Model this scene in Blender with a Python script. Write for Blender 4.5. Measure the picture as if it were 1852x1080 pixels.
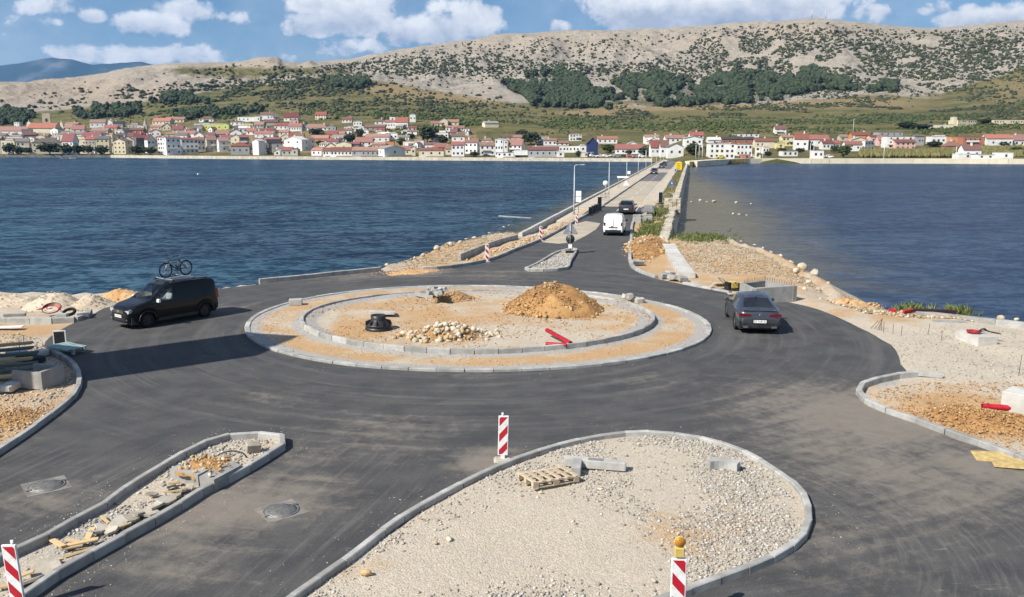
import bpy, bmesh, math, random
import numpy as np
from mathutils import Vector, Matrix, Euler
from mathutils.geometry import delaunay_2d_cdt

for _o in list(bpy.data.objects):
    bpy.data.objects.remove(_o)
scene = bpy.context.scene
COL = scene.collection
R = math.radians

# ------------------------------------------------------------------ camera
F, CX, CY, HOR, CAMZ = 1550.0, 926.0, 540.0, 260.0, 7.8
PITCH = math.atan((CY - HOR) / F)
CP, SP = math.cos(PITCH), math.sin(PITCH)
WATER = -1.5
cam_d = bpy.data.cameras.new('camera')
cam = bpy.data.objects.new('camera', cam_d)
COL.objects.link(cam)
cam.location = (0, 0, CAMZ)
cam.rotation_euler = (math.pi / 2 - PITCH, 0, 0)
cam_d.sensor_width = 36.0
cam_d.lens = 36.0 * F / 1852.0
cam_d.clip_start = 0.3
cam_d.clip_end = 60000
scene.camera = cam

# ------------------------------------------------------------------ sun, sky, exposure
SUN_EL = R(43)
SHD = Vector((0.80, 0.60, 0)).normalized()          # ground direction in which shadows fall
sun_d = bpy.data.lights.new('sun', 'SUN')
sun_d.energy = 5.0
sun_d.angle = R(0.5)
sun_d.color = (1.0, 0.945, 0.86)
sun = bpy.data.objects.new('sun', sun_d)
COL.objects.link(sun)
sdir = Vector((SHD.x * math.cos(SUN_EL), SHD.y * math.cos(SUN_EL), -math.sin(SUN_EL)))
sun.rotation_euler = sdir.to_track_quat('-Z', 'Y').to_euler()
sun.location = (-30, -30, 60)

world = bpy.data.worlds.new('World')
scene.world = world
world.use_nodes = True
SKY_STRENGTH = 0.05


def pixdir(x, y):
    a = (x - CX) / F
    v = (CY - y) / F
    return (a, CP + v * SP, -SP + v * CP)


def build_sky():
    nt = world.node_tree
    N, L = nt.nodes, nt.links
    N.clear()
    out = N.new('ShaderNodeOutputWorld')
    bg = N.new('ShaderNodeBackground')
    bg.inputs['Strength'].default_value = SKY_STRENGTH
    L.new(bg.outputs[0], out.inputs[0])
    sky = N.new('ShaderNodeTexSky')
    sky.sky_type = 'NISHITA'
    sky.sun_disc = False
    sky.sun_elevation = SUN_EL
    sky.sun_rotation = math.atan2(-SHD.x, -SHD.y)
    sky.altitude = 0
    sky.air_density = 1.0
    sky.dust_density = 0.15
    sky.ozone_density = 3.0

    def M(op, a, b=None, c=None, clamp=False):
        n = N.new('ShaderNodeMath')
        n.operation = op
        n.use_clamp = clamp
        for i, v in enumerate((a, b, c)):
            if v is None:
                continue
            if isinstance(v, (int, float)):
                n.inputs[i].default_value = v
            else:
                L.new(v, n.inputs[i])
        return n.outputs[0]
    tc = N.new('ShaderNodeTexCoord')
    sep = N.new('ShaderNodeSeparateXYZ')
    L.new(tc.outputs['Generated'], sep.inputs[0])
    az = M('ARCTAN2', sep.outputs[0], sep.outputs[1])
    el = M('ARCSINE', sep.outputs[2])
    comb = N.new('ShaderNodeCombineXYZ')
    L.new(az, comb.inputs[0])
    L.new(M('MULTIPLY', el, 1.25), comb.inputs[1])

    def noise(scale, detail, rough, off, dist=0.0):
        ad = N.new('ShaderNodeVectorMath')
        ad.operation = 'ADD'
        L.new(comb.outputs[0], ad.inputs[0])
        ad.inputs[1].default_value = off
        n = N.new('ShaderNodeTexNoise')
        n.inputs['Scale'].default_value = scale
        n.inputs['Detail'].default_value = detail
        n.inputs['Roughness'].default_value = rough
        n.inputs['Distortion'].default_value = dist
        L.new(ad.outputs[0], n.inputs['Vector'])
        return n.outputs['Fac']
    # cumulus of the photograph's part of the sky (direction, half extents), then more of the same all round
    clouds = [(1290, 0, 230, 75, 1.2), (1150, 18, 90, 52, 1.2), (1430, 14, 140, 46, .9), (620, 18, 115, 50, 1.15), (560, 40, 60, 26, 1.0),
              (820, 40, 85, 46, 1.0), (740, 55, 55, 32, 1.05), (1013, 50, 26, 15, 1.0), (270, 42, 60, 24, .8), (330, 14, 60, 20, .6),
              (440, 32, 52, 16, .8), (90, 8, 60, 20, .7), (165, 28, 26, 12, .7), (90, 38, 22, 9, .6), (1745, 38, 46, 22, .85),
              (1600, 18, 40, 16, .55), (1840, 28, 60, 26, .9), (1690, 12, 30, 12, .5), (640, 85, 60, 18, .6), (300, 100, 160, 18, .45),
              (-160, 30, 120, 40, .8), (2050, 10, 120, 50, .9)]
    acc = None
    base = None
    for (x, y, rx, ry, w) in clouds:
        d = pixdir(x, y)
        a0 = math.atan2(d[0], d[1])
        e0 = math.atan2(d[2], math.hypot(d[0], d[1]))
        ra, re = rx / F, ry / F
        u = M('MULTIPLY', M('SUBTRACT', az, a0), 1 / ra)
        v = M('MULTIPLY', M('SUBTRACT', el, e0), 1 / re)
        q = M('SUBTRACT', 1.0, M('ADD', M('MULTIPLY', u, u), M('MULTIPLY', v, v)))
        q = M('MULTIPLY', M('MAXIMUM', q, -1.0), w)
        acc = q if acc is None else M('MAXIMUM', acc, q)
        hv = M('MULTIPLY', M('MAXIMUM', q, 0.0), v)
        base = hv if base is None else M('ADD', base, hv)
    n1 = noise(13.0, 9, 0.6, (3.1, 1.7, 0.0), 0.25)
    n2 = noise(34.0, 6, 0.6, (7.7, 2.2, 4.0), 0.2)
    n3 = noise(2.6, 4, 0.5, (1.4, 9.2, 2.0))
    # general cloud field above the framed strip and round the other sides
    gen = M('MULTIPLY', M('SUBTRACT', n3, 0.60), 5.0)
    up = M('MULTIPLY', M('SUBTRACT', el, 0.17), 9.0, clamp=True)
    side = M('MULTIPLY', M('SUBTRACT', M('ABSOLUTE', az), 0.72), 5.0, clamp=True)
    free = M('MAXIMUM', up, side)
    gen = M('ADD', M('MULTIPLY', gen, free), M('MULTIPLY', M('SUBTRACT', free, 1.0), 1.0))
    acc = M('MAXIMUM', acc, gen)
    turb = M('ADD', M('MULTIPLY', M('SUBTRACT', n1, 0.5), 3.6), M('MULTIPLY', M('SUBTRACT', n2, 0.5), 2.0))
    dens = M('ADD', M('ADD', acc, 0.14), turb)
    mr = N.new('ShaderNodeMapRange')
    mr.interpolation_type = 'SMOOTHSTEP'
    mr.inputs['From Min'].default_value = 0.02
    mr.inputs['From Max'].default_value = 0.75
    L.new(dens, mr.inputs['Value'])
    # thin veil low over the hills
    veil = M('MULTIPLY', M('SUBTRACT', noise(5.0, 5, 0.5, (0.3, 5.0, 8.0)), 0.36), 1.8, clamp=True)
    low = M('MULTIPLY', M('SUBTRACT', 0.16, el), 3.4, clamp=True)
    cov = M('MAXIMUM', mr.outputs[0], M('MAXIMUM', M('MULTIPLY', veil, 0.6), M('MULTIPLY', low, 0.55)))
    lit = M('ADD', M('MULTIPLY', base, 0.8), M('ADD', 0.55, M('MULTIPLY', M('SUBTRACT', n2, 0.5), 2.2)), clamp=True)
    ramp = N.new('ShaderNodeMix')
    ramp.data_type = 'RGBA'
    L.new(lit, ramp.inputs[0])
    ramp.inputs[6].default_value = (7.8, 8.6, 10.2, 1)
    ramp.inputs[7].default_value = (15.5, 15.5, 15.6, 1)
    # the clear part: physical sky, graded a little deeper
    hsv = N.new('ShaderNodeHueSaturation')
    hsv.inputs['Saturation'].default_value = 1.15
    hsv.inputs['Value'].default_value = 0.95
    L.new(sky.outputs[0], hsv.inputs['Color'])
    tint = N.new('ShaderNodeMix')
    tint.data_type = 'RGBA'
    tint.blend_type = 'MULTIPLY'
    tint.inputs[0].default_value = 1.0
    L.new(hsv.outputs[0], tint.inputs[6])
    tint.inputs[7].default_value = (0.90, 1.15, 1.32, 1)
    mix = N.new('ShaderNodeMix')
    mix.data_type = 'RGBA'
    L.new(cov, mix.inputs[0])
    L.new(tint.outputs[2], mix.inputs[6])
    L.new(ramp.outputs[2], mix.inputs[7])
    L.new(mix.outputs[2], bg.inputs['Color'])


build_sky()
scene.view_settings.view_transform = 'Standard'
scene.view_settings.look = 'None'
scene.view_settings.gamma = 1
scene.view_settings.use_curve_mapping = False
scene.view_settings.exposure = 0.55
scene.render.engine = 'CYCLES'
scene.cycles.use_denoising = True
scene.cycles.max_bounces = 5
scene.cycles.diffuse_bounces = 2
scene.cycles.glossy_bounces = 3
scene.cycles.transparent_max_bounces = 8
scene.cycles.volume_bounces = 0
scene.cycles.use_adaptive_sampling = True
scene.cycles.adaptive_threshold = 0.02

rng = np.random.default_rng(7)
rnd = random.Random(11)


# ------------------------------------------------------------------ geometry helpers
def P(x, y, z=0.0):
    """point of the horizontal plane z seen at photograph pixel (x, y)"""
    a, b, c = pixdir(x, y)
    t = (z - CAMZ) / c
    return Vector((a * t, b * t, z))


def PX(p):
    """photograph pixel of world points (numpy, n x 3)"""
    p = np.asarray(p, float)
    dz = p[..., 2] - CAMZ
    t = p[..., 1] * CP - dz * SP
    v = p[..., 1] * SP + dz * CP
    return CX + F * p[..., 0] / t, CY - F * v / t


def px_per_m(y):
    return (y - HOR) / CAMZ


def hash2(ix, iy, seed):
    h = (ix.astype(np.int64) * 374761393 + iy.astype(np.int64) * 668265263 + seed * 1442695041) & 0xFFFFFFFF
    h = ((h ^ (h >> 13)) * 1274126177) & 0xFFFFFFFF
    return ((h ^ (h >> 16)) & 0xFFFFFF) / float(0xFFFFFF)


def vnoise(x, y, seed=0):
    x = np.asarray(x, float)
    y = np.asarray(y, float)
    ix, iy = np.floor(x), np.floor(y)
    fx, fy = x - ix, y - iy
    fx = fx * fx * (3 - 2 * fx)
    fy = fy * fy * (3 - 2 * fy)
    a = hash2(ix, iy, seed)
    b = hash2(ix + 1, iy, seed)
    c = hash2(ix, iy + 1, seed)
    d = hash2(ix + 1, iy + 1, seed)
    return (a + (b - a) * fx) * (1 - fy) + (c + (d - c) * fx) * fy - 0.5


def fbm(x, y, seed=0, oct=4, gain=0.5):
    s, a = 0.0, 1.0
    for k in range(oct):
        s = s + a * vnoise(x, y, seed + k * 17)
        x, y, a = np.asarray(x) * 2.03 + 5.1, np.asarray(y) * 2.03 - 3.7, a * gain
    return s


def smooth(a, b, x):
    t = np.clip((x - a) / (b - a), 0, 1)
    return t * t * (3 - 2 * t)


def np_mesh(name, V, Fc):
    V = np.ascontiguousarray(V, dtype=np.float32)
    Fc = np.ascontiguousarray(Fc, dtype=np.int32)
    me = bpy.data.meshes.new(name)
    n, k = Fc.shape
    me.vertices.add(len(V))
    me.vertices.foreach_set('co', V.ravel())
    me.loops.add(n * k)
    me.loops.foreach_set('vertex_index', Fc.ravel())
    me.polygons.add(n)
    me.polygons.foreach_set('loop_start', np.arange(0, n * k, k, dtype=np.int32))
    me.polygons.foreach_set('loop_total', np.full(n, k, dtype=np.int32))
    me.update(calc_edges=True)
    me.validate()
    return me


def attr(me, name, vals):
    a = me.attributes.new(name, 'FLOAT', 'POINT')
    a.data.foreach_set('value', np.ascontiguousarray(vals, dtype=np.float32))


def shade_smooth(me, on=True):
    me.polygons.foreach_set('use_smooth', np.full(len(me.polygons), on, dtype=bool))


def link(name, me, mats=None, parent=None, loc=None, rot=None, scale=None):
    o = bpy.data.objects.new(name, me)
    COL.objects.link(o)
    if mats is not None and me is not None and len(me.materials) == 0:
        for m in (mats if isinstance(mats, (list, tuple)) else [mats]):
            me.materials.append(m)
    if parent is not None:
        o.parent = parent
    if loc is not None:
        o.location = loc
    if rot is not None:
        o.rotation_euler = rot
    if scale is not None:
        o.scale = scale
    return o


def tag(o, label=None, cat=None, group=None, kind=None):
    if label:
        o['label'] = label
    if cat:
        o['category'] = cat
        if not kind:
            o['kind'] = 'thing'
    if group:
        o['group'] = group
    if kind:
        o['kind'] = kind
    return o


def empty(name, loc=(0, 0, 0), rz=0.0, label=None, cat=None, group=None):
    o = bpy.data.objects.new(name, None)
    COL.objects.link(o)
    o.location = loc
    o.rotation_euler = (0, 0, rz)
    return tag(o, label, cat, group)


class MB:
    """collects simple solids into one mesh"""

    def __init__(self):
        self.v, self.f, self.m, self.sm = [], [], [], []

    def add(self, vs, fs, mi=0, sm=False):
        b = len(self.v)
        self.v += [tuple(p) for p in vs]
        self.f += [tuple(i + b for i in q) for q in fs]
        self.m += [mi] * len(fs)
        self.sm += [sm] * len(fs)
        return self

    def box(self, c, s, rz=0.0, mi=0, taper=1.0, rot=None):
        hx, hy, hz = s[0] / 2, s[1] / 2, s[2] / 2
        vs = []
        M = (rot.to_matrix() if isinstance(rot, Euler) else rot) if rot is not None else Matrix.Rotation(rz, 3, 'Z')
        for z, k in ((-hz, 1.0), (hz, taper)):
            for x, y in ((-hx, -hy), (hx, -hy), (hx, hy), (-hx, hy)):
                vs.append(M @ Vector((x * k, y * k, z)) + Vector(c))
        return self.add(vs, [(3, 2, 1, 0), (4, 5, 6, 7), (0, 1, 5, 4), (1, 2, 6, 5), (2, 3, 7, 6), (3, 0, 4, 7)], mi)

    def prism(self, pts, z0, z1, mi=0, axis='z'):
        n = len(pts)
        area = sum(pts[i][0] * pts[(i + 1) % n][1] - pts[(i + 1) % n][0] * pts[i][1] for i in range(n))
        if area < 0:
            pts = pts[::-1]
        if axis == 'z':
            g = lambda a, b, c: (a, b, c)
        elif axis == 'y':                      # outline in (x, z), extruded along -y .. y
            g = lambda a, b, c: (a, -c, b)
        else:                                   # outline in (y, z), extruded along x
            g = lambda a, b, c: (c, a, b)
        vs = [g(p[0], p[1], z0) for p in pts] + [g(p[0], p[1], z1) for p in pts]
        fs = [tuple(range(n - 1, -1, -1)), tuple(range(n, 2 * n))]
        fs += [(i, (i + 1) % n, (i + 1) % n + n, i + n) for i in range(n)]
        return self.add(vs, fs, mi)

    def tube(self, path, r, n=8, mi=0, caps=True, sm=True):
        path = [Vector(p) for p in path]
        rs = r if isinstance(r, (list, tuple)) else [r] * len(path)
        vs, fs = [], []
        up = Vector((0, 0, 1))
        prev = None
        for i, p in enumerate(path):
            d = (path[min(i + 1, len(path) - 1)] - path[max(i - 1, 0)]).normalized()
            if prev is None:
                a = d.cross(up if abs(d.z) < 0.9 else Vector((1, 0, 0))).normalized()
            else:
                a = (prev - d * prev.dot(d)).normalized()
            prev = a
            b = d.cross(a)
            for k in range(n):
                t = 2 * math.pi * k / n
                vs.append(p + (a * math.cos(t) + b * math.sin(t)) * rs[i])
        for i in range(len(path) - 1):
            for k in range(n):
                fs.append((i * n + k, i * n + (k + 1) % n, (i + 1) * n + (k + 1) % n, (i + 1) * n + k))
        self.add(vs, fs, mi, sm)
        if caps:
            b = len(self.v) - len(vs)
            self.f += [tuple(b + k for k in range(n - 1, -1, -1)), tuple(b + (len(path) - 1) * n + k for k in range(n))]
            self.m += [mi, mi]
            self.sm += [False, False]
        return self

    def lathe(self, prof, n=20, mi=0, c=(0, 0, 0), axis='z', sm=True):
        vs, fs = [], []
        for (r, z) in prof:
            for k in range(n):
                t = 2 * math.pi * k / n
                x, y = r * math.cos(t), r * math.sin(t)
                q = (x, y, z) if axis == 'z' else ((x, z, y) if axis == 'y' else (z, x, y))
                vs.append((q[0] + c[0], q[1] + c[1], q[2] + c[2]))
        for i in range(len(prof) - 1):
            for k in range(n):
                q = (i * n + k, i * n + (k + 1) % n, (i + 1) * n + (k + 1) % n, (i + 1) * n + k)
                fs.append(q if axis != 'y' else q[::-1])
        return self.add(vs, fs, mi, sm)

    def torus(self, R0, r, n=28, m=8, mi=0, c=(0, 0, 0), axis='y', a0=0, a1=2 * math.pi):
        vs, fs = [], []
        for i in range(n):
            t = a0 + (a1 - a0) * i / n
            for k in range(m):
                p = 2 * math.pi * k / m
                rr = R0 + r * math.cos(p)
                q = (rr * math.cos(t), r * math.sin(p), rr * math.sin(t)) if axis == 'y' else (rr * math.cos(t), rr * math.sin(t), r * math.sin(p))
                vs.append((q[0] + c[0], q[1] + c[1], q[2] + c[2]))
        for i in range(n):
            for k in range(m):
                fs.append((i * m + k, ((i + 1) % n) * m + k, ((i + 1) % n) * m + (k + 1) % m, i * m + (k + 1) % m))
        return self.add(vs, fs, mi, True)

    def mesh(self, name, mats):
        me = bpy.data.meshes.new(name)
        me.from_pydata(self.v, [], self.f)
        for m in (mats if isinstance(mats, (list, tuple)) else [mats]):
            me.materials.append(m)
        me.polygons.foreach_set('material_index', np.array(self.m, dtype=np.int32))
        me.polygons.foreach_set('use_smooth', np.array(self.sm, dtype=bool))
        me.update()
        return me

    def build(self, name, mats, parent=None, loc=None, rot=None, recalc=False):
        me = self.mesh(name, mats)
        if recalc:
            b = bmesh.new()
            b.from_mesh(me)
            bmesh.ops.recalc_face_normals(b, faces=b.faces)
            b.to_mesh(me)
            b.free()
        return link(name, me, None, parent, loc, rot)


def bevel_mesh(me, w, seg=1):
    b = bmesh.new()
    b.from_mesh(me)
    bmesh.ops.bevel(b, geom=b.edges[:], offset=w, segments=seg, affect='EDGES', profile=0.5)
    b.to_mesh(me)
    b.free()
    return me


_ico = {}


def ico(sub):
    if sub not in _ico:
        b = bmesh.new()
        bmesh.ops.create_icosphere(b, subdivisions=sub, radius=1)
        b.verts.ensure_lookup_table()
        _ico[sub] = (np.array([v.co[:] for v in b.verts]), np.array([[v.index for v in f.verts] for f in b.faces]))
        b.free()
    return _ico[sub]


OCTA = (np.array([[1, 0, 0], [-1, 0, 0], [0, 1, 0], [0, -1, 0], [0, 0, 1], [0, 0, -1]], float),
        np.array([[0, 2, 4], [2, 1, 4], [1, 3, 4], [3, 0, 4], [2, 0, 5], [1, 2, 5], [3, 1, 5], [0, 3, 5]]))


def scatter_mesh(name, pts, sizes, sub=0, flat=0.7, jitter=0.3, seed=1):
    """one mesh of many small lumpy solids"""
    g = np.random.default_rng(seed)
    V0, F0 = OCTA if sub == 0 else ico(sub)
    n = len(pts)
    k = len(V0)
    V = np.repeat(V0[None], n, 0) * (1 + g.uniform(-jitter, jitter, (n, k, 1)))
    sc = np.stack([g.uniform(.75, 1.3, n), g.uniform(.75, 1.3, n), g.uniform(.7, 1.15, n) * flat], 1)
    V *= sc[:, None, :]
    t = g.uniform(0, 2 * np.pi, n)
    c, s = np.cos(t), np.sin(t)
    x = V[:, :, 0] * c[:, None] - V[:, :, 1] * s[:, None]
    y = V[:, :, 0] * s[:, None] + V[:, :, 1] * c[:, None]
    tilt = g.uniform(-.5, .5, n)[:, None]
    z = V[:, :, 2] + x * tilt * 0.35
    V = np.stack([x, y, z], 2) * np.asarray(sizes)[:, None, None] + np.asarray(pts)[:, None, :]
    Fc = F0[None] + (np.arange(n) * k)[:, None, None]
    me = np_mesh(name, V.reshape(-1, 3), Fc.reshape(-1, 3))
    attr(me, 'var', np.repeat(g.uniform(0, 1, n), k))
    return me


def rock_mesh(name, seed, sub=2, sc=(1, 1, .7), rough=.32):
    V0, F0 = ico(sub)
    V = V0.copy()
    d = fbm(V[:, 0] * 1.6 + seed * 9.1, V[:, 1] * 1.6 + V[:, 2] * 2.3, seed, 3)
    V = V * (1 + rough * 1.6 * d)[:, None]
    g = np.random.default_rng(seed)
    for _ in range(9):                        # broken flat faces
        nrm = g.normal(size=3)
        nrm /= np.linalg.norm(nrm)
        h = g.uniform(.50, .80)
        e = V @ nrm - h
        V -= np.clip(e, 0, None)[:, None] * nrm * .85
    return np_mesh(name, V * np.array(sc), F0)


def catmull(pts, step, closed=False):
    pts = [Vector(p) for p in pts]
    n = len(pts)
    out = []
    rngk = range(n) if closed else range(n - 1)
    for i in rngk:
        if closed:
            p0, p1, p2, p3 = pts[(i - 1) % n], pts[i], pts[(i + 1) % n], pts[(i + 2) % n]
        else:
            p0, p1, p2, p3 = pts[max(i - 1, 0)], pts[i], pts[i + 1], pts[min(i + 2, n - 1)]
        t0 = 0.0
        t1 = t0 + max((p1 - p0).length, 1e-4) ** .5
        t2 = t1 + max((p2 - p1).length, 1e-4) ** .5
        t3 = t2 + max((p3 - p2).length, 1e-4) ** .5
        m = 12
        for k in range(m):
            t = t1 + (t2 - t1) * k / m
            A1 = (t1 - t) / (t1 - t0) * p0 + (t - t0) / (t1 - t0) * p1 if t1 - t0 > .02 else p1
            A2 = (t2 - t) / (t2 - t1) * p1 + (t - t1) / (t2 - t1) * p2
            A3 = (t3 - t) / (t3 - t2) * p2 + (t - t2) / (t3 - t2) * p3 if t3 - t2 > .02 else p2
            B1 = (t2 - t) / (t2 - t0) * A1 + (t - t0) / (t2 - t0) * A2
            B2 = (t3 - t) / (t3 - t1) * A2 + (t - t1) / (t3 - t1) * A3
            out.append((t2 - t) / (t2 - t1) * B1 + (t - t1) / (t2 - t1) * B2)
    if closed:
        out.append(out[0].copy())
    else:
        out.append(pts[-1])
    L = [0.0]
    for a, b in zip(out, out[1:]):
        L.append(L[-1] + (b - a).length)
    N = max(2, round(L[-1] / step))
    res, j = [], 0
    for k in range(N + (0 if closed else 1)):
        s = L[-1] * k / N
        while j < len(L) - 2 and L[j + 1] < s:
            j += 1
        f = (s - L[j]) / max(L[j + 1] - L[j], 1e-9)
        res.append(out[j].lerp(out[j + 1], f))
    return res


def offset_line(pts, d, closed=False):
    """shift a plan line to its left by d"""
    n = len(pts)
    out = []
    for i in range(n):
        a = pts[(i - 1) % n] if (closed or i > 0) else pts[i]
        b = pts[(i + 1) % n] if (closed or i < n - 1) else pts[i]
        t = Vector((b.x - a.x, b.y - a.y, 0)).normalized()
        out.append(Vector((pts[i].x - t.y * d, pts[i].y + t.x * d, pts[i].z)))
    return out


def poly_area(p):
    return sum(p[i].x * p[(i + 1) % len(p)].y - p[(i + 1) % len(p)].x * p[i].y for i in range(len(p))) / 2


def inside(poly, X, Y):
    X = np.asarray(X)
    Y = np.asarray(Y)
    res = np.zeros(X.shape, bool)
    n = len(poly)
    for i in range(n):
        x0, y0 = poly[i][0], poly[i][1]
        x1, y1 = poly[(i + 1) % n][0], poly[(i + 1) % n][1]
        if y0 == y1:
            continue
        c = ((y0 > Y) != (y1 > Y)) & (X < (x1 - x0) * (Y - y0) / (y1 - y0) + x0)
        res ^= c
    return res


def dist_poly(poly, X, Y, closed=True):
    X = np.asarray(X, float)
    Y = np.asarray(Y, float)
    best = np.full(X.shape, 1e18)
    n = len(poly)
    for i in range(n if closed else n - 1):
        x0, y0 = poly[i][0], poly[i][1]
        x1, y1 = poly[(i + 1) % n][0], poly[(i + 1) % n][1]
        dx, dy = x1 - x0, y1 - y0
        l2 = dx * dx + dy * dy + 1e-12
        t = np.clip(((X - x0) * dx + (Y - y0) * dy) / l2, 0, 1)
        d = (X - x0 - t * dx) ** 2 + (Y - y0 - t * dy) ** 2
        np.minimum(best, d, out=best)
    return np.sqrt(best)


def fill_mesh(name, poly, zf, step, extra=None):
    """plan polygon filled with a triangulated, relief-carrying surface"""
    poly = [Vector((p[0], p[1])) for p in poly]
    xs = np.array([p.x for p in poly])
    ys = np.array([p.y for p in poly])
    g = np.random.default_rng(3)
    gx, gy = np.meshgrid(np.arange(xs.min(), xs.max(), step), np.arange(ys.min(), ys.max(), step))
    gx = gx + g.uniform(-.3, .3, gx.shape) * step
    gy = gy + g.uniform(-.3, .3, gy.shape) * step
    ok = inside(poly, gx, gy) & (dist_poly(poly, gx, gy) > step * .45)
    pts = poly + [Vector((a, b)) for a, b in zip(gx[ok], gy[ok])]
    n = len(poly)
    v, e, f, *_ = delaunay_2d_cdt(pts, [(i, (i + 1) % n) for i in range(n)], [], 1, 1e-5)
    A = np.array([[p.x, p.y] for p in v])
    Z = zf(A[:, 0], A[:, 1])
    V = np.column_stack([A, Z])
    Fc = np.array([t for t in f if len(t) == 3])
    a, b, c = V[Fc[:, 0]], V[Fc[:, 1]], V[Fc[:, 2]]
    nz = (b[:, 0] - a[:, 0]) * (c[:, 1] - a[:, 1]) - (b[:, 1] - a[:, 1]) * (c[:, 0] - a[:, 0])
    Fc[nz < 0] = Fc[nz < 0][:, ::-1]
    return np_mesh(name, V, Fc), V


# ------------------------------------------------------------------ materials
class NT:
    def __init__(self, name):
        self.m = bpy.data.materials.new(name)
        self.m.use_nodes = True
        self.t = self.m.node_tree
        self.t.nodes.clear()
        self.out = self.t.nodes.new('ShaderNodeOutputMaterial')
        self._pos = None
        self._obj = None

    def node(self, kind):
        return self.t.nodes.new(kind)

    def put(self, sock, v):
        if isinstance(v, (int, float)):
            sock.default_value = v
        elif isinstance(v, (tuple, list)):
            if len(v) == 3 and sock.type == 'RGBA':
                v = (*v, 1)
            sock.default_value = v
        else:
            self.t.links.new(v, sock)

    def pos(self):
        if self._pos is None:
            self._pos = self.node('ShaderNodeNewGeometry').outputs['Position']
        return self._pos

    def obj(self):
        if self._obj is None:
            self._obj = self.node('ShaderNodeTexCoord').outputs['Object']
        return self._obj

    def math(self, op, a, b=None, clamp=False):
        n = self.node('ShaderNodeMath')
        n.operation = op
        n.use_clamp = clamp
        self.put(n.inputs[0], a)
        if b is not None:
            self.put(n.inputs[1], b)
        return n.outputs[0]

    def vec(self, op, a, b=None):
        n = self.node('ShaderNodeVectorMath')
        n.operation = op
        self.put(n.inputs[0], a)
        if b is not None:
            self.put(n.inputs[1], b)
        return n.outputs['Value'] if op in ('LENGTH', 'DISTANCE', 'DOT_PRODUCT') else n.outputs[0]

    def noise(self, scale, detail=4, rough=.55, vec=None, dist=0.0):
        n = self.node('ShaderNodeTexNoise')
        n.inputs['Scale'].default_value = scale
        n.inputs['Detail'].default_value = detail
        n.inputs['Roughness'].default_value = rough
        n.inputs['Distortion'].default_value = dist
        self.put(n.inputs['Vector'], vec if vec is not None else self.pos())
        return n.outputs['Fac']

    def voro(self, scale, vec=None, feature='F1', out='Distance'):
        n = self.node('ShaderNodeTexVoronoi')
        n.feature = feature
        n.inputs['Scale'].default_value = scale
        self.put(n.inputs['Vector'], vec if vec is not None else self.pos())
        return n.outputs[out]

    def range(self, v, a, b, c=0.0, d=1.0, smooth=True):
        n = self.node('ShaderNodeMapRange')
        n.interpolation_type = 'SMOOTHSTEP' if smooth else 'LINEAR'
        self.put(n.inputs['Value'], v)
        n.inputs['From Min'].default_value = a
        n.inputs['From Max'].default_value = b
        n.inputs['To Min'].default_value = c
        n.inputs['To Max'].default_value = d
        return n.outputs[0]

    def mix(self, f, a, b, mode='MIX'):
        n = self.node('ShaderNodeMix')
        n.data_type = 'RGBA'
        n.blend_type = mode
        self.put(n.inputs[0], f)
        self.put(n.inputs[6], a)
        self.put(n.inputs[7], b)
        return n.outputs[2]

    def attr(self, name, what='Fac'):
        n = self.node('ShaderNodeAttribute')
        n.attribute_name = name
        return n.outputs[what]

    def sep(self, v):
        n = self.node('ShaderNodeSeparateXYZ')
        self.put(n.inputs[0], v)
        return n.outputs

    def comb(self, x, y, z):
        n = self.node('ShaderNodeCombineXYZ')
        for s, v in zip(n.inputs, (x, y, z)):
            self.put(s, v)
        return n.outputs[0]

    def bump(self, h, strength=.5, dist=.02, normal=None):
        n = self.node('ShaderNodeBump')
        n.inputs['Strength'].default_value = strength
        n.inputs['Distance'].default_value = dist
        self.put(n.inputs['Height'], h)
        if normal is not None:
            self.put(n.inputs['Normal'], normal)
        return n.outputs[0]

    def bsdf(self, color, rough=.8, spec=.3, metal=0.0, normal=None, coat=0.0, trans=0.0, ior=None, emit=None, es=0.0):
        b = self.node('ShaderNodeBsdfPrincipled')
        self.put(b.inputs['Base Color'], color)
        self.put(b.inputs['Roughness'], rough)
        self.put(b.inputs['Specular IOR Level'], spec)
        self.put(b.inputs['Metallic'], metal)
        b.inputs['Coat Weight'].default_value = coat
        b.inputs['Coat Roughness'].default_value = .04
        b.inputs['Transmission Weight'].default_value = trans
        if ior:
            b.inputs['IOR'].default_value = ior
        if emit:
            self.put(b.inputs['Emission Color'], emit)
            b.inputs['Emission Strength'].default_value = es
        if normal is not None:
            self.put(b.inputs['Normal'], normal)
        self.t.links.new(b.outputs[0], self.out.inputs[0])
        return b


def mat(name, c1, c2=None, scale=3.0, rough=.8, spec=.3, metal=0.0, bump=0.0, bscale=None, bdist=.01, coat=0.0, obj=False,
        lo=.35, hi=.65, var=0.0, detail=5, speck=None):
    """two-tone procedural surface with optional fine relief and per-piece variation"""
    n = NT(name)
    v = n.obj() if obj else n.pos()
    col = n.mix(n.range(n.noise(scale, detail, .6, v), lo, hi), c1, c2 or tuple(x * .8 for x in c1))
    if speck:
        col = n.mix(n.range(n.noise(speck[0], 2, .5, v), .62, .72), col, speck[1])
    if var:
        info = n.node('ShaderNodeObjectInfo').outputs['Random']
        k = n.math('ADD', 1 - var, n.math('MULTIPLY', info, 2 * var))
        col = n.mix(1.0, col, n.comb(k, k, k), 'MULTIPLY')
    nm = None
    if bump:
        nm = n.bump(n.noise(bscale or scale * 6, 4, .6, v), bump, bdist)
    n.bsdf(col, rough, spec, metal, nm, coat)
    return n.m


def S(r, g, b):
    """sRGB 0-255 to linear"""
    f = lambda c: (c / 255 / 12.92) if c <= 10 else ((c / 255 + .055) / 1.055) ** 2.4
    return (f(r), f(g), f(b))


M = {}
RC = P(866, 580)              # centre of the roundabout (refined below)


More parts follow.
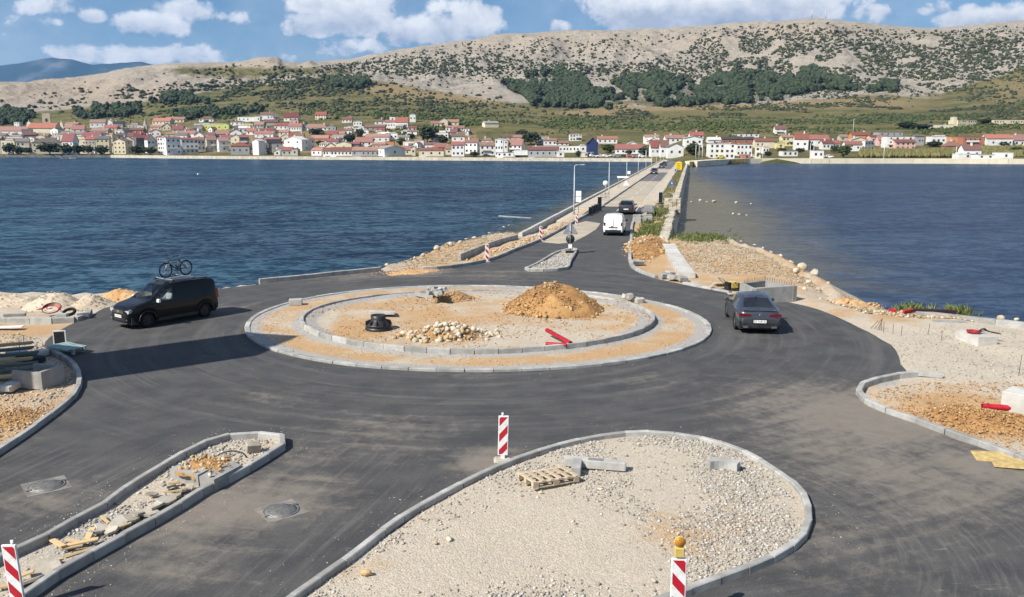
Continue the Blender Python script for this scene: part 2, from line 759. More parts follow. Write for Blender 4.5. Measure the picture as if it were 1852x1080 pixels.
def make_materials():
    # asphalt: fresh dark mat, concentric tyre polish round the island, dust carried out by lorries
    n = NT('asphalt')
    p = n.pos()
    rel = n.vec('SUBTRACT', p, tuple(RC))
    sx = n.sep(rel)
    rad = n.vec('LENGTH', n.comb(sx[0], sx[1], 0.0))
    ang = n.math('ARCTAN2', sx[1], sx[0])
    rings = n.noise(1.0, 4, .6, n.comb(n.math('MULTIPLY', rad, 1.9), n.math('MULTIPLY', ang, 1.6), 0.0))
    rings2 = n.noise(1.0, 3, .7, n.comb(n.math('MULTIPLY', rad, 9.0), n.math('MULTIPLY', ang, 1.5), 3.0))
    C2 = P(1180, 950)
    s2 = n.sep(n.vec('SUBTRACT', p, tuple(C2)))
    rad2 = n.vec('LENGTH', n.comb(s2[0], s2[1], 0.0))
    trk2 = n.noise(1.0, 3, .7, n.comb(n.math('MULTIPLY', rad2, 7.0), n.math('MULTIPLY', n.math('ARCTAN2', s2[1], s2[0]), 2.4), 7.0))
    d3 = (P(400, 786) - P(43, 984)).normalized()
    sp_ = n.sep(p)
    across = n.math('SUBTRACT', n.math('MULTIPLY', sp_[0], d3.y), n.math('MULTIPLY', sp_[1], d3.x))
    along = n.math('ADD', n.math('MULTIPLY', sp_[0], d3.x), n.math('MULTIPLY', sp_[1], d3.y))
    trk3 = n.noise(1.0, 3, .7, n.comb(n.math('MULTIPLY', across, 4.0), n.math('MULTIPLY', along, .22), 11.0))
    m2 = n.math('MULTIPLY', n.range(sp_[0], 4.0, 8.0), n.range(rad2, 15.0, 11.0))
    m3 = n.math('MULTIPLY', n.range(sp_[0], 1.0, -2.0), n.range(sp_[1], 24.0, 20.0))
    big = n.math('SUBTRACT', 1.0, n.math('MAXIMUM', m2, m3))
    mid = n.noise(.8, 6, .65)
    fine = n.noise(60, 3, .6)
    col = n.mix(n.range(mid, .3, .7), (.050, .050, .052), (.084, .083, .081))
    col = n.mix(n.range(n.math('MULTIPLY', n.math('SUBTRACT', rings, .46), big), .0, .26, 0, .36), col, (.15, .145, .136))
    col = n.mix(n.range(n.math('MULTIPLY', n.math('SUBTRACT', rings2, .5), big), .06, .20, 0, .25), col, (.18, .172, .162))
    col = n.mix(n.range(n.math('MULTIPLY', n.math('SUBTRACT', trk2, .42), m2), .05, .26, 0, .36), col, (.19, .18, .165))
    col = n.mix(n.range(n.math('MULTIPLY', n.math('SUBTRACT', trk3, .42), m3), .05, .28, 0, .34), col, (.185, .172, .155))
    dust = None
    for (x, y, r, w) in ((1560, 750, 5.5, .95), (1480, 800, 4.2, .6), (1640, 860, 4.5, .7), (1760, 840, 2.6, .9), (410, 915, 2.8, .95), (330, 950, 2.0, .7), (880, 835, 1.6, .9),
                         (520, 900, 2.6, .7), (700, 780, 4.0, .45), (480, 720, 3.2, .35), (90, 900, 2.2, .5), (1420, 720, 4.0, .4),
                         (640, 497, 5.0, .5), (900, 497, 6.0, .45), (760, 492, 3.5, .8), (1180, 690, 3.4, .35), (560, 830, 2.4, .45), (1500, 980, 4.5, .4),
                         (330, 1010, 2.6, .5), (1700, 960, 3.0, .35), (430, 560, 3.5, .4), (840, 680, 2.5, .3)):
        c = P(x, y)
        d = n.vec('DISTANCE', p, tuple(c))
        q = n.math('MULTIPLY', n.math('SUBTRACT', 1.0, n.math('MULTIPLY', d, 1 / r)), w)
        q = n.math('MAXIMUM', q, 0.0)
        dust = q if dust is None else n.math('MAXIMUM', dust, q)
    dmask = n.math('ADD', dust, n.math('MULTIPLY', n.math('SUBTRACT', n.noise(2.2, 8, .75, dist=.4), .5), 1.2))
    dmask = n.math('ADD', dmask, n.math('MULTIPLY', n.math('SUBTRACT', rings, .5), .8))
    dmask = n.range(dmask, .15, .75, 0, .95)
    col = n.mix(n.math('MULTIPLY', dmask, .75), col, n.mix(n.noise(3, 4), (.20, .172, .138), (.31, .27, .22)))
    stray = n.range(n.noise(1.1, 9, .8, dist=1.0), .55, .75, 0, .4)
    col = n.mix(stray, col, (.18, .165, .145))
    scuff = n.range(n.noise(1.0, 3, .6, n.vec('MULTIPLY', p, (.9, 5.0, 1.0)), 2.0), .66, .74, 0, .5)
    col = n.mix(scuff, col, (.26, .245, .22))
    agg = n.noise(26, 4, .75)
    col = n.mix(n.range(agg, .52, .70, 0, .30), col, (.23, .222, .205))
    col = n.mix(n.range(agg, .46, .32, 0, .45), col, (.03, .03, .031))
    col = n.mix(n.range(fine, .35, .7, 0, .35), col, n.mix(.5, col, (.015, .015, .015)))
    h = n.math('ADD', n.noise(110, 3, .7), n.math('MULTIPLY', mid, .4))
    n.bsdf(col, n.range(mid, .3, .7, .78, .92), .25, 0, n.bump(h, .35, .008))
    M['asphalt'] = n.m

    # dirt and crushed stone: attributes tint (ochre earth) and grey (concrete / lime) carried by the mesh
    n = NT('dirt')
    p = n.pos()
    tint = n.attr('tint')
    grey = n.attr('grey')
    nz = n.noise(.55, 7, .65, dist=.5)
    nf = n.noise(9, 5, .7)
    cell = n.voro(26, None, 'F1', 'Color')
    cv = n.sep(cell)[0]
    ochre = n.mix(nf, (.36, .215, .10), (.54, .375, .215))
    pale = n.mix(nf, (.40, .34, .26), (.55, .49, .395))
    col = n.mix(n.range(n.math('ADD', tint, n.math('MULTIPLY', n.math('SUBTRACT', nz, .5), 1.5)), .25, .75), pale, ochre)
    gcol = n.mix(nf, (.27, .255, .235), (.45, .435, .40))
    col = n.mix(n.range(n.math('ADD', grey, n.math('MULTIPLY', n.math('SUBTRACT', n.noise(2.2, 5, .7), .5), .9)), .35, .65), col, gcol)
    col = n.mix(.28, col, n.mix(1.0, col, n.comb(n.math('ADD', .45, cv), n.math('ADD', .45, cv), n.math('ADD', .45, cv)), 'MULTIPLY'))
    h = n.math('ADD', n.math('MULTIPLY', n.voro(26), -.6), n.math('ADD', n.noise(30, 4, .7), n.math('MULTIPLY', nz, 1.2)))
    n.bsdf(col, .95, .15, 0, n.bump(h, .7, .03))
    M['dirt'] = n.m

    # loose stones: 'var' per stone
    def stones(name, a, b, c):
        n = NT(name)
        v = n.attr('var')
        col = n.mix(n.range(v, .1, .6), a, b)
        col = n.mix(n.range(v, .72, .98), col, c)
        col = n.mix(n.range(n.noise(14, 4), .3, .7, 0, .5), col, n.mix(1, col, (.62, .6, .58), 'MULTIPLY'))
        n.bsdf(col, .9, .2, 0, n.bump(n.noise(40, 3), .4, .01))
        return n.m
    M['gravel'] = stones('gravel', (.27, .245, .21), (.45, .42, .37), (.57, .55, .50))
    M['soil_grit'] = stones('soil_grit', (.29, .155, .065), (.45, .275, .125), (.55, .38, .21))
    M['gravel_warm'] = stones('gravel_warm', (.36, .215, .10), (.56, .41, .255), (.62, .54, .42))
    M['shore_stone'] = stones('shore_stone', (.26, .19, .115), (.46, .36, .23), (.60, .54, .44))
    M['rock_pale'] = mat('rock_pale', (.60, .54, .43), (.40, .33, .23), 2.2, .9, .2, bump=.8, bscale=6, bdist=.05, obj=False)
    M['rock_warm'] = mat('rock_warm', (.52, .37, .20), (.36, .23, .11), 2.5, .92, .2, bump=.8, bscale=8, bdist=.05)
    M['soil'] = mat('soil', (.45, .265, .11), (.32, .17, .07), 1.3, .95, .1, bump=1.0, bscale=7, bdist=.07, lo=.3, hi=.7)
    M['sand'] = mat('sand', (.55, .47, .36), (.42, .34, .245), 1.0, .95, .1, bump=.7, bscale=9, bdist=.04)
    M['sand_orange'] = mat('sand_orange', (.58, .38, .20), (.44, .26, .12), 1.1, .95, .1, bump=.7, bscale=9, bdist=.04)
    M['concrete'] = mat('concrete', (.35, .34, .315), (.255, .25, .235), 1.6, .9, .2, bump=.35, bscale=30, bdist=.006, var=.10, speck=(28, (.22, .21, .2)))
    M['concrete_pale'] = mat('concrete_pale', (.54, .53, .49), (.42, .40, .36), 1.3, .9, .2, bump=.3, bscale=22, bdist=.006, var=.06)
    M['kerb'] = mat('kerb', (.40, .395, .37), (.29, .285, .265), 2.3, .88, .2, bump=.3, bscale=40, bdist=.004, var=.2, speck=(34, (.26, .25, .24)))
    M['slab'] = mat('slab', (.46, .42, .35), (.32, .28, .22), 3.0, .9, .2, bump=.5, bscale=25, bdist=.01, var=.15)
    M['wood'] = None
    n = NT('wood')
    grain = n.noise(1.0, 4, .6, n.vec('MULTIPLY', n.obj(), (3, 40, 40)), .4)
    info = n.node('ShaderNodeObjectInfo').outputs['Random']
    k = n.math('ADD', .75, n.math('MULTIPLY', info, .5))
    col = n.mix(1.0, n.mix(grain, (.42, .29, .13), (.60, .46, .26)), n.comb(k, k, k), 'MULTIPLY')
    n.bsdf(col, .75, .25, 0, n.bump(grain, .3, .004))
    M['wood'] = n.m
    M['wood_old'] = mat('wood_old', (.55, .46, .33), (.38, .30, .2), 8, .85, .2, obj=True, bump=.3, bscale=40, bdist=.003, var=.12)
    M['wood_yellow'] = mat('wood_yellow', (.55, .42, .18), (.40, .29, .12), 6, .7, .25, obj=True, var=.1)
    M['collar'] = mat('collar', (.25, .23, .20), (.15, .14, .13), 2.2, .92, .2, bump=.3, bscale=30, bdist=.006)
    M['iron'] = mat('iron', (.20, .195, .185), (.30, .29, .27), 12, .6, .4, metal=.6, obj=True, bump=.6, bscale=60, bdist=.004)
    M['black_plastic'] = mat('black_plastic', (.014, .014, .015), (.03, .03, .032), 4, .45, .4, obj=True)
    M['red_pipe'] = mat('red_pipe', (.46, .018, .03), (.34, .012, .022), 5, .35, .45, obj=True)
    M['dark_pipe'] = mat('dark_pipe', (.05, .016, .016), (.02, .012, .012), 5, .6)
    M['red_paint'] = mat('red_paint', (.48, .014, .03), (.36, .02, .032), 9, .45, .4, obj=True, lo=.4, hi=.75)
    M['white_paint'] = mat('white_paint', (.78, .78, .76), (.60, .59, .55), 9, .45, .4, obj=True, lo=.45, hi=.75)
    M['grey_metal'] = mat('grey_metal', (.42, .43, .44), (.33, .34, .35), 5, .45, .5, metal=.7, obj=True)
    M['pole_metal'] = mat('pole_metal', (.52, .54, .55), (.42, .44, .46), 3, .5, .45, metal=.35)
    M['dark_metal'] = mat('dark_metal', (.05, .05, .053), (.08, .08, .08), 5, .5, .4, metal=.5, obj=True)
    M['rubber'] = mat('rubber', (.012, .012, .012), (.022, .022, .022), 9, .85, .2, obj=True)
    M['rim'] = mat('rim', (.30, .31, .32), (.22, .22, .23), 6, .35, .5, metal=.8, obj=True)
    M['rim_dark'] = mat('rim_dark', (.09, .09, .095), (.05, .05, .05), 6, .4, .5, metal=.6, obj=True)
    M['chrome'] = mat('chrome', (.75, .76, .78), (.65, .66, .68), 4, .15, .5, metal=1, obj=True)
    M['plate_white'] = mat('plate_white', (.82, .82, .80), (.75, .75, .73), 6, .4, obj=True)
    M['text_dark'] = mat('text_dark', (.02, .02, .03), None, 6, .5, obj=True)
    M['yellow_sign'] = mat('yellow_sign', (.78, .52, .01), (.70, .46, .01), 3, .4, obj=True)
    M['blue_sign'] = mat('blue_sign', (.02, .12, .45), (.02, .10, .40), 3, .4, obj=True)
    M['orange_glass'] = mat('orange_glass', (.50, .22, .035), (.40, .16, .02), 8, .2, .5, obj=True)
    M['amber_case'] = mat('amber_case', (.62, .46, .14), (.52, .38, .10), 6, .45, obj=True)
    M['beam_dark'] = mat('beam_dark', (.12, .15, .14), (.07, .085, .08), 5, .8, obj=True)
    M['green_paint'] = mat('green_paint', (.33, .44, .41), (.24, .34, .32), 5, .7, obj=True)
    M['skin'] = mat('skin', (.50, .29, .20), (.46, .26, .18), 8, .6, obj=True)
    M['shirt'] = mat('shirt', (.78, .78, .76), (.66, .66, .65), 8, .8, obj=True)
    M['hair'] = mat('hair', (.03, .02, .015), (.05, .035, .025), 20, .7, obj=True)
    M['cloth_dark'] = mat('cloth_dark', (.03, .03, .035), (.05, .05, .055), 9, .85, obj=True)

    def paint(name, c, metal, rough, coat=.8):
        n = NT(name)
        fl = n.noise(900, 2, .5, n.obj())
        dirt_m = n.range(n.math('ADD', n.noise(4, 5, .6, n.obj()), n.range(n.sep(n.obj())[2], .1, .7, .15, -.15)), .66, .85, 0, .3)
        col = n.mix(n.range(fl, .4, .7), c, tuple(x * 1.25 for x in c))
        col = n.mix(dirt_m, col, (.16, .14, .115))
        n.bsdf(col, n.math('ADD', rough, n.math('MULTIPLY', dirt_m, .5)), .5 if coat > .5 else .25, metal, None, coat)
        return n.m
    M['paint_black'] = paint('paint_black', (.0035, .004, .005), .0, .28, .25)
    M['paint_grey'] = paint('paint_grey', (.085, .092, .105), .75, .34)
    M['paint_white'] = paint('paint_white', (.78, .78, .77), 0, .4)
    M['paint_dark'] = paint('paint_dark', (.035, .038, .042), .5, .35)
    M['paint_silver'] = paint('paint_silver', (.42, .43, .44), .7, .35)
    M['paint_red'] = paint('paint_red', (.35, .02, .02), .2, .35)
    M['paint_blue'] = paint('paint_blue', (.03, .07, .2), .3, .35)
    M['paint_yellow'] = paint('paint_yellow', (.7, .6, .05), .0, .4)
    n = NT('dark_glass')
    n.bsdf(n.mix(n.noise(2, 2, .5, n.obj()), (.006, .007, .009), (.012, .013, .015)), .04, .6, 0, None, .3)
    M['dark_glass'] = n.m
    n = NT('clear_glass')
    tr = n.node('ShaderNodeBsdfTransparent')
    tr.inputs[0].default_value = (.55, .60, .60, 1)
    gl = n.node('ShaderNodeBsdfGlossy')
    gl.inputs['Roughness'].default_value = .03
    lw = n.node('ShaderNodeLayerWeight')
    lw.inputs[0].default_value = .35
    ms = n.node('ShaderNodeMixShader')
    n.put(ms.inputs[0], n.math('ADD', .06, n.math('MULTIPLY', lw.outputs['Fresnel'], .6)))
    n.t.links.new(tr.outputs[0], ms.inputs[1])
    n.t.links.new(gl.outputs[0], ms.inputs[2])
    n.t.links.new(ms.outputs[0], n.out.inputs[0])
    M['clear_glass'] = n.m
    M['lamp_glass'] = mat('lamp_glass', (.55, .58, .60), (.30, .32, .34), 14, .12, .6, obj=True, coat=.6)
    M['tail_red'] = mat('tail_red', (.17, .006, .012), (.09, .004, .008), 9, .2, .6, obj=True, coat=.6)

    # sea: wind ripples over deep blue, olive shallows beside the causeway
    def sea(name, deep, mid, shallow, near_pts, ripple, rgh, side):
        n = NT(name)
        p = n.pos()
        sp = n.sep(p)
        shore = n.attr('shallow')
        lo = n.noise(.013, 5, .6, n.vec('MULTIPLY', p, (1.0, 2.6, 1.0)), .8)
        band = n.noise(.05, 4, .6, n.vec('MULTIPLY', p, (.35, 1.6, 1.0)), .5)
        col = n.mix(n.range(lo, .35, .65), deep, mid)
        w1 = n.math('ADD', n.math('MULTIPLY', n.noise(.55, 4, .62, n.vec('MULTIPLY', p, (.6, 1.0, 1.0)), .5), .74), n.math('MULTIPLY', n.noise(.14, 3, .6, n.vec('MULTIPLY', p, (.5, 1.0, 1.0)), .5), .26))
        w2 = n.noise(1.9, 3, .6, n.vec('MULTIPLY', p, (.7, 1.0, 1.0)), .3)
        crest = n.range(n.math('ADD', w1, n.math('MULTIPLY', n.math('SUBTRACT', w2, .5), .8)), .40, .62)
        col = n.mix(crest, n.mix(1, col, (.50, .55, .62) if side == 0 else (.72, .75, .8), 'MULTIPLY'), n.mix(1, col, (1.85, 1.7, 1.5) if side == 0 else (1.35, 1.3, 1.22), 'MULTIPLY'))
        sh = n.math('ADD', shore, n.math('MULTIPLY', n.math('SUBTRACT', n.noise(.22, 5, .7), .5), .55))
        col = n.mix(n.range(sh, .25, .8), col, shallow)
        h = n.math('ADD', w1, n.math('MULTIPLY', w2, .28))
        nm = n.bump(h, ripple, .35)
        d = n.node('ShaderNodeBsdfDiffuse')
        n.put(d.inputs[0], col)
        n.put(d.inputs['Normal'], nm)
        g = n.node('ShaderNodeBsdfGlossy')
        n.put(g.inputs['Roughness'], rgh)
        n.put(g.inputs['Normal'], nm)
        lw = n.node('ShaderNodeFresnel')
        lw.inputs[0].default_value = 1.33
        n.put(lw.inputs['Normal'], nm)
        fac = n.math('MINIMUM', n.math('MULTIPLY', lw.outputs[0], n.range(band, .35, .65, .45, .75)), .30)
        fac = n.math('MULTIPLY', fac, n.math('ADD', .40 if side == 0 else .7, n.math('MULTIPLY', crest, .8 if side == 0 else .35)))
        ms = n.node('ShaderNodeMixShader')
        n.put(ms.inputs[0], fac)
        n.t.links.new(d.outputs[0], ms.inputs[1])
        n.t.links.new(g.outputs[0], ms.inputs[2])
        n.t.links.new(ms.outputs[0], n.out.inputs[0])
        return n.m
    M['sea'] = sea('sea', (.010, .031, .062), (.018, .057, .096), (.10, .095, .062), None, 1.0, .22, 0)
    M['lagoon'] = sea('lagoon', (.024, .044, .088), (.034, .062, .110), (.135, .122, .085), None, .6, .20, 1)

    # karst terrain: veg / field / wood weights computed per vertex, stone structure in the shader
    n = NT('karst')
    p = n.pos()
    veg, fld, warm = n.attr('veg'), n.attr('field'), n.attr('warm')
    r1 = n.noise(.05, 8, .7, dist=.6)
    r2 = n.noise(.35, 6, .75, dist=.4)
    strata = n.noise(1, 5, .6, n.vec('MULTIPLY', p, (.03, .03, .22)), 1.2)
    rock = n.mix(n.range(r2, .3, .7), (.24, .208, .165), (.445, .395, .325))
    rock = n.mix(n.range(strata, .4, .62, 0, .45), rock, (.48, .44, .37))
    rock = n.mix(n.math('MULTIPLY', warm, n.range(r1, .3, .6, .5, 1)), rock, n.mix(r2, (.345, .275, .20), (.44, .36, .275)))
    grass = n.mix(n.range(r1, .35, .65), (.135, .125, .052), (.225, .19, .085))
    grass = n.mix(n.range(n.noise(.02, 5, .6, n.vec('MULTIPLY', p, (.6, 1.6, 1)), .7), .5, .62, 0, .8), grass, (.085, .105, .042))
    dry = n.mix(r2, (.26, .195, .095), (.34, .26, .14))
    grass = n.mix(n.range(n.attr('dry'), .3, .8), grass, dry)
    grass = n.mix(n.range(r2, .62, .75, 0, .6), grass, (.05, .07, .028))
    col = n.mix(n.range(n.math('ADD', fld, n.math('MULTIPLY', n.math('SUBTRACT', r1, .5), 1.1)), .35, .65), rock, grass)
    scrub = n.mix(r2, (.032, .045, .022), (.075, .085, .045))
    sm = n.math('ADD', n.math('MULTIPLY', veg, .8), n.math('MULTIPLY', n.math('SUBTRACT', n.noise(.3, 8, .85, dist=.5), .5), 1.9))
    col = n.mix(n.range(sm, .52, .72, 0, .85), col, scrub)
    h = n.math('ADD', n.math('MULTIPLY', r1, 5.0), n.math('ADD', r2, n.math('MULTIPLY', strata, 2.0)))
    n.bsdf(col, .95, .1, 0, n.bump(h, .8, 2.2))
    M['karst'] = n.m
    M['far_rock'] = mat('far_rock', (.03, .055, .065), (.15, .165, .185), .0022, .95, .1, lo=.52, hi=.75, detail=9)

    def leaf(name, a, b):
        n = NT(name)
        v = n.attr('var')
        col = n.mix(v, a, b)
        col = n.mix(n.range(n.noise(.9, 4, .7), .35, .7, 0, .6), col, n.mix(1, col, (.55, .6, .5), 'MULTIPLY'))
        bs = n.bsdf(col, .8, .15, 0, n.bump(n.noise(2.5, 3, .7), .6, .3))
        return n.m
    M['maquis'] = leaf('maquis', (.036, .046, .024), (.085, .095, .05))
    M['pine'] = leaf('pine', (.030, .045, .026), (.072, .09, .048))
    M['bush'] = leaf('bush', (.04, .06, .022), (.10, .125, .045))
    M['reed'] = leaf('reed', (.12, .12, .045), (.24, .21, .09))
    M['grass'] = leaf('grass', (.10, .135, .04), (.21, .23, .09))
    M['bark'] = mat('bark', (.10, .07, .05), (.16, .12, .09), 2, .9, bump=.6, bscale=9, bdist=.05)

    # buildings
    for nm, a in dict(white=(.76, .75, .71), cream=(.70, .63, .47), yellow=(.72, .64, .33), grey=(.36, .36, .36), orange=(.60, .28, .12), pink=(.66, .42, .37),
                      brick=(.40, .17, .11), stone=(.46, .42, .36), dark=(.17, .16, .165), lime=(.60, .64, .20), blue=(.04, .055, .14), ivory=(.66, .58, .40)).items():
        M['w_' + nm] = mat('wall_' + nm, a, tuple(x * .86 for x in a), .35, .9, .15, bump=.2, bscale=4, bdist=.02, lo=.3, hi=.7, var=.06)

    def tiles(name, a, b):
        n = NT(name)
        o = n.obj()
        wv = n.node('ShaderNodeTexWave')
        wv.inputs['Scale'].default_value = 4.5
        wv.inputs['Distortion'].default_value = .3
        wv.bands_direction = 'X'
        n.put(wv.inputs['Vector'], o)
        info = n.node('ShaderNodeObjectInfo').outputs['Random']
        k = n.math('ADD', .65, n.math('MULTIPLY', info, .8))
        col = n.mix(n.range(n.noise(.7, 6, .7), .3, .7), a, b)
        col = n.mix(n.math('MULTIPLY', n.math('FRACT', n.math('MULTIPLY', info, 7.3)), .6), col, (.25, .19, .16))
        col = n.mix(1.0, col, n.comb(k, k, k), 'MULTIPLY')
        n.bsdf(col, .85, .2, 0, n.bump(wv.outputs['Fac'], .6, .06))
        return n.m
    M['r_red'] = tiles('roof_red', (.27, .085, .07), (.20, .07, .06))
    M['r_bright'] = tiles('roof_bright', (.35, .125, .08), (.27, .10, .07))
    M['r_maroon'] = tiles('roof_maroon', (.20, .065, .068), (.15, .055, .055))
    M['r_old'] = tiles('roof_old', (.27, .15, .11), (.19, .12, .09))
    M['r_grey'] = tiles('roof_grey', (.23, .225, .21), (.16, .155, .145))
    M['r_dark'] = tiles('roof_dark', (.07, .072, .08), (.05, .05, .055))
    M['r_white'] = tiles('roof_white', (.62, .61, .58), (.52, .51, .48))
    M['win_dark'] = mat('win_dark', (.02, .024, .03), (.04, .045, .05), 2, .15, .5)
    M['win_frame'] = mat('win_frame', (.55, .53, .5), (.45, .43, .4), 2, .6)
    M['quay'] = mat('quay', (.58, .53, .43), (.44, .39, .31), .5, .9, .15, bump=.6, bscale=2.5, bdist=.06)
    M['quay_dark'] = mat('quay_dark', (.20, .19, .175), (.13, .125, .12), .4, .9, .15, bump=.5, bscale=2, bdist=.06)
    M['old_wall'] = mat('old_wall', (.50, .45, .36), (.33, .29, .22), 1.4, .92, .15, bump=.9, bscale=4, bdist=.05, var=.18)
    M['walkway'] = mat('walkway', (.52, .45, .35), (.42, .36, .28), .6, .93, .15, bump=.3, bscale=12, bdist=.01)
    M['road_pale'] = mat('road_pale', (.44, .38, .29), (.34, .30, .24), .45, .93, .15, bump=.3, bscale=20, bdist=.01, lo=.3, hi=.7)
    M['road_old'] = mat('road_old', (.16, .155, .15), (.12, .12, .118), .5, .9, .2, bump=.3, bscale=40, bdist=.006)
    M['marking'] = mat('marking', (.66, .65, .62), (.45, .44, .41), 2.5, .8)


make_materials()


# ------------------------------------------------------------------ far terrain
def us_table(tab, z=None):
    us, ss = [], []
    for (x, y) in tab:
        a, b, c = pixdir(x, y)
        us.append(a / b)
        ss.append(c / b)
    return np.array(us), np.array(ss)


SKYLINE = [(-420, 190), (-200, 165), (0, 152), (60, 150), (120, 143), (180, 135), (240, 125), (300, 117), (380, 114), (440, 112), (480, 107), (503, 106), (512, 115), (545, 117), (600, 112), (650, 107),
           (700, 97), (760, 85), (830, 75), (900, 66), (1000, 60), (1100, 58), (1200, 53), (1300, 47), (1400, 42), (1480, 36), (1560, 43), (1620, 50), (1680, 53), (1750, 50),
           (1800, 44), (1852, 40), (2050, 28), (2300, 40)]
SHORE = [(-420, 285), (0, 285), (200, 285), (300, 286.5), (450, 288), (750, 290), (900, 291), (1050, 292), (1180, 293), (1215, 297), (1250, 303), (1290, 299), (1360, 296), (1500, 296),
         (1660, 296), (1852, 297), (2300, 298)]
TOWN = [(-420, 245), (0, 238), (150, 230), (300, 226), (450, 222), (600, 222), (750, 220), (870, 226), (1000, 232), (1200, 240), (1500, 240), (1852, 238), (2300, 240)]
MID = [(-420, 215), (0, 200), (150, 194), (300, 184), (450, 178), (600, 176), (750, 182), (900, 190), (1100, 192), (1300, 190), (1500, 182), (1700, 178), (1852, 160), (2300, 150)]
u_sky, s_sky = us_table(SKYLINE)
u_sh, s_sh = us_table(SHORE)
y_sh = (WATER - CAMZ) / s_sh
u_tn, s_tn = us_table(TOWN)
u_md, s_md = us_table(MID)
QUAY_Z = 0.7


def terrain(X, Y, rough=True):
    X = np.asarray(X, float)
    Y = np.asarray(Y, float)
    u = X / np.maximum(Y, 1)
    ys = np.interp(u, u_sh, y_sh)
    yt = ys + 240
    ym = np.full_like(u, 1080.0)
    yr = 1780 + 140 * np.sin(u * 7 + 1)
    zt = CAMZ + np.interp(u, u_tn, s_tn) * yt
    zm = CAMZ + np.interp(u, u_md, s_md) * ym
    zr = CAMZ + np.interp(u, u_sky, s_sky) * yr
    z0 = np.full_like(u, QUAY_Z)
    y0 = ys + 14
    z1 = z0 + .20 * (zt - z0)
    y1 = ys + 90
    Ys = np.stack([y0, y1, yt, ym, yr, yr + 700])
    Zs = np.stack([z0, z1, zt, zm, zr, zr - 160])
    D = (Zs[1:] - Zs[:-1]) / (Ys[1:] - Ys[:-1])
    m = np.zeros_like(Zs)
    for k in range(1, 5):
        a, b = D[k - 1], D[k]
        m[k] = np.where(a * b > 0, 2 * a * b / (a + b + 1e-9 * np.sign(a + b + 1e-12)), 0)
    m[4] = .12 * np.clip(D[3], 0, None)
    m[5] = D[4]
    z = np.full_like(u, QUAY_Z)
    for k in range(5):
        h = Ys[k + 1] - Ys[k]
        t = np.clip((Y - Ys[k]) / h, 0, 1)
        zz = (2 * t ** 3 - 3 * t ** 2 + 1) * Zs[k] + (t ** 3 - 2 * t ** 2 + t) * h * m[k] + (-2 * t ** 3 + 3 * t ** 2) * Zs[k + 1] + (t ** 3 - t ** 2) * h * m[k + 1]
        z = np.where((Y >= Ys[k]) & (Y < Ys[k + 1] if k < 4 else Y >= Ys[k]), zz, z)
    if rough:
        amp = smooth(yt - 40, ym, Y)
        hi = smooth(ym, ym + 300, Y) * (1 - .82 * smooth(yr - 260, yr - 40, Y) * (1 - smooth(yr, yr + 100, Y)))
        gull = 1 - np.abs(fbm(X * .008 + 3, Y * .004, 5, 3) * 2.2)
        z = z + amp * 3.2 * fbm(X * .012, Y * .012, 21, 3) * (1 - .6 * smooth(yr - 200, yr, Y))
        z = z + hi * (17 * (gull - .75) + 7.0 * fbm(X * .03, Y * .03, 9, 4, .6) + 2.6 * fbm(X * .11, Y * .11, 33, 3, .6))
        z = z - amp * 1.1 * np.abs(fbm(X * .02, Y * .06, 41, 2))
    return z


_HT_U = np.linspace(-.88, .88, 1700)
_HT_K = (np.arange(620) / 619.0) ** 1.35
_ys = np.interp(_HT_U, u_sh, y_sh)
_HT_Y = _ys[:, None] + 3 + (2450 - _ys[:, None]) * _HT_K[None]
_HT_S = np.maximum.accumulate((terrain(_HT_U[:, None] * _HT_Y, _HT_Y) - CAMZ) / _HT_Y, 1)


def hit_terrain(x, y):
    """world points where the pixel rays meet the far terrain"""
    x = np.atleast_1d(np.asarray(x, float))
    y = np.atleast_1d(np.asarray(y, float))
    a = (x - CX) / F
    v = (CY - y) / F
    b = CP + v * SP
    c = -SP + v * CP
    u, s = a / b, c / b
    col = np.clip(np.round((u + .88) / 1.76 * 1699).astype(int), 0, 1699)
    best = np.full(x.shape, np.nan)
    for i in range(len(x)):
        S_ = _HT_S[col[i]]
        j = int(np.searchsorted(S_, s[i]))
        if j >= 620:
            continue
        if j == 0:
            best[i] = _HT_Y[col[i], 0]
            continue
        f = (s[i] - S_[j - 1]) / max(S_[j] - S_[j - 1], 1e-12)
        best[i] = _HT_Y[col[i], j - 1] + (_HT_Y[col[i], j] - _HT_Y[col[i], j - 1]) * f
    return np.column_stack([u * best, best, terrain(u * best, best)])


def blob(px, py, lst):
    w = np.zeros_like(px)
    for (x, y, rx, ry, k) in lst:
        w = w + k * np.exp(-(((px - x) / rx) ** 2 + ((py - y) / ry) ** 2))
    return w


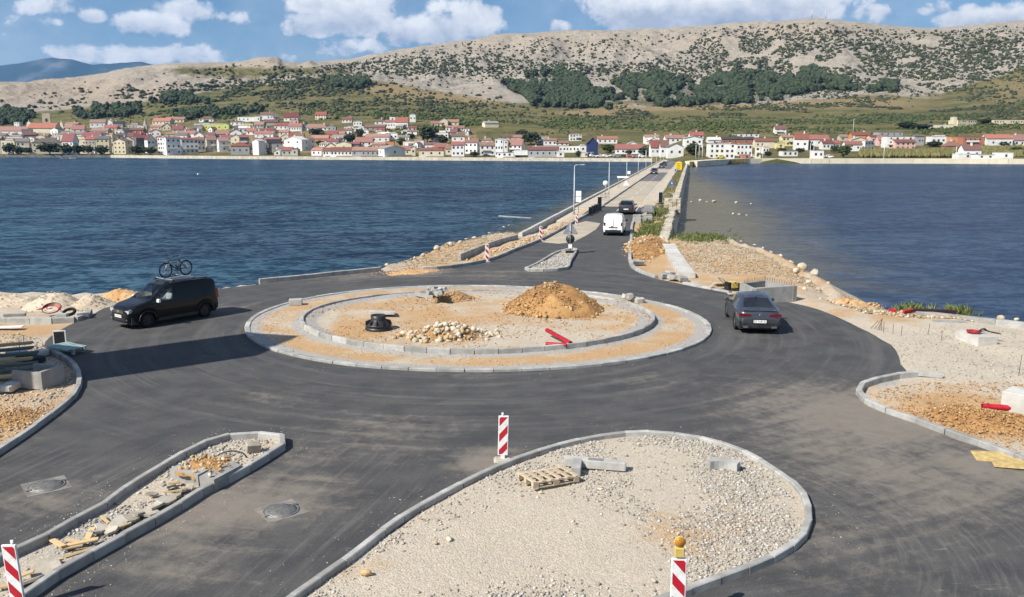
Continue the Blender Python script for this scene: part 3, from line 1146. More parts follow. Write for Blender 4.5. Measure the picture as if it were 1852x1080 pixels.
FIELD_LINE = [(-400, 215), (0, 205), (150, 196), (230, 185), (300, 172), (400, 158), (500, 150), (600, 140), (700, 152), (800, 165), (900, 182), (1000, 192), (1100, 192), (1300, 187), (1450, 172), (1600, 168),
              (1700, 172), (1800, 138), (1852, 118), (2300, 100)]
WOODS = [[(905, 152), (930, 143), (965, 135), (1010, 127), (1035, 138), (1060, 142), (1062, 163), (1085, 166), (1112, 168), (1130, 184), (1095, 196), (1060, 196), (960, 194), (955, 180), (925, 165)],
         [(1106, 150), (1140, 143), (1190, 137), (1262, 152), (1300, 135), (1330, 140), (1345, 132), (1420, 142), (1470, 125), (1500, 140), (1512, 158), (1475, 166), (1420, 180), (1300, 190), (1180, 194), (1150, 190), (1135, 170)],
         [(1490, 145), (1560, 150), (1625, 154), (1620, 166), (1500, 164)],
         [(588, 144), (620, 141), (664, 146), (672, 155), (640, 160), (588, 158)],
         [(-200, 200), (0, 199), (58, 206), (62, 226), (0, 228), (-200, 228)],
         [(135, 203), (200, 195), (252, 190), (260, 205), (200, 216), (140, 214)],
         [(270, 186), (300, 177), (340, 170), (372, 175), (380, 184), (350, 190), (310, 191)],
         [(310, 208), (350, 199), (420, 200), (480, 198), (470, 206), (420, 210), (360, 214), (320, 216)]]


def in_woods(px, py):
    w = np.zeros(px.shape, bool)
    for poly in WOODS:
        w |= inside(poly, px, py)
    return w


def build_terrain():
    nu, ny = 760, 330
    us = np.linspace(-.86, .86, nu)
    ys0 = np.interp(us, u_sh, y_sh)
    k = (np.arange(ny) / (ny - 1.0))
    U = np.repeat(us[None], ny, 0)
    Y = ys0[None] + (2500 - ys0[None]) * (k[:, None] ** 1.35)
    X = U * Y
    Z = terrain(X, Y)
    Z[0] = WATER - 2.0
    Z[1] = WATER - .6
    V = np.stack([X, Y, Z], 2).reshape(-1, 3)
    i = np.arange(ny * nu).reshape(ny, nu)
    Fc = np.stack([i[:-1, :-1], i[:-1, 1:], i[1:, 1:], i[1:, :-1]], 2).reshape(-1, 4)
    me = np_mesh('hills', V, Fc)
    shade_smooth(me)
    px, py = PX(V)
    fl = np.interp(px, [a for a, _ in FIELD_LINE], [b for _, b in FIELD_LINE])
    field = smooth(-14, 14, py - fl + 22 * fbm(V[:, 0] * .006, V[:, 1] * .006, 71, 4))
    field = np.clip(field + blob(px, py, [(430, 132, 90, 16, .75), (560, 128, 70, 10, .6), (330, 128, 60, 8, .5), (640, 165, 60, 22, .5), (1790, 75, 60, 14, .5), (1560, 150, 120, 10, .35), (1650, 62, 120, 8, .5)]), 0, 1)
    field = np.where(V[:, 1] > 2100, .2, field)
    dry = blob(px, py, [(650, 138, 60, 10, .9), (700, 160, 70, 14, .8), (820, 158, 35, 12, .9), (880, 180, 55, 12, 1.0), (760, 178, 70, 14, .7), (1150, 195, 120, 10, .7), (1310, 190, 160, 10, .7), (1040, 205, 90, 6, .6),
                        (1500, 185, 160, 14, .6), (1650, 190, 120, 18, .35), (1830, 160, 80, 40, .6), (1080, 208, 30, 5, .5), (1300, 110, 30, 8, .7), (1210, 125, 40, 8, .6), (200, 203, 60, 8, .4)])
    in_town = smooth(25, 60, V[:, 1] - np.interp(V[:, 0] / V[:, 1], u_sh, y_sh)) * (1 - smooth(150, 260, V[:, 1] - np.interp(V[:, 0] / V[:, 1], u_sh, y_sh)))
    dry = dry + .75 * in_town * np.where(px < 860, 1, .5)
    warm = np.clip(blob(px, py, [(120, 165, 260, 32, 1.0), (420, 118, 160, 14, .8), (1000, 75, 500, 22, .55), (1450, 55, 160, 16, .6)]), 0, 1)
    band = blob(px, py, [(820, 118, 260, 18, .30), (1150, 125, 220, 16, .30), (1560, 100, 240, 45, .28), (1780, 90, 120, 40, .25), (560, 150, 160, 14, .25), (420, 165, 160, 16, .25), (1350, 95, 130, 40, .24), (700, 215, 500, 20, .16), (1300, 225, 500, 16, .2)])
    veg = np.clip(band, 0, .45)
    veg = np.where(in_woods(px, py), .8, veg)
    attr(me, 'field', field)
    attr(me, 'dry', dry)
    attr(me, 'warm', warm)
    attr(me, 'veg', veg)
    tag(link('hills', me, M['karst']), kind='structure')

    # blue range beyond
    tabx = [(-500, 150), (-250, 128), (-100, 130), (0, 121), (30, 117), (60, 110), (95, 105), (130, 109), (165, 118), (200, 117), (230, 112), (255, 110), (285, 118), (340, 130), (420, 150), (600, 190)]
    u_m, s_m = us_table(tabx)
    us = np.linspace(u_m[0], u_m[-1], 420)
    D0 = np.linspace(7600, 11500, 60)
    U = np.repeat(us[None], 60, 0)
    Y = np.repeat(D0[:, None], 420, 1)
    X = U * Y
    crest = CAMZ + np.interp(U, u_m, s_m) * 9600
    t = (Y - 7600) / (9600 - 7600)
    sh = np.where(t < 1, smooth(0, 1, t), 1 - smooth(1, 2, t) * .8)
    gul = fbm(X * .0011, Y * .0008, 3, 5, .6)
    Z = -60 + (crest + 60) * sh + 260 * gul * np.clip(1.15 - sh, .03, .6) * np.where(t < 0.02, 0, 1)
    V = np.stack([X, Y, Z], 2).reshape(-1, 3)
    i = np.arange(60 * 420).reshape(60, 420)
    Fc = np.stack([i[:-1, :-1], i[:-1, 1:], i[1:, 1:], i[1:, :-1]], 2).reshape(-1, 4)
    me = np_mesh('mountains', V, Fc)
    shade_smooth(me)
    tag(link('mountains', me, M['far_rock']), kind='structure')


build_terrain()


# ------------------------------------------------------------------ causeway frame
CW_A, CW_B = P(950, 422), P(1195, 291)
CW_D = (CW_B - CW_A).normalized()
CW_N = Vector((CW_D.y, -CW_D.x, 0))          # to the right
CW_LEN = (CW_B - CW_A).length


def CW(s, o, z=0.0):
    p = CW_A + CW_D * s + CW_N * o
    return Vector((p.x, p.y, z))


def cw_of(p):
    r = p - CW_A
    return r.dot(CW_D), r.dot(CW_N)


# ------------------------------------------------------------------ near ground, asphalt
ASPH_PX = [(0, 823), (50, 790), (100, 753), (140, 718), (149, 692), (144, 670), (127, 653), (97, 638), (80, 623), (133, 584), (163, 576), (169, 567), (200, 554), (300, 535), (385, 524), (470, 514), (620, 498),
           (700, 491), (760, 488.5), (810, 486), (884, 473), (930, 455), (974, 438), (1037, 404), (1092, 374), (1160, 374), (1147, 396), (1142, 405), (1139, 440), (1137, 475), (1142, 484), (1155, 493), (1184, 503),
           (1234, 514), (1301, 527), (1351, 533), (1404, 542), (1481, 560), (1534, 583), (1584, 608), (1621, 633), (1627, 653), (1637, 674), (1601, 685), (1563, 694), (1548, 706), (1553, 722),
           (1581, 740), (1667, 770), (1734, 796), (1801, 818), (1852, 840)]
_as = [P(x, y) for x, y in ASPH_PX]
ASPH = [Vector((-26, -8, 0)), Vector((-26, 14, 0)), P(-300, 1035), P(-150, 930)] + _as + [P(2100, 960), Vector((26, 14, 0)), Vector((26, -8, 0))]
ASPH2 = [Vector((p.x, p.y)) for p in ASPH]

LAND_PX = [(-300, 520), (0, 526), (100, 526), (250, 523), (385, 519), (470, 510.5), (620, 494), (690, 486), (740, 470), (800, 445), (850, 430), (905, 419), (950, 421)]
LAND_R_PX = [(1226, 428), (1260, 428), (1320, 432), (1350, 440), (1385, 452), (1430, 478), (1470, 495), (1490, 508), (1508, 533), (1550, 548), (1600, 556), (1700, 566), (1760, 572), (1852, 580), (2200, 602)]
LAND = [Vector((-150, -45)), Vector((-150, 60))] + [P(x, y).to_2d() for x, y in LAND_PX] + [CW(60, .1).to_2d(), CW(60, 12.2).to_2d()] + \
       [P(x, y).to_2d() for x, y in LAND_R_PX] + [Vector((150, 38)), Vector((150, -45))]


SPIT_S = cw_of(P(1226, 424))[0]


def ground_z(X, Y):
    ins = inside(LAND, X, Y)
    d = dist_poly(LAND, X, Y)
    sd = np.where(ins, d, -d) + .55 * fbm(X * .5, Y * .5, 55, 3) * smooth(30, 50, Y)
    z = np.where(sd < 0, np.maximum(sd * .55, -4.0), 0) - .30 * (1 - smooth(0, 1.6, sd)) * (sd >= 0) * smooth(34, 44, Y)
    al = (X - CW_A.x) * CW_D.x + (Y - CW_A.y) * CW_D.y
    off = (X - CW_A.x) * CW_N.x + (Y - CW_A.y) * CW_N.y
    z = np.where((al > SPIT_S) & (off > 12.35), np.minimum(z, -3.5), z)
    z = np.where((al > 1.0) & (off < -.1), np.minimum(z, -3.5), z)
    ina = inside(ASPH2, X, Y)
    da = np.where(ina, 0, dist_poly(ASPH2, X, Y))
    off = smooth(.15, 1.2, da)
    bumps = .16 * fbm(X * .35, Y * .35, 12, 4) + .05 * fbm(X * 1.7, Y * 1.7, 14, 3)
    z = z + off * (bumps + .02) - .045
    return np.where(ina, -.09, z), da


def build_ground():
    xs = np.concatenate([np.arange(-150, -46, 2.0), np.arange(-46, 50, .33), np.arange(50, 151, 2.0)])
    ys = np.concatenate([np.arange(-45, 8, 1.5), np.arange(8, 100, .33), np.arange(100, 150, .8)])
    X, Y = np.meshgrid(xs, ys)
    Z, da = ground_z(X, Y)
    V = np.stack([X, Y, Z], 2).reshape(-1, 3)
    ny, nx = X.shape
    i = np.arange(nx * ny).reshape(ny, nx)
    Fc = np.stack([i[:-1, :-1], i[:-1, 1:], i[1:, 1:], i[1:, :-1]], 2).reshape(-1, 4)
    me = np_mesh('ground', V, Fc)
    shade_smooth(me)
    front = V[:, 1] > 6
    px, py = PX(np.where(front[:, None], V, np.array([0, 20, 0])))
    tint = .38 + blob(px, py, [(50, 596, 90, 14, .45), (1760, 745, 130, 45, .65), (1180, 450, 70, 60, .45), (830, 465, 140, 30, .25), (1380, 490, 130, 35, .28), (1720, 640, 190, 45, -.55), (100, 548, 140, 14, -.35),
                               (60, 760, 90, 50, .5), (1820, 700, 60, 20, -.5), (1600, 570, 120, 14, .2), (1290, 525, 60, 12, .5)])
    grey = blob(px, py, [(1600, 690, 45, 14, .7), (60, 640, 60, 16, .5), (1210, 470, 14, 30, .5), (110, 690, 50, 40, .35), (1690, 610, 90, 14, .35), (1620, 720, 90, 20, .1)])
    attr(me, 'tint', tint)
    attr(me, 'grey', grey)
    tag(link('ground', me, M['dirt']), kind='structure')

    # asphalt mat with its broken edge
    line = catmull(ASPH, .8, True)
    edge = [Vector((p.x + .10 * float(fbm(p.x * 1.3, p.y * 1.3, 3, 3)), p.y + .10 * float(fbm(p.x * 1.3 + 9, p.y * 1.3, 4, 3)), 0)) for p in line]
    b = bmesh.new()
    vs = [b.verts.new((p.x, p.y, 0.0)) for p in edge]
    es = [b.edges.new((vs[i], vs[(i + 1) % len(vs)])) for i in range(len(vs))]
    bmesh.ops.triangle_fill(b, use_beauty=True, use_dissolve=False, edges=es)
    bmesh.ops.recalc_face_normals(b, faces=b.faces)
    if sum(f.normal.z for f in b.faces) < 0:
        bmesh.ops.reverse_faces(b, faces=b.faces)
    be = [e for e in b.edges if e.is_boundary]
    r = bmesh.ops.extrude_edge_only(b, edges=be)
    for v in [g for g in r['geom'] if isinstance(g, bmesh.types.BMVert)]:
        v.co.z = -.2
    me = bpy.data.meshes.new('asphalt_road')
    b.to_mesh(me)
    b.free()
    tag(link('asphalt_road', me, M['asphalt']), kind='structure')


build_ground()


def sheet(name, pts, z, m, parent=None):
    me, _ = fill_mesh(name, pts, lambda X, Y: np.full(X.shape, z), 2.5)
    return link(name, me, m, parent)


# ------------------------------------------------------------------ water: the open bay and the lagoon
def build_water():
    def make(name, m, sign):
        rows = []
        # across: distance from the causeway axis; along: the causeway direction
        a = np.concatenate([np.linspace(0, 40, 60), np.linspace(42, 400, 70), np.geomspace(420, 12000, 24)])
        s = np.concatenate([-np.geomspace(9000, 60, 20), np.linspace(-55, 470, 160), np.geomspace(490, 9000, 20)])
        A, Sg = np.meshgrid(a, s)
        O = 6.0 + sign * A
        X = CW_A.x + CW_D.x * Sg + CW_N.x * O
        Y = CW_A.y + CW_D.y * Sg + CW_N.y * O
        V = np.stack([X, Y, np.full_like(X, WATER)], 2).reshape(-1, 3)
        ny, nx = X.shape
        i = np.arange(nx * ny).reshape(ny, nx)
        Fc = np.stack([i[:-1, :-1], i[:-1, 1:], i[1:, 1:], i[1:, :-1]], 2).reshape(-1, 4)
        if sign < 0:
            Fc = Fc[:, ::-1]
        me = np_mesh(name, V, Fc)
        dl = dist_poly(LAND, V[:, 0], V[:, 1])
        off = np.abs((V[:, 0] - CW_A.x) * CW_N.x + (V[:, 1] - CW_A.y) * CW_N.y - 6)
        al = (V[:, 0] - CW_A.x) * CW_D.x + (V[:, 1] - CW_A.y) * CW_D.y
        if sign < 0:
            sh = np.exp(-np.clip(off - 6, 0, None) / 7.0) * smooth(-12, 6, al) * .95
            sh = np.maximum(sh, .8 * np.exp(-dl / 1.0))
        else:
            sh = np.exp(-np.clip(off - 7, 0, None) / 14.0) * (1 - .45 * smooth(60, 200, al)) * smooth(-40, -10, al) * 1.15
            sh = np.maximum(sh, .8 * np.exp(-dl / 2.0))
            sh = np.maximum(sh, .45 * np.exp(-(((al - 52) / 9) ** 2)) * np.exp(-off / 90))
        attr(me, 'shallow', sh)
        tag(link(name, me, m), kind='structure')
    make('sea_water', M['sea'], -1)
    make('lagoon_water', M['lagoon'], 1)
    me = bpy.data.meshes.new('seabed')
    me.from_pydata([(-14000, -14000, -6), (14000, -14000, -6), (14000, 14000, -6), (-14000, 14000, -6)], [], [(0, 1, 2, 3)])
    tag(link('seabed', me, M['quay_dark']), kind='structure')


build_water()


# ------------------------------------------------------------------ kerbs
def kerb_profile(name, w, h, ch=.018, deep=.12):
    b = MB()
    pts = [(-w / 2, -deep), (w / 2, -deep), (w / 2, h - ch), (w / 2 - ch, h), (-w / 2 + ch, h), (-w / 2, h - ch)]
    b.prism(pts, -.5, .5, 0, 'x')
    return b.mesh(name, M['kerb'])


KP = {}


def kerb_run(parent, line, L=1.0, w=.15, h=.15, side=-1, closed=False, z=0.0, gap=.018, name='kerb_stone', skip=(), jit=.007):
    """row of kerb stones whose road edge follows the line; side -1 = stones to the right of it"""
    key = (w, h)
    if key not in KP:
        KP[key] = kerb_profile(name, w, h)
    c = offset_line(catmull(line, L, closed), side * w / 2, closed)
    n = len(c)
    out = []
    for i in range(n if closed else n - 1):
        if i in skip:
            continue
        a, b = c[i], c[(i + 1) % n]
        d = b - a
        o = link(name, KP[key], None, parent)
        ln = d.length
        o.scale = (max(ln - gap, .05), 1, 1)
        o.location = ((a.x + b.x) / 2 + rnd.uniform(-jit, jit), (a.y + b.y) / 2 + rnd.uniform(-jit, jit), z + rnd.uniform(-jit, jit) - .002 * (i % 2))
        o.rotation_euler = (0, 0, math.atan2(d.y, d.x) + rnd.uniform(-.004, .004))
        out.append(o)
    return c


def px_line(lst, z=0.0):
    return [P(*((p[0], p[1], z) if len(p) == 2 else p)) for p in lst]


def gravel(name, poly, n, smin, smax, m, zf, label, seed, cat='gravel', near=None):
    g = np.random.default_rng(seed)
    xs = np.array([p[0] for p in poly])
    ys = np.array([p[1] for p in poly])
    X = g.uniform(xs.min(), xs.max(), n * 4)
    Y = g.uniform(ys.min(), ys.max(), n * 4)
    ok = inside(poly, X, Y)
    ok &= g.uniform(0, 1, n * 4) < np.clip(.5 + 2.2 * fbm(X * .55, Y * .55, seed, 3), .06, 1)
    if near is not None:
        ok &= near(X, Y)
    X, Y = X[ok][:n], Y[ok][:n]
    s = smin + (smax - smin) * g.uniform(0, 1, len(X)) ** 2.6
    Z = zf(X, Y) + s * .2
    me = scatter_mesh(name, np.column_stack([X, Y, Z]), s, 0, .7, .25, seed)
    return tag(link(name, me, m), label, cat, kind='stuff')


def earth(name, poly, zf, step, parent, tintf, greyf, m='dirt'):
    me, V = fill_mesh(name, poly, zf, step)
    attr(me, 'tint', tintf(V[:, 0], V[:, 1]))
    attr(me, 'grey', greyf(V[:, 0], V[:, 1]))
    shade_smooth(me)
    return link(name, me, M[m], parent)


# roundabout ---------------------------------------------------------
OUT_PX = [(443, 593), (460, 617), (500, 638), (560, 652.5), (617, 661), (717, 669), (817, 672.5), (917, 672.5), (1017, 668), (1117, 659), (1187, 648), (1234, 636), (1270, 617), (1287, 597),
          (1281, 581, .08), (1255, 565, .08), (1200, 549, .08), (1100, 531, .08), (1000, 520.5, .08), (860, 516.5, .08), (740, 518, .08), (640, 525.5, .08), (560, 537, .08), (500, 552, .08), (460, 572, .08)]
IN_PX = [(540, 582), (556, 601), (585, 615), (617, 626.5), (667, 634), (717, 639), (767, 642.5), (817, 644.5), (867, 645.5), (917, 644.5), (1017, 637.5), (1080, 629), (1130, 616), (1165, 603), (1192, 584),
         (1180, 567, .2), (1150, 553, .2), (1090, 540, .2), (1000, 530, .2), (870, 526, .2), (760, 529, .2), (680, 536, .2), (610, 547, .2), (560, 562, .2)]


def flat(v):
    return Vector((v.x, v.y, 0))


RB_OUT = [flat(p) for p in px_line(OUT_PX)]
RB_IN = [flat(p) for p in px_line(IN_PX)]


def smooth_ring(pts):
    """regular closed ring through traced points: centre + low-order radius series"""
    c = Vector((sum(p.x for p in pts) / len(pts), sum(p.y for p in pts) / len(pts), 0))
    ang = np.array([math.atan2(p.y - c.y, p.x - c.x) for p in pts])
    rad = np.array([(p - c).length for p in pts])
    A = np.column_stack([np.ones_like(ang)] + [f(k * ang) for k in (1, 2, 3) for f in (np.cos, np.sin)])
    co = np.linalg.lstsq(A, rad, rcond=None)[0]
    t = np.linspace(0, 2 * np.pi, 72, endpoint=False)
    B = np.column_stack([np.ones_like(t)] + [f(k * t) for k in (1, 2, 3) for f in (np.cos, np.sin)])
    r = B @ co
    return [Vector((c.x + r[i] * math.cos(t[i]), c.y + r[i] * math.sin(t[i]), 0)) for i in range(72)], c


RB_OUT, RC2 = smooth_ring(RB_OUT)
RB_IN, RCI = smooth_ring(RB_IN)
print('roundabout', RC2, max((p - RC2).length for p in RB_OUT), min((p - RC2).length for p in RB_OUT), 'inner', RCI, max((p - RCI).length for p in RB_IN))


def build_roundabout():
    e = empty('roundabout_island', RC2, 0, 'round central island with two rings of grey kerbstones and bare earth inside', 'traffic island')
    e.location = (0, 0, 0)
    co = kerb_run(e, RB_OUT, 1.0, .22, .10, +1, True, name='kerb_stone')
    ci = kerb_run(e, RB_IN, .9, .16, .30, +1, True, name='ring_stone')
    # apron between the rings
    inner_edge = offset_line(co, .10, True)
    outer2 = [p.to_2d() for p in inner_edge]
    ring_in = [p.to_2d() for p in ci]

    def dk(X, Y):
        return np.minimum(dist_poly(outer2, X, Y), dist_poly(ring_in, X, Y))

    def za(X, Y):
        return .055 + .035 * fbm(X * 1.2, Y * 1.2, 61, 3) + .05 * (1 - smooth(0, .5, dist_poly(ring_in, X, Y)))
    me, V = fill_mesh('apron', outer2, za, .30)
    attr(me, 'tint', .62 + .35 * fbm(V[:, 0] * .3, V[:, 1] * .3, 7, 3))
    attr(me, 'grey', 1.1 * (1 - smooth(.12, .75, dk(V[:, 0], V[:, 1]))))
    shade_smooth(me)
    link('apron', me, M['dirt'], e)
    # inside
    ins = [p.to_2d() for p in offset_line(ci, .06, True)]

    def zi(X, Y):
        d = dist_poly(ins, X, Y)
        back = smooth(RCI.y, RCI.y + 6, Y) + smooth(-4, -8, X - RCI.x)
        return .13 + .06 * fbm(X * .5, Y * .5, 62, 4) + .03 * fbm(X * 2.5, Y * 2.5, 63, 2) + .10 * (1 - smooth(.1, .8, d)) * np.clip(back, .2, 1)
    me, V = fill_mesh('earth_bed', ins, zi, .30)
    d = dist_poly(ins, V[:, 0], V[:, 1])
    px, py = PX(V)
    attr(me, 'tint', .42 + blob(px, py, [(640, 600, 60, 20, .5), (700, 555, 90, 15, .2), (800, 580, 80, 18, .35), (1000, 610, 120, 14, -.2), (1100, 585, 70, 20, .1), (590, 585, 20, 20, -.3)]))
    attr(me, 'grey', 1.15 * (1 - smooth(.15, .95, d)) * np.where(V[:, 1] > RCI.y - 2, 1, .5))
    shade_smooth(me)
    link('earth_bed', me, M['dirt'], e)
    gravel('gravel', outer2, 5000, .010, .034, M['soil_grit'], za, 'ochre grit strewn between the two kerb rings of the roundabout', 5,
           near=lambda X, Y: ~inside(ring_in, X, Y))
    gravel('gravel', ins, 5500, .010, .05, M['soil_grit'], zi, 'loose stones over the bare earth inside the roundabout', 6)
    return zi


ZI = build_roundabout()


# the other islands --------------------------------------------------
def island(name, px, label, L, w, h, zfill, seed, n_gravel, gs, m='gravel', tint=.3, step=.35, glabel='', blobs=(), gblobs=(), near=None):
    pts = [flat(p) for p in px_line(px)]
    if poly_area(pts) < 0:
        pts = pts[::-1]
    e = empty(name, (0, 0, 0), 0, label, 'traffic island')
    c = kerb_run(e, pts, L, w, h, +1, True)
    ins = [p.to_2d() for p in offset_line(c, .05, True)]

    def zf(X, Y):
        d = dist_poly(ins, X, Y)
        return zfill(d, X, Y)
    px_t = lambda X, Y: PX(np.column_stack([X, Y, np.zeros_like(X)]))
    earth('gravel_bed', ins, zf, step, e, lambda X, Y: tint + blob(*px_t(X, Y), blobs), lambda X, Y: blob(*px_t(X, Y), gblobs))
    if n_gravel:
        gravel('gravel', ins, n_gravel, gs[0], gs[1], M[m], zf, glabel, seed, near=near)
    return e, zf, ins


H15 = .15


def sparse_middle(X, Y):
    """the trodden sandy middle of the teardrop island carries few loose stones"""
    g = np.random.default_rng(4)
    px, py = PX(np.column_stack([X, Y, np.zeros_like(X)]))
    w = blob(px, py, [(900, 985, 230, 75, 1.1), (1000, 920, 120, 40, .7), (1090, 1010, 150, 60, .9), (760, 1060, 160, 40, .9)])
    return g.uniform(0, 1, X.shape) > np.clip(w, 0, .985)


BIG_PX = [(513, 1080, H15), (617, 1008, H15), (717, 933, H15), (817, 877, H15), (917, 830, H15), (1017, 798, H15), (1100, 782, H15), (1167, 777, H15), (1234, 782, H15), (1284, 791, H15), (1350, 813, H15), (1417, 853, H15),
          (1452, 880, H15), (1468, 912, H15), (1467, 950, H15), (1447, 977, H15), (1391, 1011, H15), (1324, 1037, H15), (1241, 1067, H15), (1150, 1100, H15), (1000, 1150, H15), (800, 1200, H15), (560, 1220, H15), (430, 1150, H15)]
big_isl, ZBIG, POLY_BIG = island('traffic_island', BIG_PX, 'large teardrop island of pale gravel ringed with grey kerbstones in the foreground', .7, .15, H15,
                                 lambda d, X, Y: .06 + .05 * smooth(0, 2.5, d) + .04 * fbm(X * .7, Y * .7, 8, 4) - .06 * (1 - smooth(0, .35, d)) * smooth(9, 0, X), 21, 20000, (.010, .050), 'gravel', .05, .25,
                                 'pale crushed stone loose on the teardrop island', [(760, 900, 90, 60, .2), (1180, 960, 120, 50, .22), (1330, 930, 110, 50, .36), (680, 1035, 120, 50, .25), (1250, 1000, 110, 40, .3)], [(1000, 830, 300, 50, .3), (640, 1000, 60, 90, .45), (900, 960, 200, 60, -.2)], sparse_middle)
LONG_PX = [(-160, 1088, .18), (0, 1000, .18), (43, 984, .18), (133, 934, .18), (193, 902, .18), (220, 880, .18), (290, 838, .18), (357, 801, .18), (400, 786, .18), (460, 780, .18), (510, 784, .18), (524, 793, .12),
           (526, 806), (467, 846), (410, 878), (353, 907), (323, 929), (220, 987), (97, 1057), (40, 1098), (-60, 1150), (-170, 1130)]
long_isl, ZLONG, POLY_LONG = island('traffic_island', LONG_PX, 'long narrow splitter island full of rubble and broken planks by the two manholes', .8, .15, .20,
                                    lambda d, X, Y: .03 + .03 * fbm(X * 1.3, Y * 1.3, 9, 3), 22, 4200, (.012, .06), 'gravel', .05, .2, 'grey crushed stone in the long splitter island', [(330, 860, 40, 20, .5), (470, 800, 40, 15, .5)], [(150, 980, 200, 90, .6)])
FAR_PX = [(948, 489), (962, 479, .15), (985, 466, .15), (1006, 455, .15), (1025, 450, .15), (1042, 448, .15), (1044, 455), (1034, 474), (1022, 489), (985, 491.5), (957, 491.5)]
far_isl, ZFAR, POLY_FAR = island('traffic_island', FAR_PX, 'small triangular splitter island with the sign post before the causeway', .9, .18, .18,
                                 lambda d, X, Y: .06 + .06 * fbm(X * 1.1, Y * 1.1, 10, 3), 23, 900, (.03, .10), 'gravel', .2, .4, 'pale stones inside the small triangular splitter island', (), [(1000, 475, 60, 20, .7)])

# kerbs that edge the carriageway
KL = empty('kerb', (0, 0, 0), 0, 'curved grey kerb round the shaded building-material yard at the left edge', 'kerb')
kerb_run(KL, px_line([(-300, 1035), (-150, 930), (0, 823), (50, 790), (100, 753), (140, 718), (149, 692), (144, 670), (127, 653), (97, 638)]), 1.0, .16, .16, +1)
KR = empty('kerb', (0, 0, 0), 0, 'pale kerb curving round the ochre plot with the red pipe at the right edge', 'kerb')
kerb_run(KR, px_line([(1663, 677), (1637, 678), (1601, 685), (1563, 694), (1548, 706), (1553, 722), (1581, 740), (1667, 770), (1734, 796), (1801, 818), (1852, 840), (2100, 960)]), 1.0, .18, .16, +1)
KC = empty('kerb', (0, 0, 0), 0, 'straight light kerb along the right of the causeway approach beside the white van', 'kerb')
kerb_run(KC, px_line([(1148, 397), (1142, 405), (1139, 440), (1137, 475), (1142, 484), (1155, 493), (1184, 503)]), 1.0, .22, .16, +1)
KD = empty('kerb', (0, 0, 0), 0, 'long dark faced kerb along the left of the causeway approach', 'kerb')
kerb_run(KD, px_line([(764, 489), (810, 486), (884, 473), (930, 455), (974, 438), (1037, 404), (1060, 391), (1094, 373)]), 1.0, .18, .20, +1)
KS = empty('kerb', (0, 0, 0), 0, 'low concrete kerb on the sea edge behind the roundabout', 'kerb')
kerb_run(KS, px_line([(470, 512), (545, 505), (620, 497), (690, 490)]), 1.2, .2, .24, +1)
KB = empty('kerb', (0, 0, 0), 0, 'grey back kerb of the unfinished footway above the stony shore', 'kerb')
kerb_run(KB, px_line([(833, 470), (870, 455), (905, 442), (937, 433)]), 1.5, .16, .40, +1)
KT = empty('kerb', (0, 0, 0), 0, 'pale low kerb in front of the sand heaps at the left edge', 'kerb')
kerb_run(KT, px_line([(-120, 583), (0, 583), (60, 583), (127, 583.5), (150, 579), (165, 573), (168, 566)]), 1.1, .25, .20, +1)


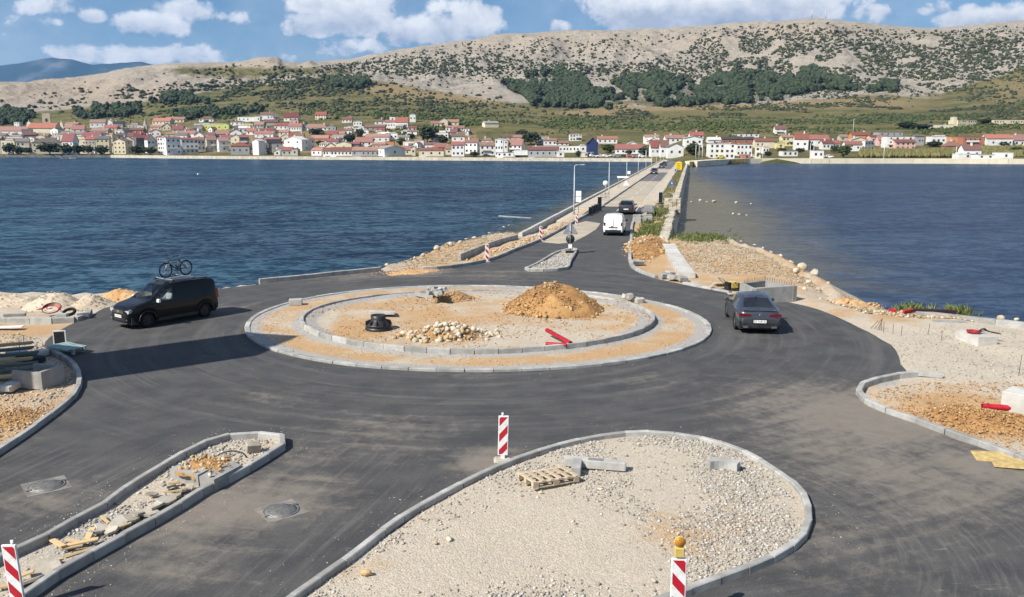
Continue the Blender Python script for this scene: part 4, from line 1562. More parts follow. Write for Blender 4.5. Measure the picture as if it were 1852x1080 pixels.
# ------------------------------------------------------------------ causeway
def build_causeway():
    # causeway axis positions from the photograph
    s0 = cw_of(P(1125, 373))[0]
    s1 = cw_of(P(1180, 328))[0]
    s2 = cw_of(P(1195, 312))[0]
    s3 = cw_of(P(1200, 306))[0]
    sE = CW_LEN + 22

    def strip(name, o0, o1, z, a, b, m, parent=None, n=40, kind=None):
        me = bpy.data.meshes.new(name)
        V, Fc = [], []
        for k in range(n + 1):
            s = a + (b - a) * k / n
            V += [CW(s, o0, z), CW(s, o1, z)]
        for k in range(n):
            Fc.append((2 * k, 2 * k + 1, 2 * k + 3, 2 * k + 2))
        me.from_pydata(V, [], Fc)
        o = link(name, me, m, parent)
        if kind:
            o['kind'] = kind
        return o

    def solid(name, prof, a, b, m, parent=None, n=1):
        V, Fc = [], []
        k = len(prof)
        for i in range(n + 1):
            s = a + (b - a) * i / n
            V += [CW(s, o, z) for (o, z) in prof]
        for i in range(n):
            for j in range(k):
                Fc.append((i * k + j, (i + 1) * k + j, (i + 1) * k + (j + 1) % k, i * k + (j + 1) % k))
        Fc += [tuple(range(k)), tuple(range(n * k + k - 1, n * k - 1, -1))]
        me = bpy.data.meshes.new(name)
        me.from_pydata(V, [], Fc)
        bm = bmesh.new()
        bm.from_mesh(me)
        bmesh.ops.recalc_face_normals(bm, faces=bm.faces)
        bm.to_mesh(me)
        bm.free()
        return link(name, me, m, parent)
    tag(solid('causeway', [(-.1, -.10), (-1.2, -4), (13.6, -4), (12.5, -.10)], 14, sE, M['quay'], n=30), kind='structure')
    tag(strip('causeway_road', 3.45, 8.05, .006, s0 - 1, s1, M['road_pale']), kind='structure')
    tag(strip('causeway_road', 3.45, 8.05, .006, s1, s2, M['road_old']), kind='structure')
    tag(strip('causeway_road', 3.45, 8.05, .006, s2, s3, M['road_pale']), kind='structure')
    tag(strip('causeway_road', 3.45, 8.05, .006, s3, sE, M['road_old']), kind='structure')
    # faint painted lines
    mk = empty('road_marking', (0, 0, 0))
    mk['kind'] = 'structure'
    for k in range(28):
        a = s0 + 3 + k * 11.5
        strip('centre_dash', 5.70, 5.82, .011, a, a + 6.5, M['marking'], mk, 2)
    strip('edge_line', 7.85, 7.98, .0115, s0 - 8, sE - 30, M['marking'], mk, 30)
    cd = [P(1090, 398), P(1114, 390)]
    for a in (8.0, 21.0):
        me = bpy.data.meshes.new('centre_dash')
        q0, q1 = CW(s0 - a, 5.75, .012), CW(s0 - a + 7, 5.75, .012)
        nrm = CW_N * .07
        me.from_pydata([q0 - nrm, q0 + nrm, q1 + nrm, q1 - nrm], [], [(0, 1, 2, 3)])
        link('centre_dash', me, M['marking'], mk)
    # walkways
    tag(solid('footway', [(.35, -.08), (.35, .10), (3.20, .12), (3.20, -.08)], s0 - 6, sE, M['walkway'], n=20), kind='structure')
    tag(solid('footway', [(8.10, -.08), (8.10, .05), (9.85, .06), (9.85, -.08)], s0 - 2, sE, M['walkway'], n=20), kind='structure')
    ke = empty('kerb', (0, 0, 0), 0, 'long kerb between the causeway road and its seaward footway', 'kerb')
    kl = [CW(s, 3.42) for s in np.linspace(s0 - 1, sE - 10, 24)]
    kerb_run(ke, kl, 2.6, .2, .2, +1)
    # low seaward parapet in lengths
    pe = empty('parapet', (0, 0, 0), 0, 'low pale concrete parapet along the open sea side of the causeway', 'wall')
    s = -3.0
    pm = MB().prism([(-.17, -.5), (.17, -.5), (.17, .31), (.13, .34), (-.13, .34), (-.17, .31)], -.5, .5, 0, 'x').mesh('parapet_block', M['concrete_pale'])
    while s < CW_LEN + 5:
        o = link('parapet_block', pm, None, pe, CW(s + 1.5, .14, rnd.uniform(-.012, .012)), (0, 0, math.atan2(CW_D.y, CW_D.x)))
        o.scale = (2.97, 1, 1)
        s += 3.0
    # dry-stone wall on the lagoon side: rough blocks in two courses near, longer lengths far
    we = empty('stone_wall', (0, 0, 0), 0, 'old rough stone wall between the causeway and the lagoon', 'wall')
    bm0 = []
    for k in range(5):
        mb = MB().box((0, 0, 0), (1, 1, 1)).mesh('stone', M['old_wall'])
        bevel_mesh(mb, .09, 1)
        for v in mb.vertices:
            v.co += Vector((rnd.uniform(-.05, .05), rnd.uniform(-.06, .06), rnd.uniform(-.05, .05)))
        bm0.append(mb)
    sA = cw_of(P(1222, 442))[0]
    sP = cw_of(P(1223, 379))[0]
    s = sA
    cnt = 0
    while s < CW_LEN and cnt < 280:
        ln = rnd.uniform(.7, 1.3) if s < 90 else rnd.uniform(2.2, 3.4)
        for c in range(2):
            o = link('stone', bm0[rnd.randrange(5)], None, we, CW(s + ln / 2 + c * .3, 12.15 + rnd.uniform(-.05, .05), -.75 + c * .62),
                     (0, 0, math.atan2(CW_D.y, CW_D.x) + rnd.uniform(-.02, .02)))
            o.scale = (ln * .99, rnd.uniform(.75, .95), .62 if c else 1.0)
            cnt += 1
        s += ln
    # square stone pier
    pe2 = empty('stone_pier', (0, 0, 0), 0, 'square rubble stone pier standing in the lagoon wall', 'pier')
    c0 = CW(sP + 1.2, 12.1)
    for lay in range(5):
        for i in range(4):
            for j in range(2):
                o = link('stone', bm0[rnd.randrange(5)], None, pe2, c0 + CW_N * ((i - 1.5) * .48) + CW_D * ((j - .5) * .95) + Vector((0, 0, -.72 + lay * .44)),
                         (0, 0, math.atan2(CW_D.y, CW_D.x) + rnd.uniform(-.05, .05)))
                o.scale = (.95, .50, .46)
    return s0, sE


CW_S0, CW_SE = build_causeway()


# ------------------------------------------------------------------ hillside scrub, woods, hedges
def scrub(name, m, regions, n, smin, smax, label, cat, seed, flat=.8, sub=1, thr=None, rows=False, wood=False):
    g = np.random.default_rng(seed)
    w = np.array([r[4] * r[2] * r[3] for r in regions])
    w = w / w.sum()
    pick = g.choice(len(regions), n, p=w)
    rg = np.array(regions)[pick]
    x = rg[:, 0] + rg[:, 2] * g.normal(0, .55, n)
    y = rg[:, 1] + rg[:, 3] * g.normal(0, .55, n)
    sky = np.interp(x, [a for a, _ in SKYLINE], [b for _, b in SKYLINE])
    ok = (y > sky + 4) & (x > -120) & (x < 1980) & (y < 262)
    x, y = x[ok], y[ok]
    p = hit_terrain(x, y)
    ok = ~np.isnan(p[:, 1]) & (p[:, 1] < 2050)
    p = p[ok]
    c = fbm(p[:, 0] * .022, p[:, 1] * .022, seed, 4)
    ok = c > (thr if thr is not None else -.06)
    p = p[ok]
    s = smin + (smax - smin) * g.uniform(0, 1, len(p)) ** 2.0
    s *= np.clip(p[:, 1] / 1100, .6, 1.15)
    p[:, 2] += s * .35
    me = scatter_mesh(name, p, s, sub, flat, .38, seed)
    return tag(link(name, me, m), label, cat, kind='stuff')


scrub('scrub', M['maquis'], [(820, 120, 240, 24, 1.0), (640, 118, 90, 16, .9), (1150, 128, 200, 20, .9), (1350, 100, 120, 55, .9), (1560, 105, 220, 55, 1.0), (1780, 95, 120, 50, .9), (1000, 85, 300, 20, .35), (1700, 150, 150, 20, .8),
                             (1480, 70, 150, 20, .45)], 13000, .8, 2.6, 'dark evergreen scrub dotted over the pale limestone slopes', 'scrub', 101, thr=-.30)
scrub('scrub', M['maquis'], [(560, 150, 160, 18, .9), (420, 165, 170, 16, .9), (250, 180, 160, 14, .6), (560, 180, 220, 20, .8), (740, 195, 220, 20, .8), (100, 190, 120, 10, .4), (450, 128, 120, 10, .3)], 4200, .9, 3.2,
      'dark bushes along the walls of the terraced slope behind the old town', 'scrub', 102, thr=-.12)
scrub('scrub', M['maquis'], [(1300, 205, 260, 14, 1), (1550, 200, 240, 22, 1), (1750, 205, 160, 20, 1), (1100, 212, 160, 12, .6), (1650, 170, 200, 14, .7)], 9000, .7, 2.6, 'scattered dark bushes in the dry meadows above the causeway road', 'scrub', 103, thr=.05)
scrub('garden_green', M['bush'], [(200, 262, 220, 12, 1), (600, 255, 240, 18, 1), (1100, 268, 200, 6, .6), (1500, 268, 300, 6, .6)], 1500, .7, 1.7, 'garden bushes between the houses of the town', 'bushes', 105, thr=-.1)
scrub('hedge', M['bush'], [(700, 210, 260, 12, 1), (960, 222, 200, 14, 1), (1300, 228, 260, 12, 1), (1600, 222, 260, 16, 1), (400, 208, 200, 10, .8), (820, 235, 160, 14, .9), (1700, 235, 160, 8, .8)], 9000, .9, 2.6,
      'green hedges and thickets on the terraces just above the houses', 'hedge', 104, thr=.0)


def build_woods():
    g = np.random.default_rng(55)
    allp = []
    for poly in WOODS:
        xs = [a for a, _ in poly]
        ys = [b for _, b in poly]
        area = abs(sum(poly[i][0] * poly[(i + 1) % len(poly)][1] - poly[(i + 1) % len(poly)][0] * poly[i][1] for i in range(len(poly)))) / 2
        n = int(area * (.34 if poly[0][0] > 500 else .15))
        x = g.uniform(min(xs) - 6, max(xs) + 6, n * 4)
        y = g.uniform(min(ys) - 4, max(ys) + 3, n * 4)
        jx = x + 10 * fbm(x * .07, y * .07, 5, 3)
        jy = y + 7 * fbm(x * .07 + 40, y * .07, 6, 3)
        ok = inside(poly, jx, jy) & (fbm(x * .05, y * .09, 17, 3) > -.12)
        allp.append(hit_terrain(x[ok][:n], y[ok][:n]))
    p = np.concatenate(allp)
    p = p[~np.isnan(p[:, 1])]
    n = len(p)
    h = g.uniform(4.5, 8.5, n) * np.clip(p[:, 1] / 1100, .55, 1.1)
    pts, sz = [], []
    for k, (f, r) in enumerate(((.30, .36), (.55, .40), (.80, .30))):
        q = p.copy()
        q[:, 0] += g.normal(0, .1, n) * h
        q[:, 1] += g.normal(0, .1, n) * h
        q[:, 2] += h * f
        pts.append(q)
        sz.append(h * r * g.uniform(.75, 1.2, n))
    me = scatter_mesh('pine_wood', np.concatenate(pts), np.concatenate(sz), 1, .85, .36, 56)
    tag(link('pine_wood', me, M['pine']), 'dark pine woods on the lower hillside', 'woodland', kind='stuff')
    # trunks of the wood
    pts = p.copy()
    pts[:, 2] += h * .15
    me = scatter_mesh('pine_wood_trunks', pts, h * .05, 0, 4.0, .05, 57)
    tag(link('wood_trunks', me, M['bark']), 'trunks of the pine wood on the lower hillside', 'trunks', kind='stuff')


build_woods()

# ------------------------------------------------------------------ the town
WIN = MB().box((0, .02, 0), (1, .08, 1), mi=0).box((0, -.03, 0), (.82, .06, .84), mi=1).mesh('window', [M['win_frame'], M['win_dark']])
CHIM = MB().box((0, 0, 0), (.7, .7, 1.4)).box((0, 0, .8), (.95, .95, .18)).mesh('chimney', M['w_white'])
WALLN = dict(w='white', c='cream', y='yellow', g='grey', o='orange', p='pink', b='brick', s='stone', d='dark', l='lime', u='blue', i='ivory')
ROOFN = dict(r='red', R='bright', m='maroon', n='old', g='grey', k='dark', w='white')
ROOFT = dict(r='red tiled', R='orange tiled', m='maroon tiled', n='weathered brown', g='grey', k='dark', w='white')
WALLT = dict(w='white', c='cream', y='yellow', g='grey', o='orange', p='pink', b='brick red', s='stone', d='dark grey', l='lime green', u='blue', i='ivory')
HOUSES = []


def house(px0, px1, yr, ye, yb, wc, rc, kind, yaw, cols, rows, seed):
    g = random.Random(seed)
    xc = (px0 + px1) / 2
    hp = hit_terrain([xc], [yb])[0]
    if math.isnan(hp[1]):
        return None
    t = hp[1] * CP - (hp[2] - CAMZ) * SP
    k = t / F                                             # metres per pixel there
    Wm = (px1 - px0) * k
    a = R(yaw) + g.uniform(-.05, .05)
    d = min(10.5, max(6.0, Wm * .62))
    if yaw:
        d = min(d, Wm * .55 / max(abs(math.sin(a)), .2))
    w = max((Wm - d * abs(math.sin(a))) / math.cos(a), 2.5)
    hw = max((yb - ye) * k, 1.6)
    hr = max((ye - yr) * k, .1)
    e = empty('house', (hp[0], hp[1] + w / 2 * abs(math.sin(a)), hp[2]), a)
    wall = M['w_' + WALLN[wc]]
    roof = M['r_' + ROOFN[rc]]
    b = MB()
    x0, x1 = -w / 2, w / 2
    B = -5.0
    rf = MB()
    ov = .35
    if kind == 't':
        b.box((0, d / 2, (hw + B) / 2), (w, d, hw - B))
        rf.box((0, d / 2, hw + .06), (w + .3, d + .3, .16))
        hr2 = hr
        if hr > .5:                                        # attic storey set back
            b.box((w * g.uniform(-.12, .12), d * .6, hw + hr / 2), (w * .55, d * .5, hr))
            rf.box((0, d * .6, hw + hr + .05), (w * .62, d * .56, .14))
    elif kind == 'f':                                      # gable towards the water
        b.add([(x0, 0, B), (x1, 0, B), (x1, 0, hw), (0, 0, hw + hr), (x0, 0, hw), (x0, d, B), (x1, d, B), (x1, d, hw), (0, d, hw + hr), (x0, d, hw)],
              [(0, 1, 2, 3, 4), (9, 8, 7, 6, 5), (1, 6, 7, 2), (5, 0, 4, 9)])
        for s in (-1, 1):
            xe = s * (w / 2 + ov)
            zs = -hr * ov / (w / 2)
            q = [(0, -ov, hw + hr + .02), (xe, -ov, hw + zs + .02), (xe, d + ov, hw + zs + .02), (0, d + ov, hw + hr + .02)]
            q2 = [(p[0], p[1], p[2] + .16) for p in q]
            rf.add(q + q2, [(0, 1, 2, 3), (7, 6, 5, 4), (0, 4, 5, 1), (1, 5, 6, 2), (2, 6, 7, 3), (3, 7, 4, 0)])
    elif kind == 'g':
        dy = d / 2
        b.add([(x0, 0, B), (x1, 0, B), (x1, 0, hw), (x0, 0, hw), (x0, d, B), (x1, d, B), (x1, d, hw), (x0, d, hw), (x0, dy, hw + hr), (x1, dy, hw + hr)],
              [(0, 1, 2, 3), (5, 4, 7, 6), (1, 5, 6, 9, 2), (4, 0, 3, 8, 7)])
        for s in (-1, 1):
            ye_ = dy + s * (dy + ov)
            zs = -hr * ov / dy
            q = [(x0 - ov, dy, hw + hr + .02), (x1 + ov, dy, hw + hr + .02), (x1 + ov, ye_, hw + zs + .02), (x0 - ov, ye_, hw + zs + .02)]
            q2 = [(p[0], p[1], p[2] + .16) for p in q]
            rf.add(q + q2, [(0, 1, 2, 3), (7, 6, 5, 4), (0, 4, 5, 1), (1, 5, 6, 2), (2, 6, 7, 3), (3, 7, 4, 0)])
    else:                                                  # hip
        b.box((0, d / 2, (hw + B) / 2), (w, d, hw - B))
        i = min(w * .32, d / 2)
        q = [(x0 - ov, -ov, hw), (x1 + ov, -ov, hw), (x1 + ov, d + ov, hw), (x0 - ov, d + ov, hw), (x0 + i, d / 2, hw + hr), (x1 - i, d / 2, hw + hr)]
        rf.add(q, [(0, 1, 5, 4), (2, 3, 4, 5), (1, 2, 5), (3, 0, 4), (3, 2, 1, 0)])
    b.build('wall', wall, e)
    ro = rf.build('roof', roof, e, recalc=True)
    if kind in 'gfh' and g.random() < .6:
        c = link('chimney', CHIM, None, ro, (g.uniform(-.3, .3) * w, d * (.5 + g.uniform(-.12, .12)), hw + hr * .9 + .3))
    if rows:
        fh = hw / rows
        wh = min(1.35, fh * .52)
        ww = min(1.15, w / max(cols, 1) * .5)
        for r_ in range(rows):
            for c in range(cols):
                if g.random() < .07:
                    continue
                door = (r_ == 0 and rows > 1 and c == cols // 2 and g.random() < .5)
                x = x0 + w * (c + .5) / cols + g.uniform(-.12, .12)
                z = fh * (r_ + .54)
                o = link('window', WIN, None, e, (x, 0, z))
                o.scale = (ww * g.uniform(.85, 1.25), 1, wh * g.uniform(.9, 1.1))
        if abs(yaw) >= 10 or kind == 't':
            sd = -1 if yaw > 0 else 1
            for r_ in range(rows):
                o = link('window', WIN, None, e, (sd * w / 2, d * .5, fh * (r_ + .54)), (0, 0, -sd * -math.pi / 2))
                o.scale = (ww, 1, wh)
        if rows >= 2 and g.random() < .45 and kind != 'f':   # balcony slab with solid parapet
            bw = w * g.uniform(.4, .8)
            bx = g.uniform(-.5, .5) * (w - bw)
            MB().box((bx, -.55, fh * 1.02), (bw, 1.1, .14)).box((bx, -1.06, fh * 1.02 + .5), (bw, .08, .86)).build('balcony', M['w_white'], e)
    HOUSES.append((e, xc, yb, hp, wc, rc, kind, rows, yaw))
    return e


def panel(ox, oy, sc, rowsdata):
    for i, r_ in enumerate(rowsdata):
        X0, X1, Yr, Ye, Yb, codes, yaw, cols, rows = r_
        house(ox + X0 / sc, ox + X1 / sc, oy + Yr / sc, oy + Ye / sc, oy + Yb / sc, codes[0], codes[1], codes[2], yaw, cols, rows, ox * 31 + i * 7 + oy)


Z1 = 10.8
panel(0, 195, Z1, [(-90, 30, 560, 610, 900, 'sgg', 0, 1, 2), (35, 300, 605, 640, 900, 'cgt', 0, 3, 2), (300, 570, 600, 660, 900, 'cgg', 20, 3, 2), (590, 1170, 600, 680, 900, 'ckh', 15, 5, 2),
                   (1185, 1460, 510, 655, 910, 'wmg', -10, 3, 2), (1460, 1720, 565, 620, 900, 'cgt', 0, 2, 2), (-60, 110, 500, 540, 640, 'sng', 0, 2, 1), (110, 440, 525, 560, 670, 'wkt', 10, 4, 1),
                   (430, 700, 480, 530, 660, 'drg', 30, 2, 1), (700, 880, 530, 560, 660, 'inf', 0, 2, 1), (1160, 1640, 468, 515, 640, 'cgg', 5, 4, 1), (-60, 560, 370, 450, 540, 'wrg', 0, 4, 1),
                   (410, 630, 420, 480, 580, 'gkg', 25, 2, 1), (930, 1160, 395, 425, 540, 'wkf', -20, 2, 1), (1130, 1400, 320, 390, 450, 'cng', 0, 3, 1), (1390, 1640, 345, 420, 490, 'wrg', 10, 2, 1),
                   (1290, 1520, 285, 320, 400, 'sng', 0, 2, 1), (275, 385, 275, 283, 390, 'wwt', 0, 2, 2), (620, 930, 500, 560, 640, 'sng', 0, 3, 1), (1500, 1728, 640, 690, 860, 'wrg', 0, 2, 1)])
panel(150, 195, Z1, [(60, 250, 560, 620, 900, 'srg', 0, 3, 2), (250, 520, 555, 610, 900, 'igg', 10, 3, 3), (470, 600, 500, 530, 880, 'igt', 0, 1, 2), (540, 870, 610, 660, 905, 'inf', -15, 3, 3),
                     (730, 1010, 560, 640, 885, 'wnf', 10, 2, 3), (1010, 1240, 500, 590, 885, 'drg', 35, 3, 3), (1220, 1440, 520, 620, 885, 'wrf', 40, 2, 2), (1440, 1680, 560, 585, 915, 'wgt', -10, 4, 4),
                     (-20, 320, 480, 560, 660, 'wmg', 0, 3, 1), (180, 560, 485, 545, 620, 'smg', 0, 2, 1), (620, 780, 420, 440, 530, 'wgt', 0, 2, 1), (770, 950, 400, 450, 560, 'gkg', 30, 2, 1),
                     (640, 840, 500, 540, 640, 'gkg', 20, 2, 1), (900, 1180, 390, 430, 530, 'bng', 10, 3, 1), (860, 1180, 490, 560, 660, 'prg', 0, 2, 1), (1300, 1520, 420, 470, 560, 'wkf', 15, 2, 1),
                     (150, 480, 400, 450, 540, 'sng', 0, 3, 1), (430, 590, 230, 300, 345, 'wwf', 0, 2, 1), (120, 430, 230, 290, 390, 'wng', 10, 3, 1), (400, 660, 340, 390, 440, 'prg', 0, 2, 1),
                     (590, 780, 260, 310, 390, 'gkg', 0, 2, 1), (870, 1100, 292, 330, 410, 'sgt', 0, 3, 1), (1060, 1180, 342, 360, 430, 'wgt', 0, 1, 1), (1350, 1700, 200, 260, 335, 'cRg', 0, 5, 1),
                     (1310, 1540, 335, 370, 440, 'png', 0, 3, 1), (1540, 1720, 300, 370, 440, 'cmf', 10, 2, 1), (1020, 1300, 560, 600, 700, 'drg', 20, 2, 1)])
panel(300, 195, Z1, [(-40, 310, 580, 605, 930, 'wng', 32, 3, 3), (255, 650, 590, 620, 900, 'wrg', 32, 4, 3), (580, 790, 580, 630, 840, 'wng', 32, 2, 2), (770, 1010, 560, 630, 860, 'sng', 32, 1, 2),
                     (1000, 1250, 590, 650, 860, 'wrg', 32, 1, 2), (1250, 1640, 680, 750, 920, 'gRh', 10, 3, 1), (0, 330, 480, 520, 600, 'sng', 0, 3, 1), (210, 580, 450, 510, 610, 'wrg', -10, 2, 1),
                     (560, 740, 480, 540, 620, 'wgf', 0, 1, 1), (740, 960, 490, 550, 620, 'dmg', 10, 2, 1), (1270, 1460, 530, 570, 700, 'cwf', 0, 1, 1), (1060, 1280, 535, 600, 680, 'gmg', 0, 2, 1),
                     (1420, 1640, 535, 580, 780, 'drg', 20, 2, 2), (960, 1230, 440, 510, 580, 'gng', 0, 2, 1), (1240, 1480, 420, 480, 560, 'wkf', 10, 1, 1), (120, 330, 340, 420, 470, 'smg', 0, 2, 1),
                     (350, 510, 380, 420, 480, 'cnf', 0, 1, 1), (510, 720, 340, 400, 480, 'gkg', 15, 2, 1), (600, 1230, 312, 330, 440, 'lwt', 0, 5, 1), (550, 910, 288, 308, 350, 'wgt', 0, 4, 1),
                     (650, 930, 165, 220, 275, 'wnh', 0, 4, 1), (-20, 350, 180, 230, 290, 'crg', 0, 5, 1), (1260, 1520, 250, 280, 345, 'wnh', 0, 3, 1), (1400, 1728, 172, 182, 275, 'wwt', 0, 4, 1),
                     (1510, 1700, 292, 310, 400, 'ygt', 0, 3, 1), (1290, 1500, 340, 410, 450, 'gkh', 0, 2, 1), (1570, 1760, 400, 460, 530, 'wrg', 0, 2, 1)])
panel(450, 195, Z1, [(30, 235, 620, 650, 925, 'wwf', -20, 0, 0), (230, 400, 685, 700, 910, 'dgt', 0, 2, 2), (340, 640, 620, 680, 820, 'gkg', 20, 2, 1), (490, 620, 815, 850, 930, 'wwf', 0, 1, 1),
                     (640, 850, 800, 860, 965, 'srg', 0, 2, 1), (640, 900, 690, 760, 840, 'wRg', -22, 2, 1), (600, 1100, 565, 625, 850, 'wwf', -25, 2, 2), (950, 1330, 580, 620, 830, 'wng', 35, 3, 2),
                     (840, 960, 820, 840, 965, 'skt', 0, 1, 1), (1180, 1450, 820, 870, 975, 'wRg', -20, 2, 1), (1450, 1740, 830, 890, 985, 'wRg', 0, 5, 1), (1490, 1700, 690, 760, 850, 'cnf', 0, 1, 1),
                     (1520, 1740, 600, 660, 780, 'wmg', 0, 3, 1), (1220, 1550, 540, 600, 710, 'oRg', 0, 3, 1), (590, 780, 440, 480, 610, 'crg', 0, 2, 2), (630, 800, 515, 560, 650, 'cwf', 0, 1, 1),
                     (110, 480, 460, 510, 600, 'wrg', 0, 3, 1), (180, 310, 542, 552, 660, 'wgt', 0, 1, 1), (320, 600, 580, 620, 710, 'pmg', 0, 3, 1), (780, 930, 500, 570, 650, 'prg', 0, 1, 1),
                     (880, 1060, 490, 560, 650, 'wng', 0, 2, 1), (500, 760, 300, 350, 430, 'wrg', 0, 3, 1), (770, 1030, 310, 370, 460, 'wrg', 0, 5, 1), (800, 970, 230, 242, 330, 'pnt', 0, 2, 1),
                     (680, 960, 95, 190, 265, 'wrg', 0, 3, 1), (220, 480, 90, 140, 235, 'wng', 0, 4, 1), (-20, 100, 172, 182, 270, 'wwt', 0, 2, 1), (110, 220, 162, 172, 275, 'wwt', 0, 2, 1),
                     (470, 600, 130, 180, 250, 'gkg', 20, 1, 1), (1295, 1510, 80, 140, 230, 'crg', 0, 4, 2), (1130, 1540, 320, 390, 450, 'wng', 0, 5, 1), (1530, 1700, 350, 370, 450, 'ggt', 0, 2, 1),
                     (1040, 1180, 300, 340, 440, 'gkf', 20, 2, 1), (290, 560, 230, 280, 350, 'gmg', 0, 3, 1), (100, 290, 270, 330, 400, 'sng', 0, 3, 1), (220, 490, 400, 440, 510, 'wrg', -10, 2, 1),
                     (50, 210, 380, 420, 490, 'wwf', 0, 1, 1), (1540, 1728, 450, 520, 620, 'org', 0, 2, 1)])
panel(600, 195, Z1, [(-30, 400, 820, 890, 985, 'wRg', 0, 6, 1), (400, 940, 812, 880, 985, 'gng', 0, 6, 1), (930, 1510, 780, 840, 985, 'wgf', 32, 1, 1), (80, 390, 660, 700, 850, 'cgf', 0, 1, 1),
                     (380, 540, 670, 710, 840, 'dmg', 0, 2, 1), (460, 790, 580, 670, 820, 'wrg', 0, 3, 2), (790, 1040, 680, 720, 820, 'png', 0, 3, 1), (1040, 1220, 650, 660, 790, 'ont', 0, 2, 1),
                     (1270, 1550, 750, 820, 920, 'crg', 0, 2, 1), (1540, 1640, 750, 775, 940, 'cwf', 0, 1, 1), (0, 340, 530, 590, 680, 'ggg', 0, 2, 1), (660, 1120, 510, 570, 680, 'wng', 0, 4, 1),
                     (1050, 1290, 478, 500, 640, 'wgt', 0, 3, 1), (1290, 1510, 540, 570, 660, 'wgg', 0, 3, 1), (1390, 1640, 642, 660, 780, 'cgt', 0, 2, 1), (0, 250, 460, 510, 560, 'wRg', 0, 2, 1),
                     (420, 590, 252, 270, 360, 'wgt', 0, 3, 1), (200, 390, 180, 230, 290, 'wrg', 0, 3, 1), (240, 430, 352, 370, 430, 'wgt', 0, 2, 1), (240, 390, 400, 440, 540, 'wng', 0, 2, 1),
                     (590, 720, 422, 440, 540, 'wwt', 0, 1, 1), (860, 950, 432, 440, 520, 'wwt', 0, 1, 1), (840, 1040, 215, 270, 330, 'wnh', 0, 2, 1), (1040, 1250, 240, 280, 410, 'wrg', 0, 4, 1),
                     (1130, 1240, 172, 182, 260, 'wwt', 0, 1, 1), (1240, 1490, 190, 280, 410, 'wRg', -5, 4, 1), (1520, 1640, 125, 140, 280, 'wwt', 0, 2, 1), (1480, 1660, 360, 390, 440, 'prg', 0, 2, 1),
                     (1360, 1540, 432, 450, 500, 'wwt', 0, 2, 1), (640, 860, 330, 380, 460, 'sng', 10, 2, 1), (850, 1040, 330, 370, 470, 'bng', 0, 2, 1), (440, 640, 360, 390, 460, 'wgt', 0, 3, 1)])
panel(750, 195, Z1, [(80, 570, 810, 870, 985, 'cRh', 0, 3, 1), (720, 970, 680, 740, 965, 'wrg', 0, 3, 2), (600, 730, 740, 800, 920, 'crg', 0, 1, 1), (390, 610, 700, 770, 860, 'org', 0, 2, 1),
                     (200, 400, 680, 720, 850, 'wrg', 0, 2, 1), (0, 180, 622, 640, 780, 'wnt', 0, 2, 1), (940, 1250, 610, 680, 900, 'wrg', -20, 3, 2), (1270, 1570, 680, 740, 930, 'wng', 0, 3, 2),
                     (1310, 1520, 590, 640, 720, 'wnh', 0, 2, 1), (1570, 1730, 612, 630, 970, 'wwt', 0, 3, 3), (720, 980, 510, 560, 670, 'wng', 0, 2, 1), (410, 660, 442, 490, 600, 'wgt', 0, 3, 1),
                     (600, 830, 350, 380, 470, 'wrg', 0, 3, 1), (830, 970, 350, 400, 450, 'wng', 0, 2, 1), (700, 830, 400, 480, 580, 'pmg', 0, 2, 1), (980, 1070, 402, 410, 530, 'wgt', 0, 1, 2),
                     (310, 530, 260, 310, 370, 'crg', 0, 2, 1), (480, 650, 212, 255, 370, 'iwf', 0, 1, 1), (640, 860, 230, 280, 355, 'ing', 0, 2, 1), (1340, 1670, 260, 300, 390, 'cgg', 20, 0, 0),
                     (340, 500, 530, 590, 680, 'wrg', 0, 1, 1)])
panel(900, 195, Z1, [(60, 200, 612, 640, 900, 'wwt', 0, 2, 3), (190, 500, 620, 730, 900, 'wrg', -22, 3, 2), (300, 510, 530, 580, 670, 'crg', 0, 2, 1), (90, 300, 530, 570, 640, 'sng', 0, 2, 1),
                     (780, 1000, 562, 580, 710, 'wwt', 0, 2, 2), (900, 1150, 600, 640, 740, 'wrg', 0, 3, 1), (1130, 1390, 650, 690, 740, 'wrg', 0, 3, 1), (1405, 1645, 502, 520, 650, 'wrt', 0, 4, 2),
                     (590, 1200, 790, 850, 985, 'grg', 0, 5, 1), (670, 1600, 732, 745, 880, 'wgt', 0, 14, 1), (1160, 1300, 880, 890, 990, 'wwt', 0, 1, 1), (-20, 580, 870, 880, 960, 'wgt', 0, 6, 1)])
panel(1050, 195, Z1, [(-20, 125, 722, 740, 880, 'wwt', 0, 1, 1), (130, 340, 590, 690, 965, 'ukf', 0, 1, 2), (330, 720, 560, 610, 700, 'wRg', 0, 4, 1), (660, 1230, 720, 805, 905, 'wrg', -8, 5, 1),
                      (840, 1200, 665, 745, 800, 'wwf', 0, 1, 1), (1250, 1540, 530, 570, 710, 'wng', 0, 3, 1), (1300, 1540, 590, 650, 720, 'wwf', 0, 1, 1), (1370, 1700, 640, 770, 945, 'wrg', 0, 4, 1),
                      (1650, 1800, 550, 590, 670, 'wrg', 0, 2, 1), (-10, 235, 868, 880, 970, 'cwt', 0, 1, 1)])
panel(1200, 205, Z1, [(40, 420, 430, 490, 580, 'wrg', 0, 4, 1), (-60, 100, 540, 650, 850, 'wrg', 0, 2, 1), (80, 390, 590, 660, 870, 'wgf', 0, 2, 1), (520, 780, 365, 430, 490, 'wrg', 0, 3, 1),
                      (410, 760, 450, 490, 640, 'wwf', 0, 3, 1), (870, 1120, 470, 520, 610, 'wwg', 0, 1, 1), (1130, 1790, 460, 505, 600, 'bkg', 0, 6, 1), (1360, 1880, 395, 405, 460, 'wrt', 0, 5, 1),
                      (890, 1390, 572, 600, 885, 'wrt', 0, 5, 3), (1420, 1728, 590, 610, 840, 'wgt', 0, 4, 2), (1545, 1700, 800, 808, 892, 'bwt', 0, 1, 1)])
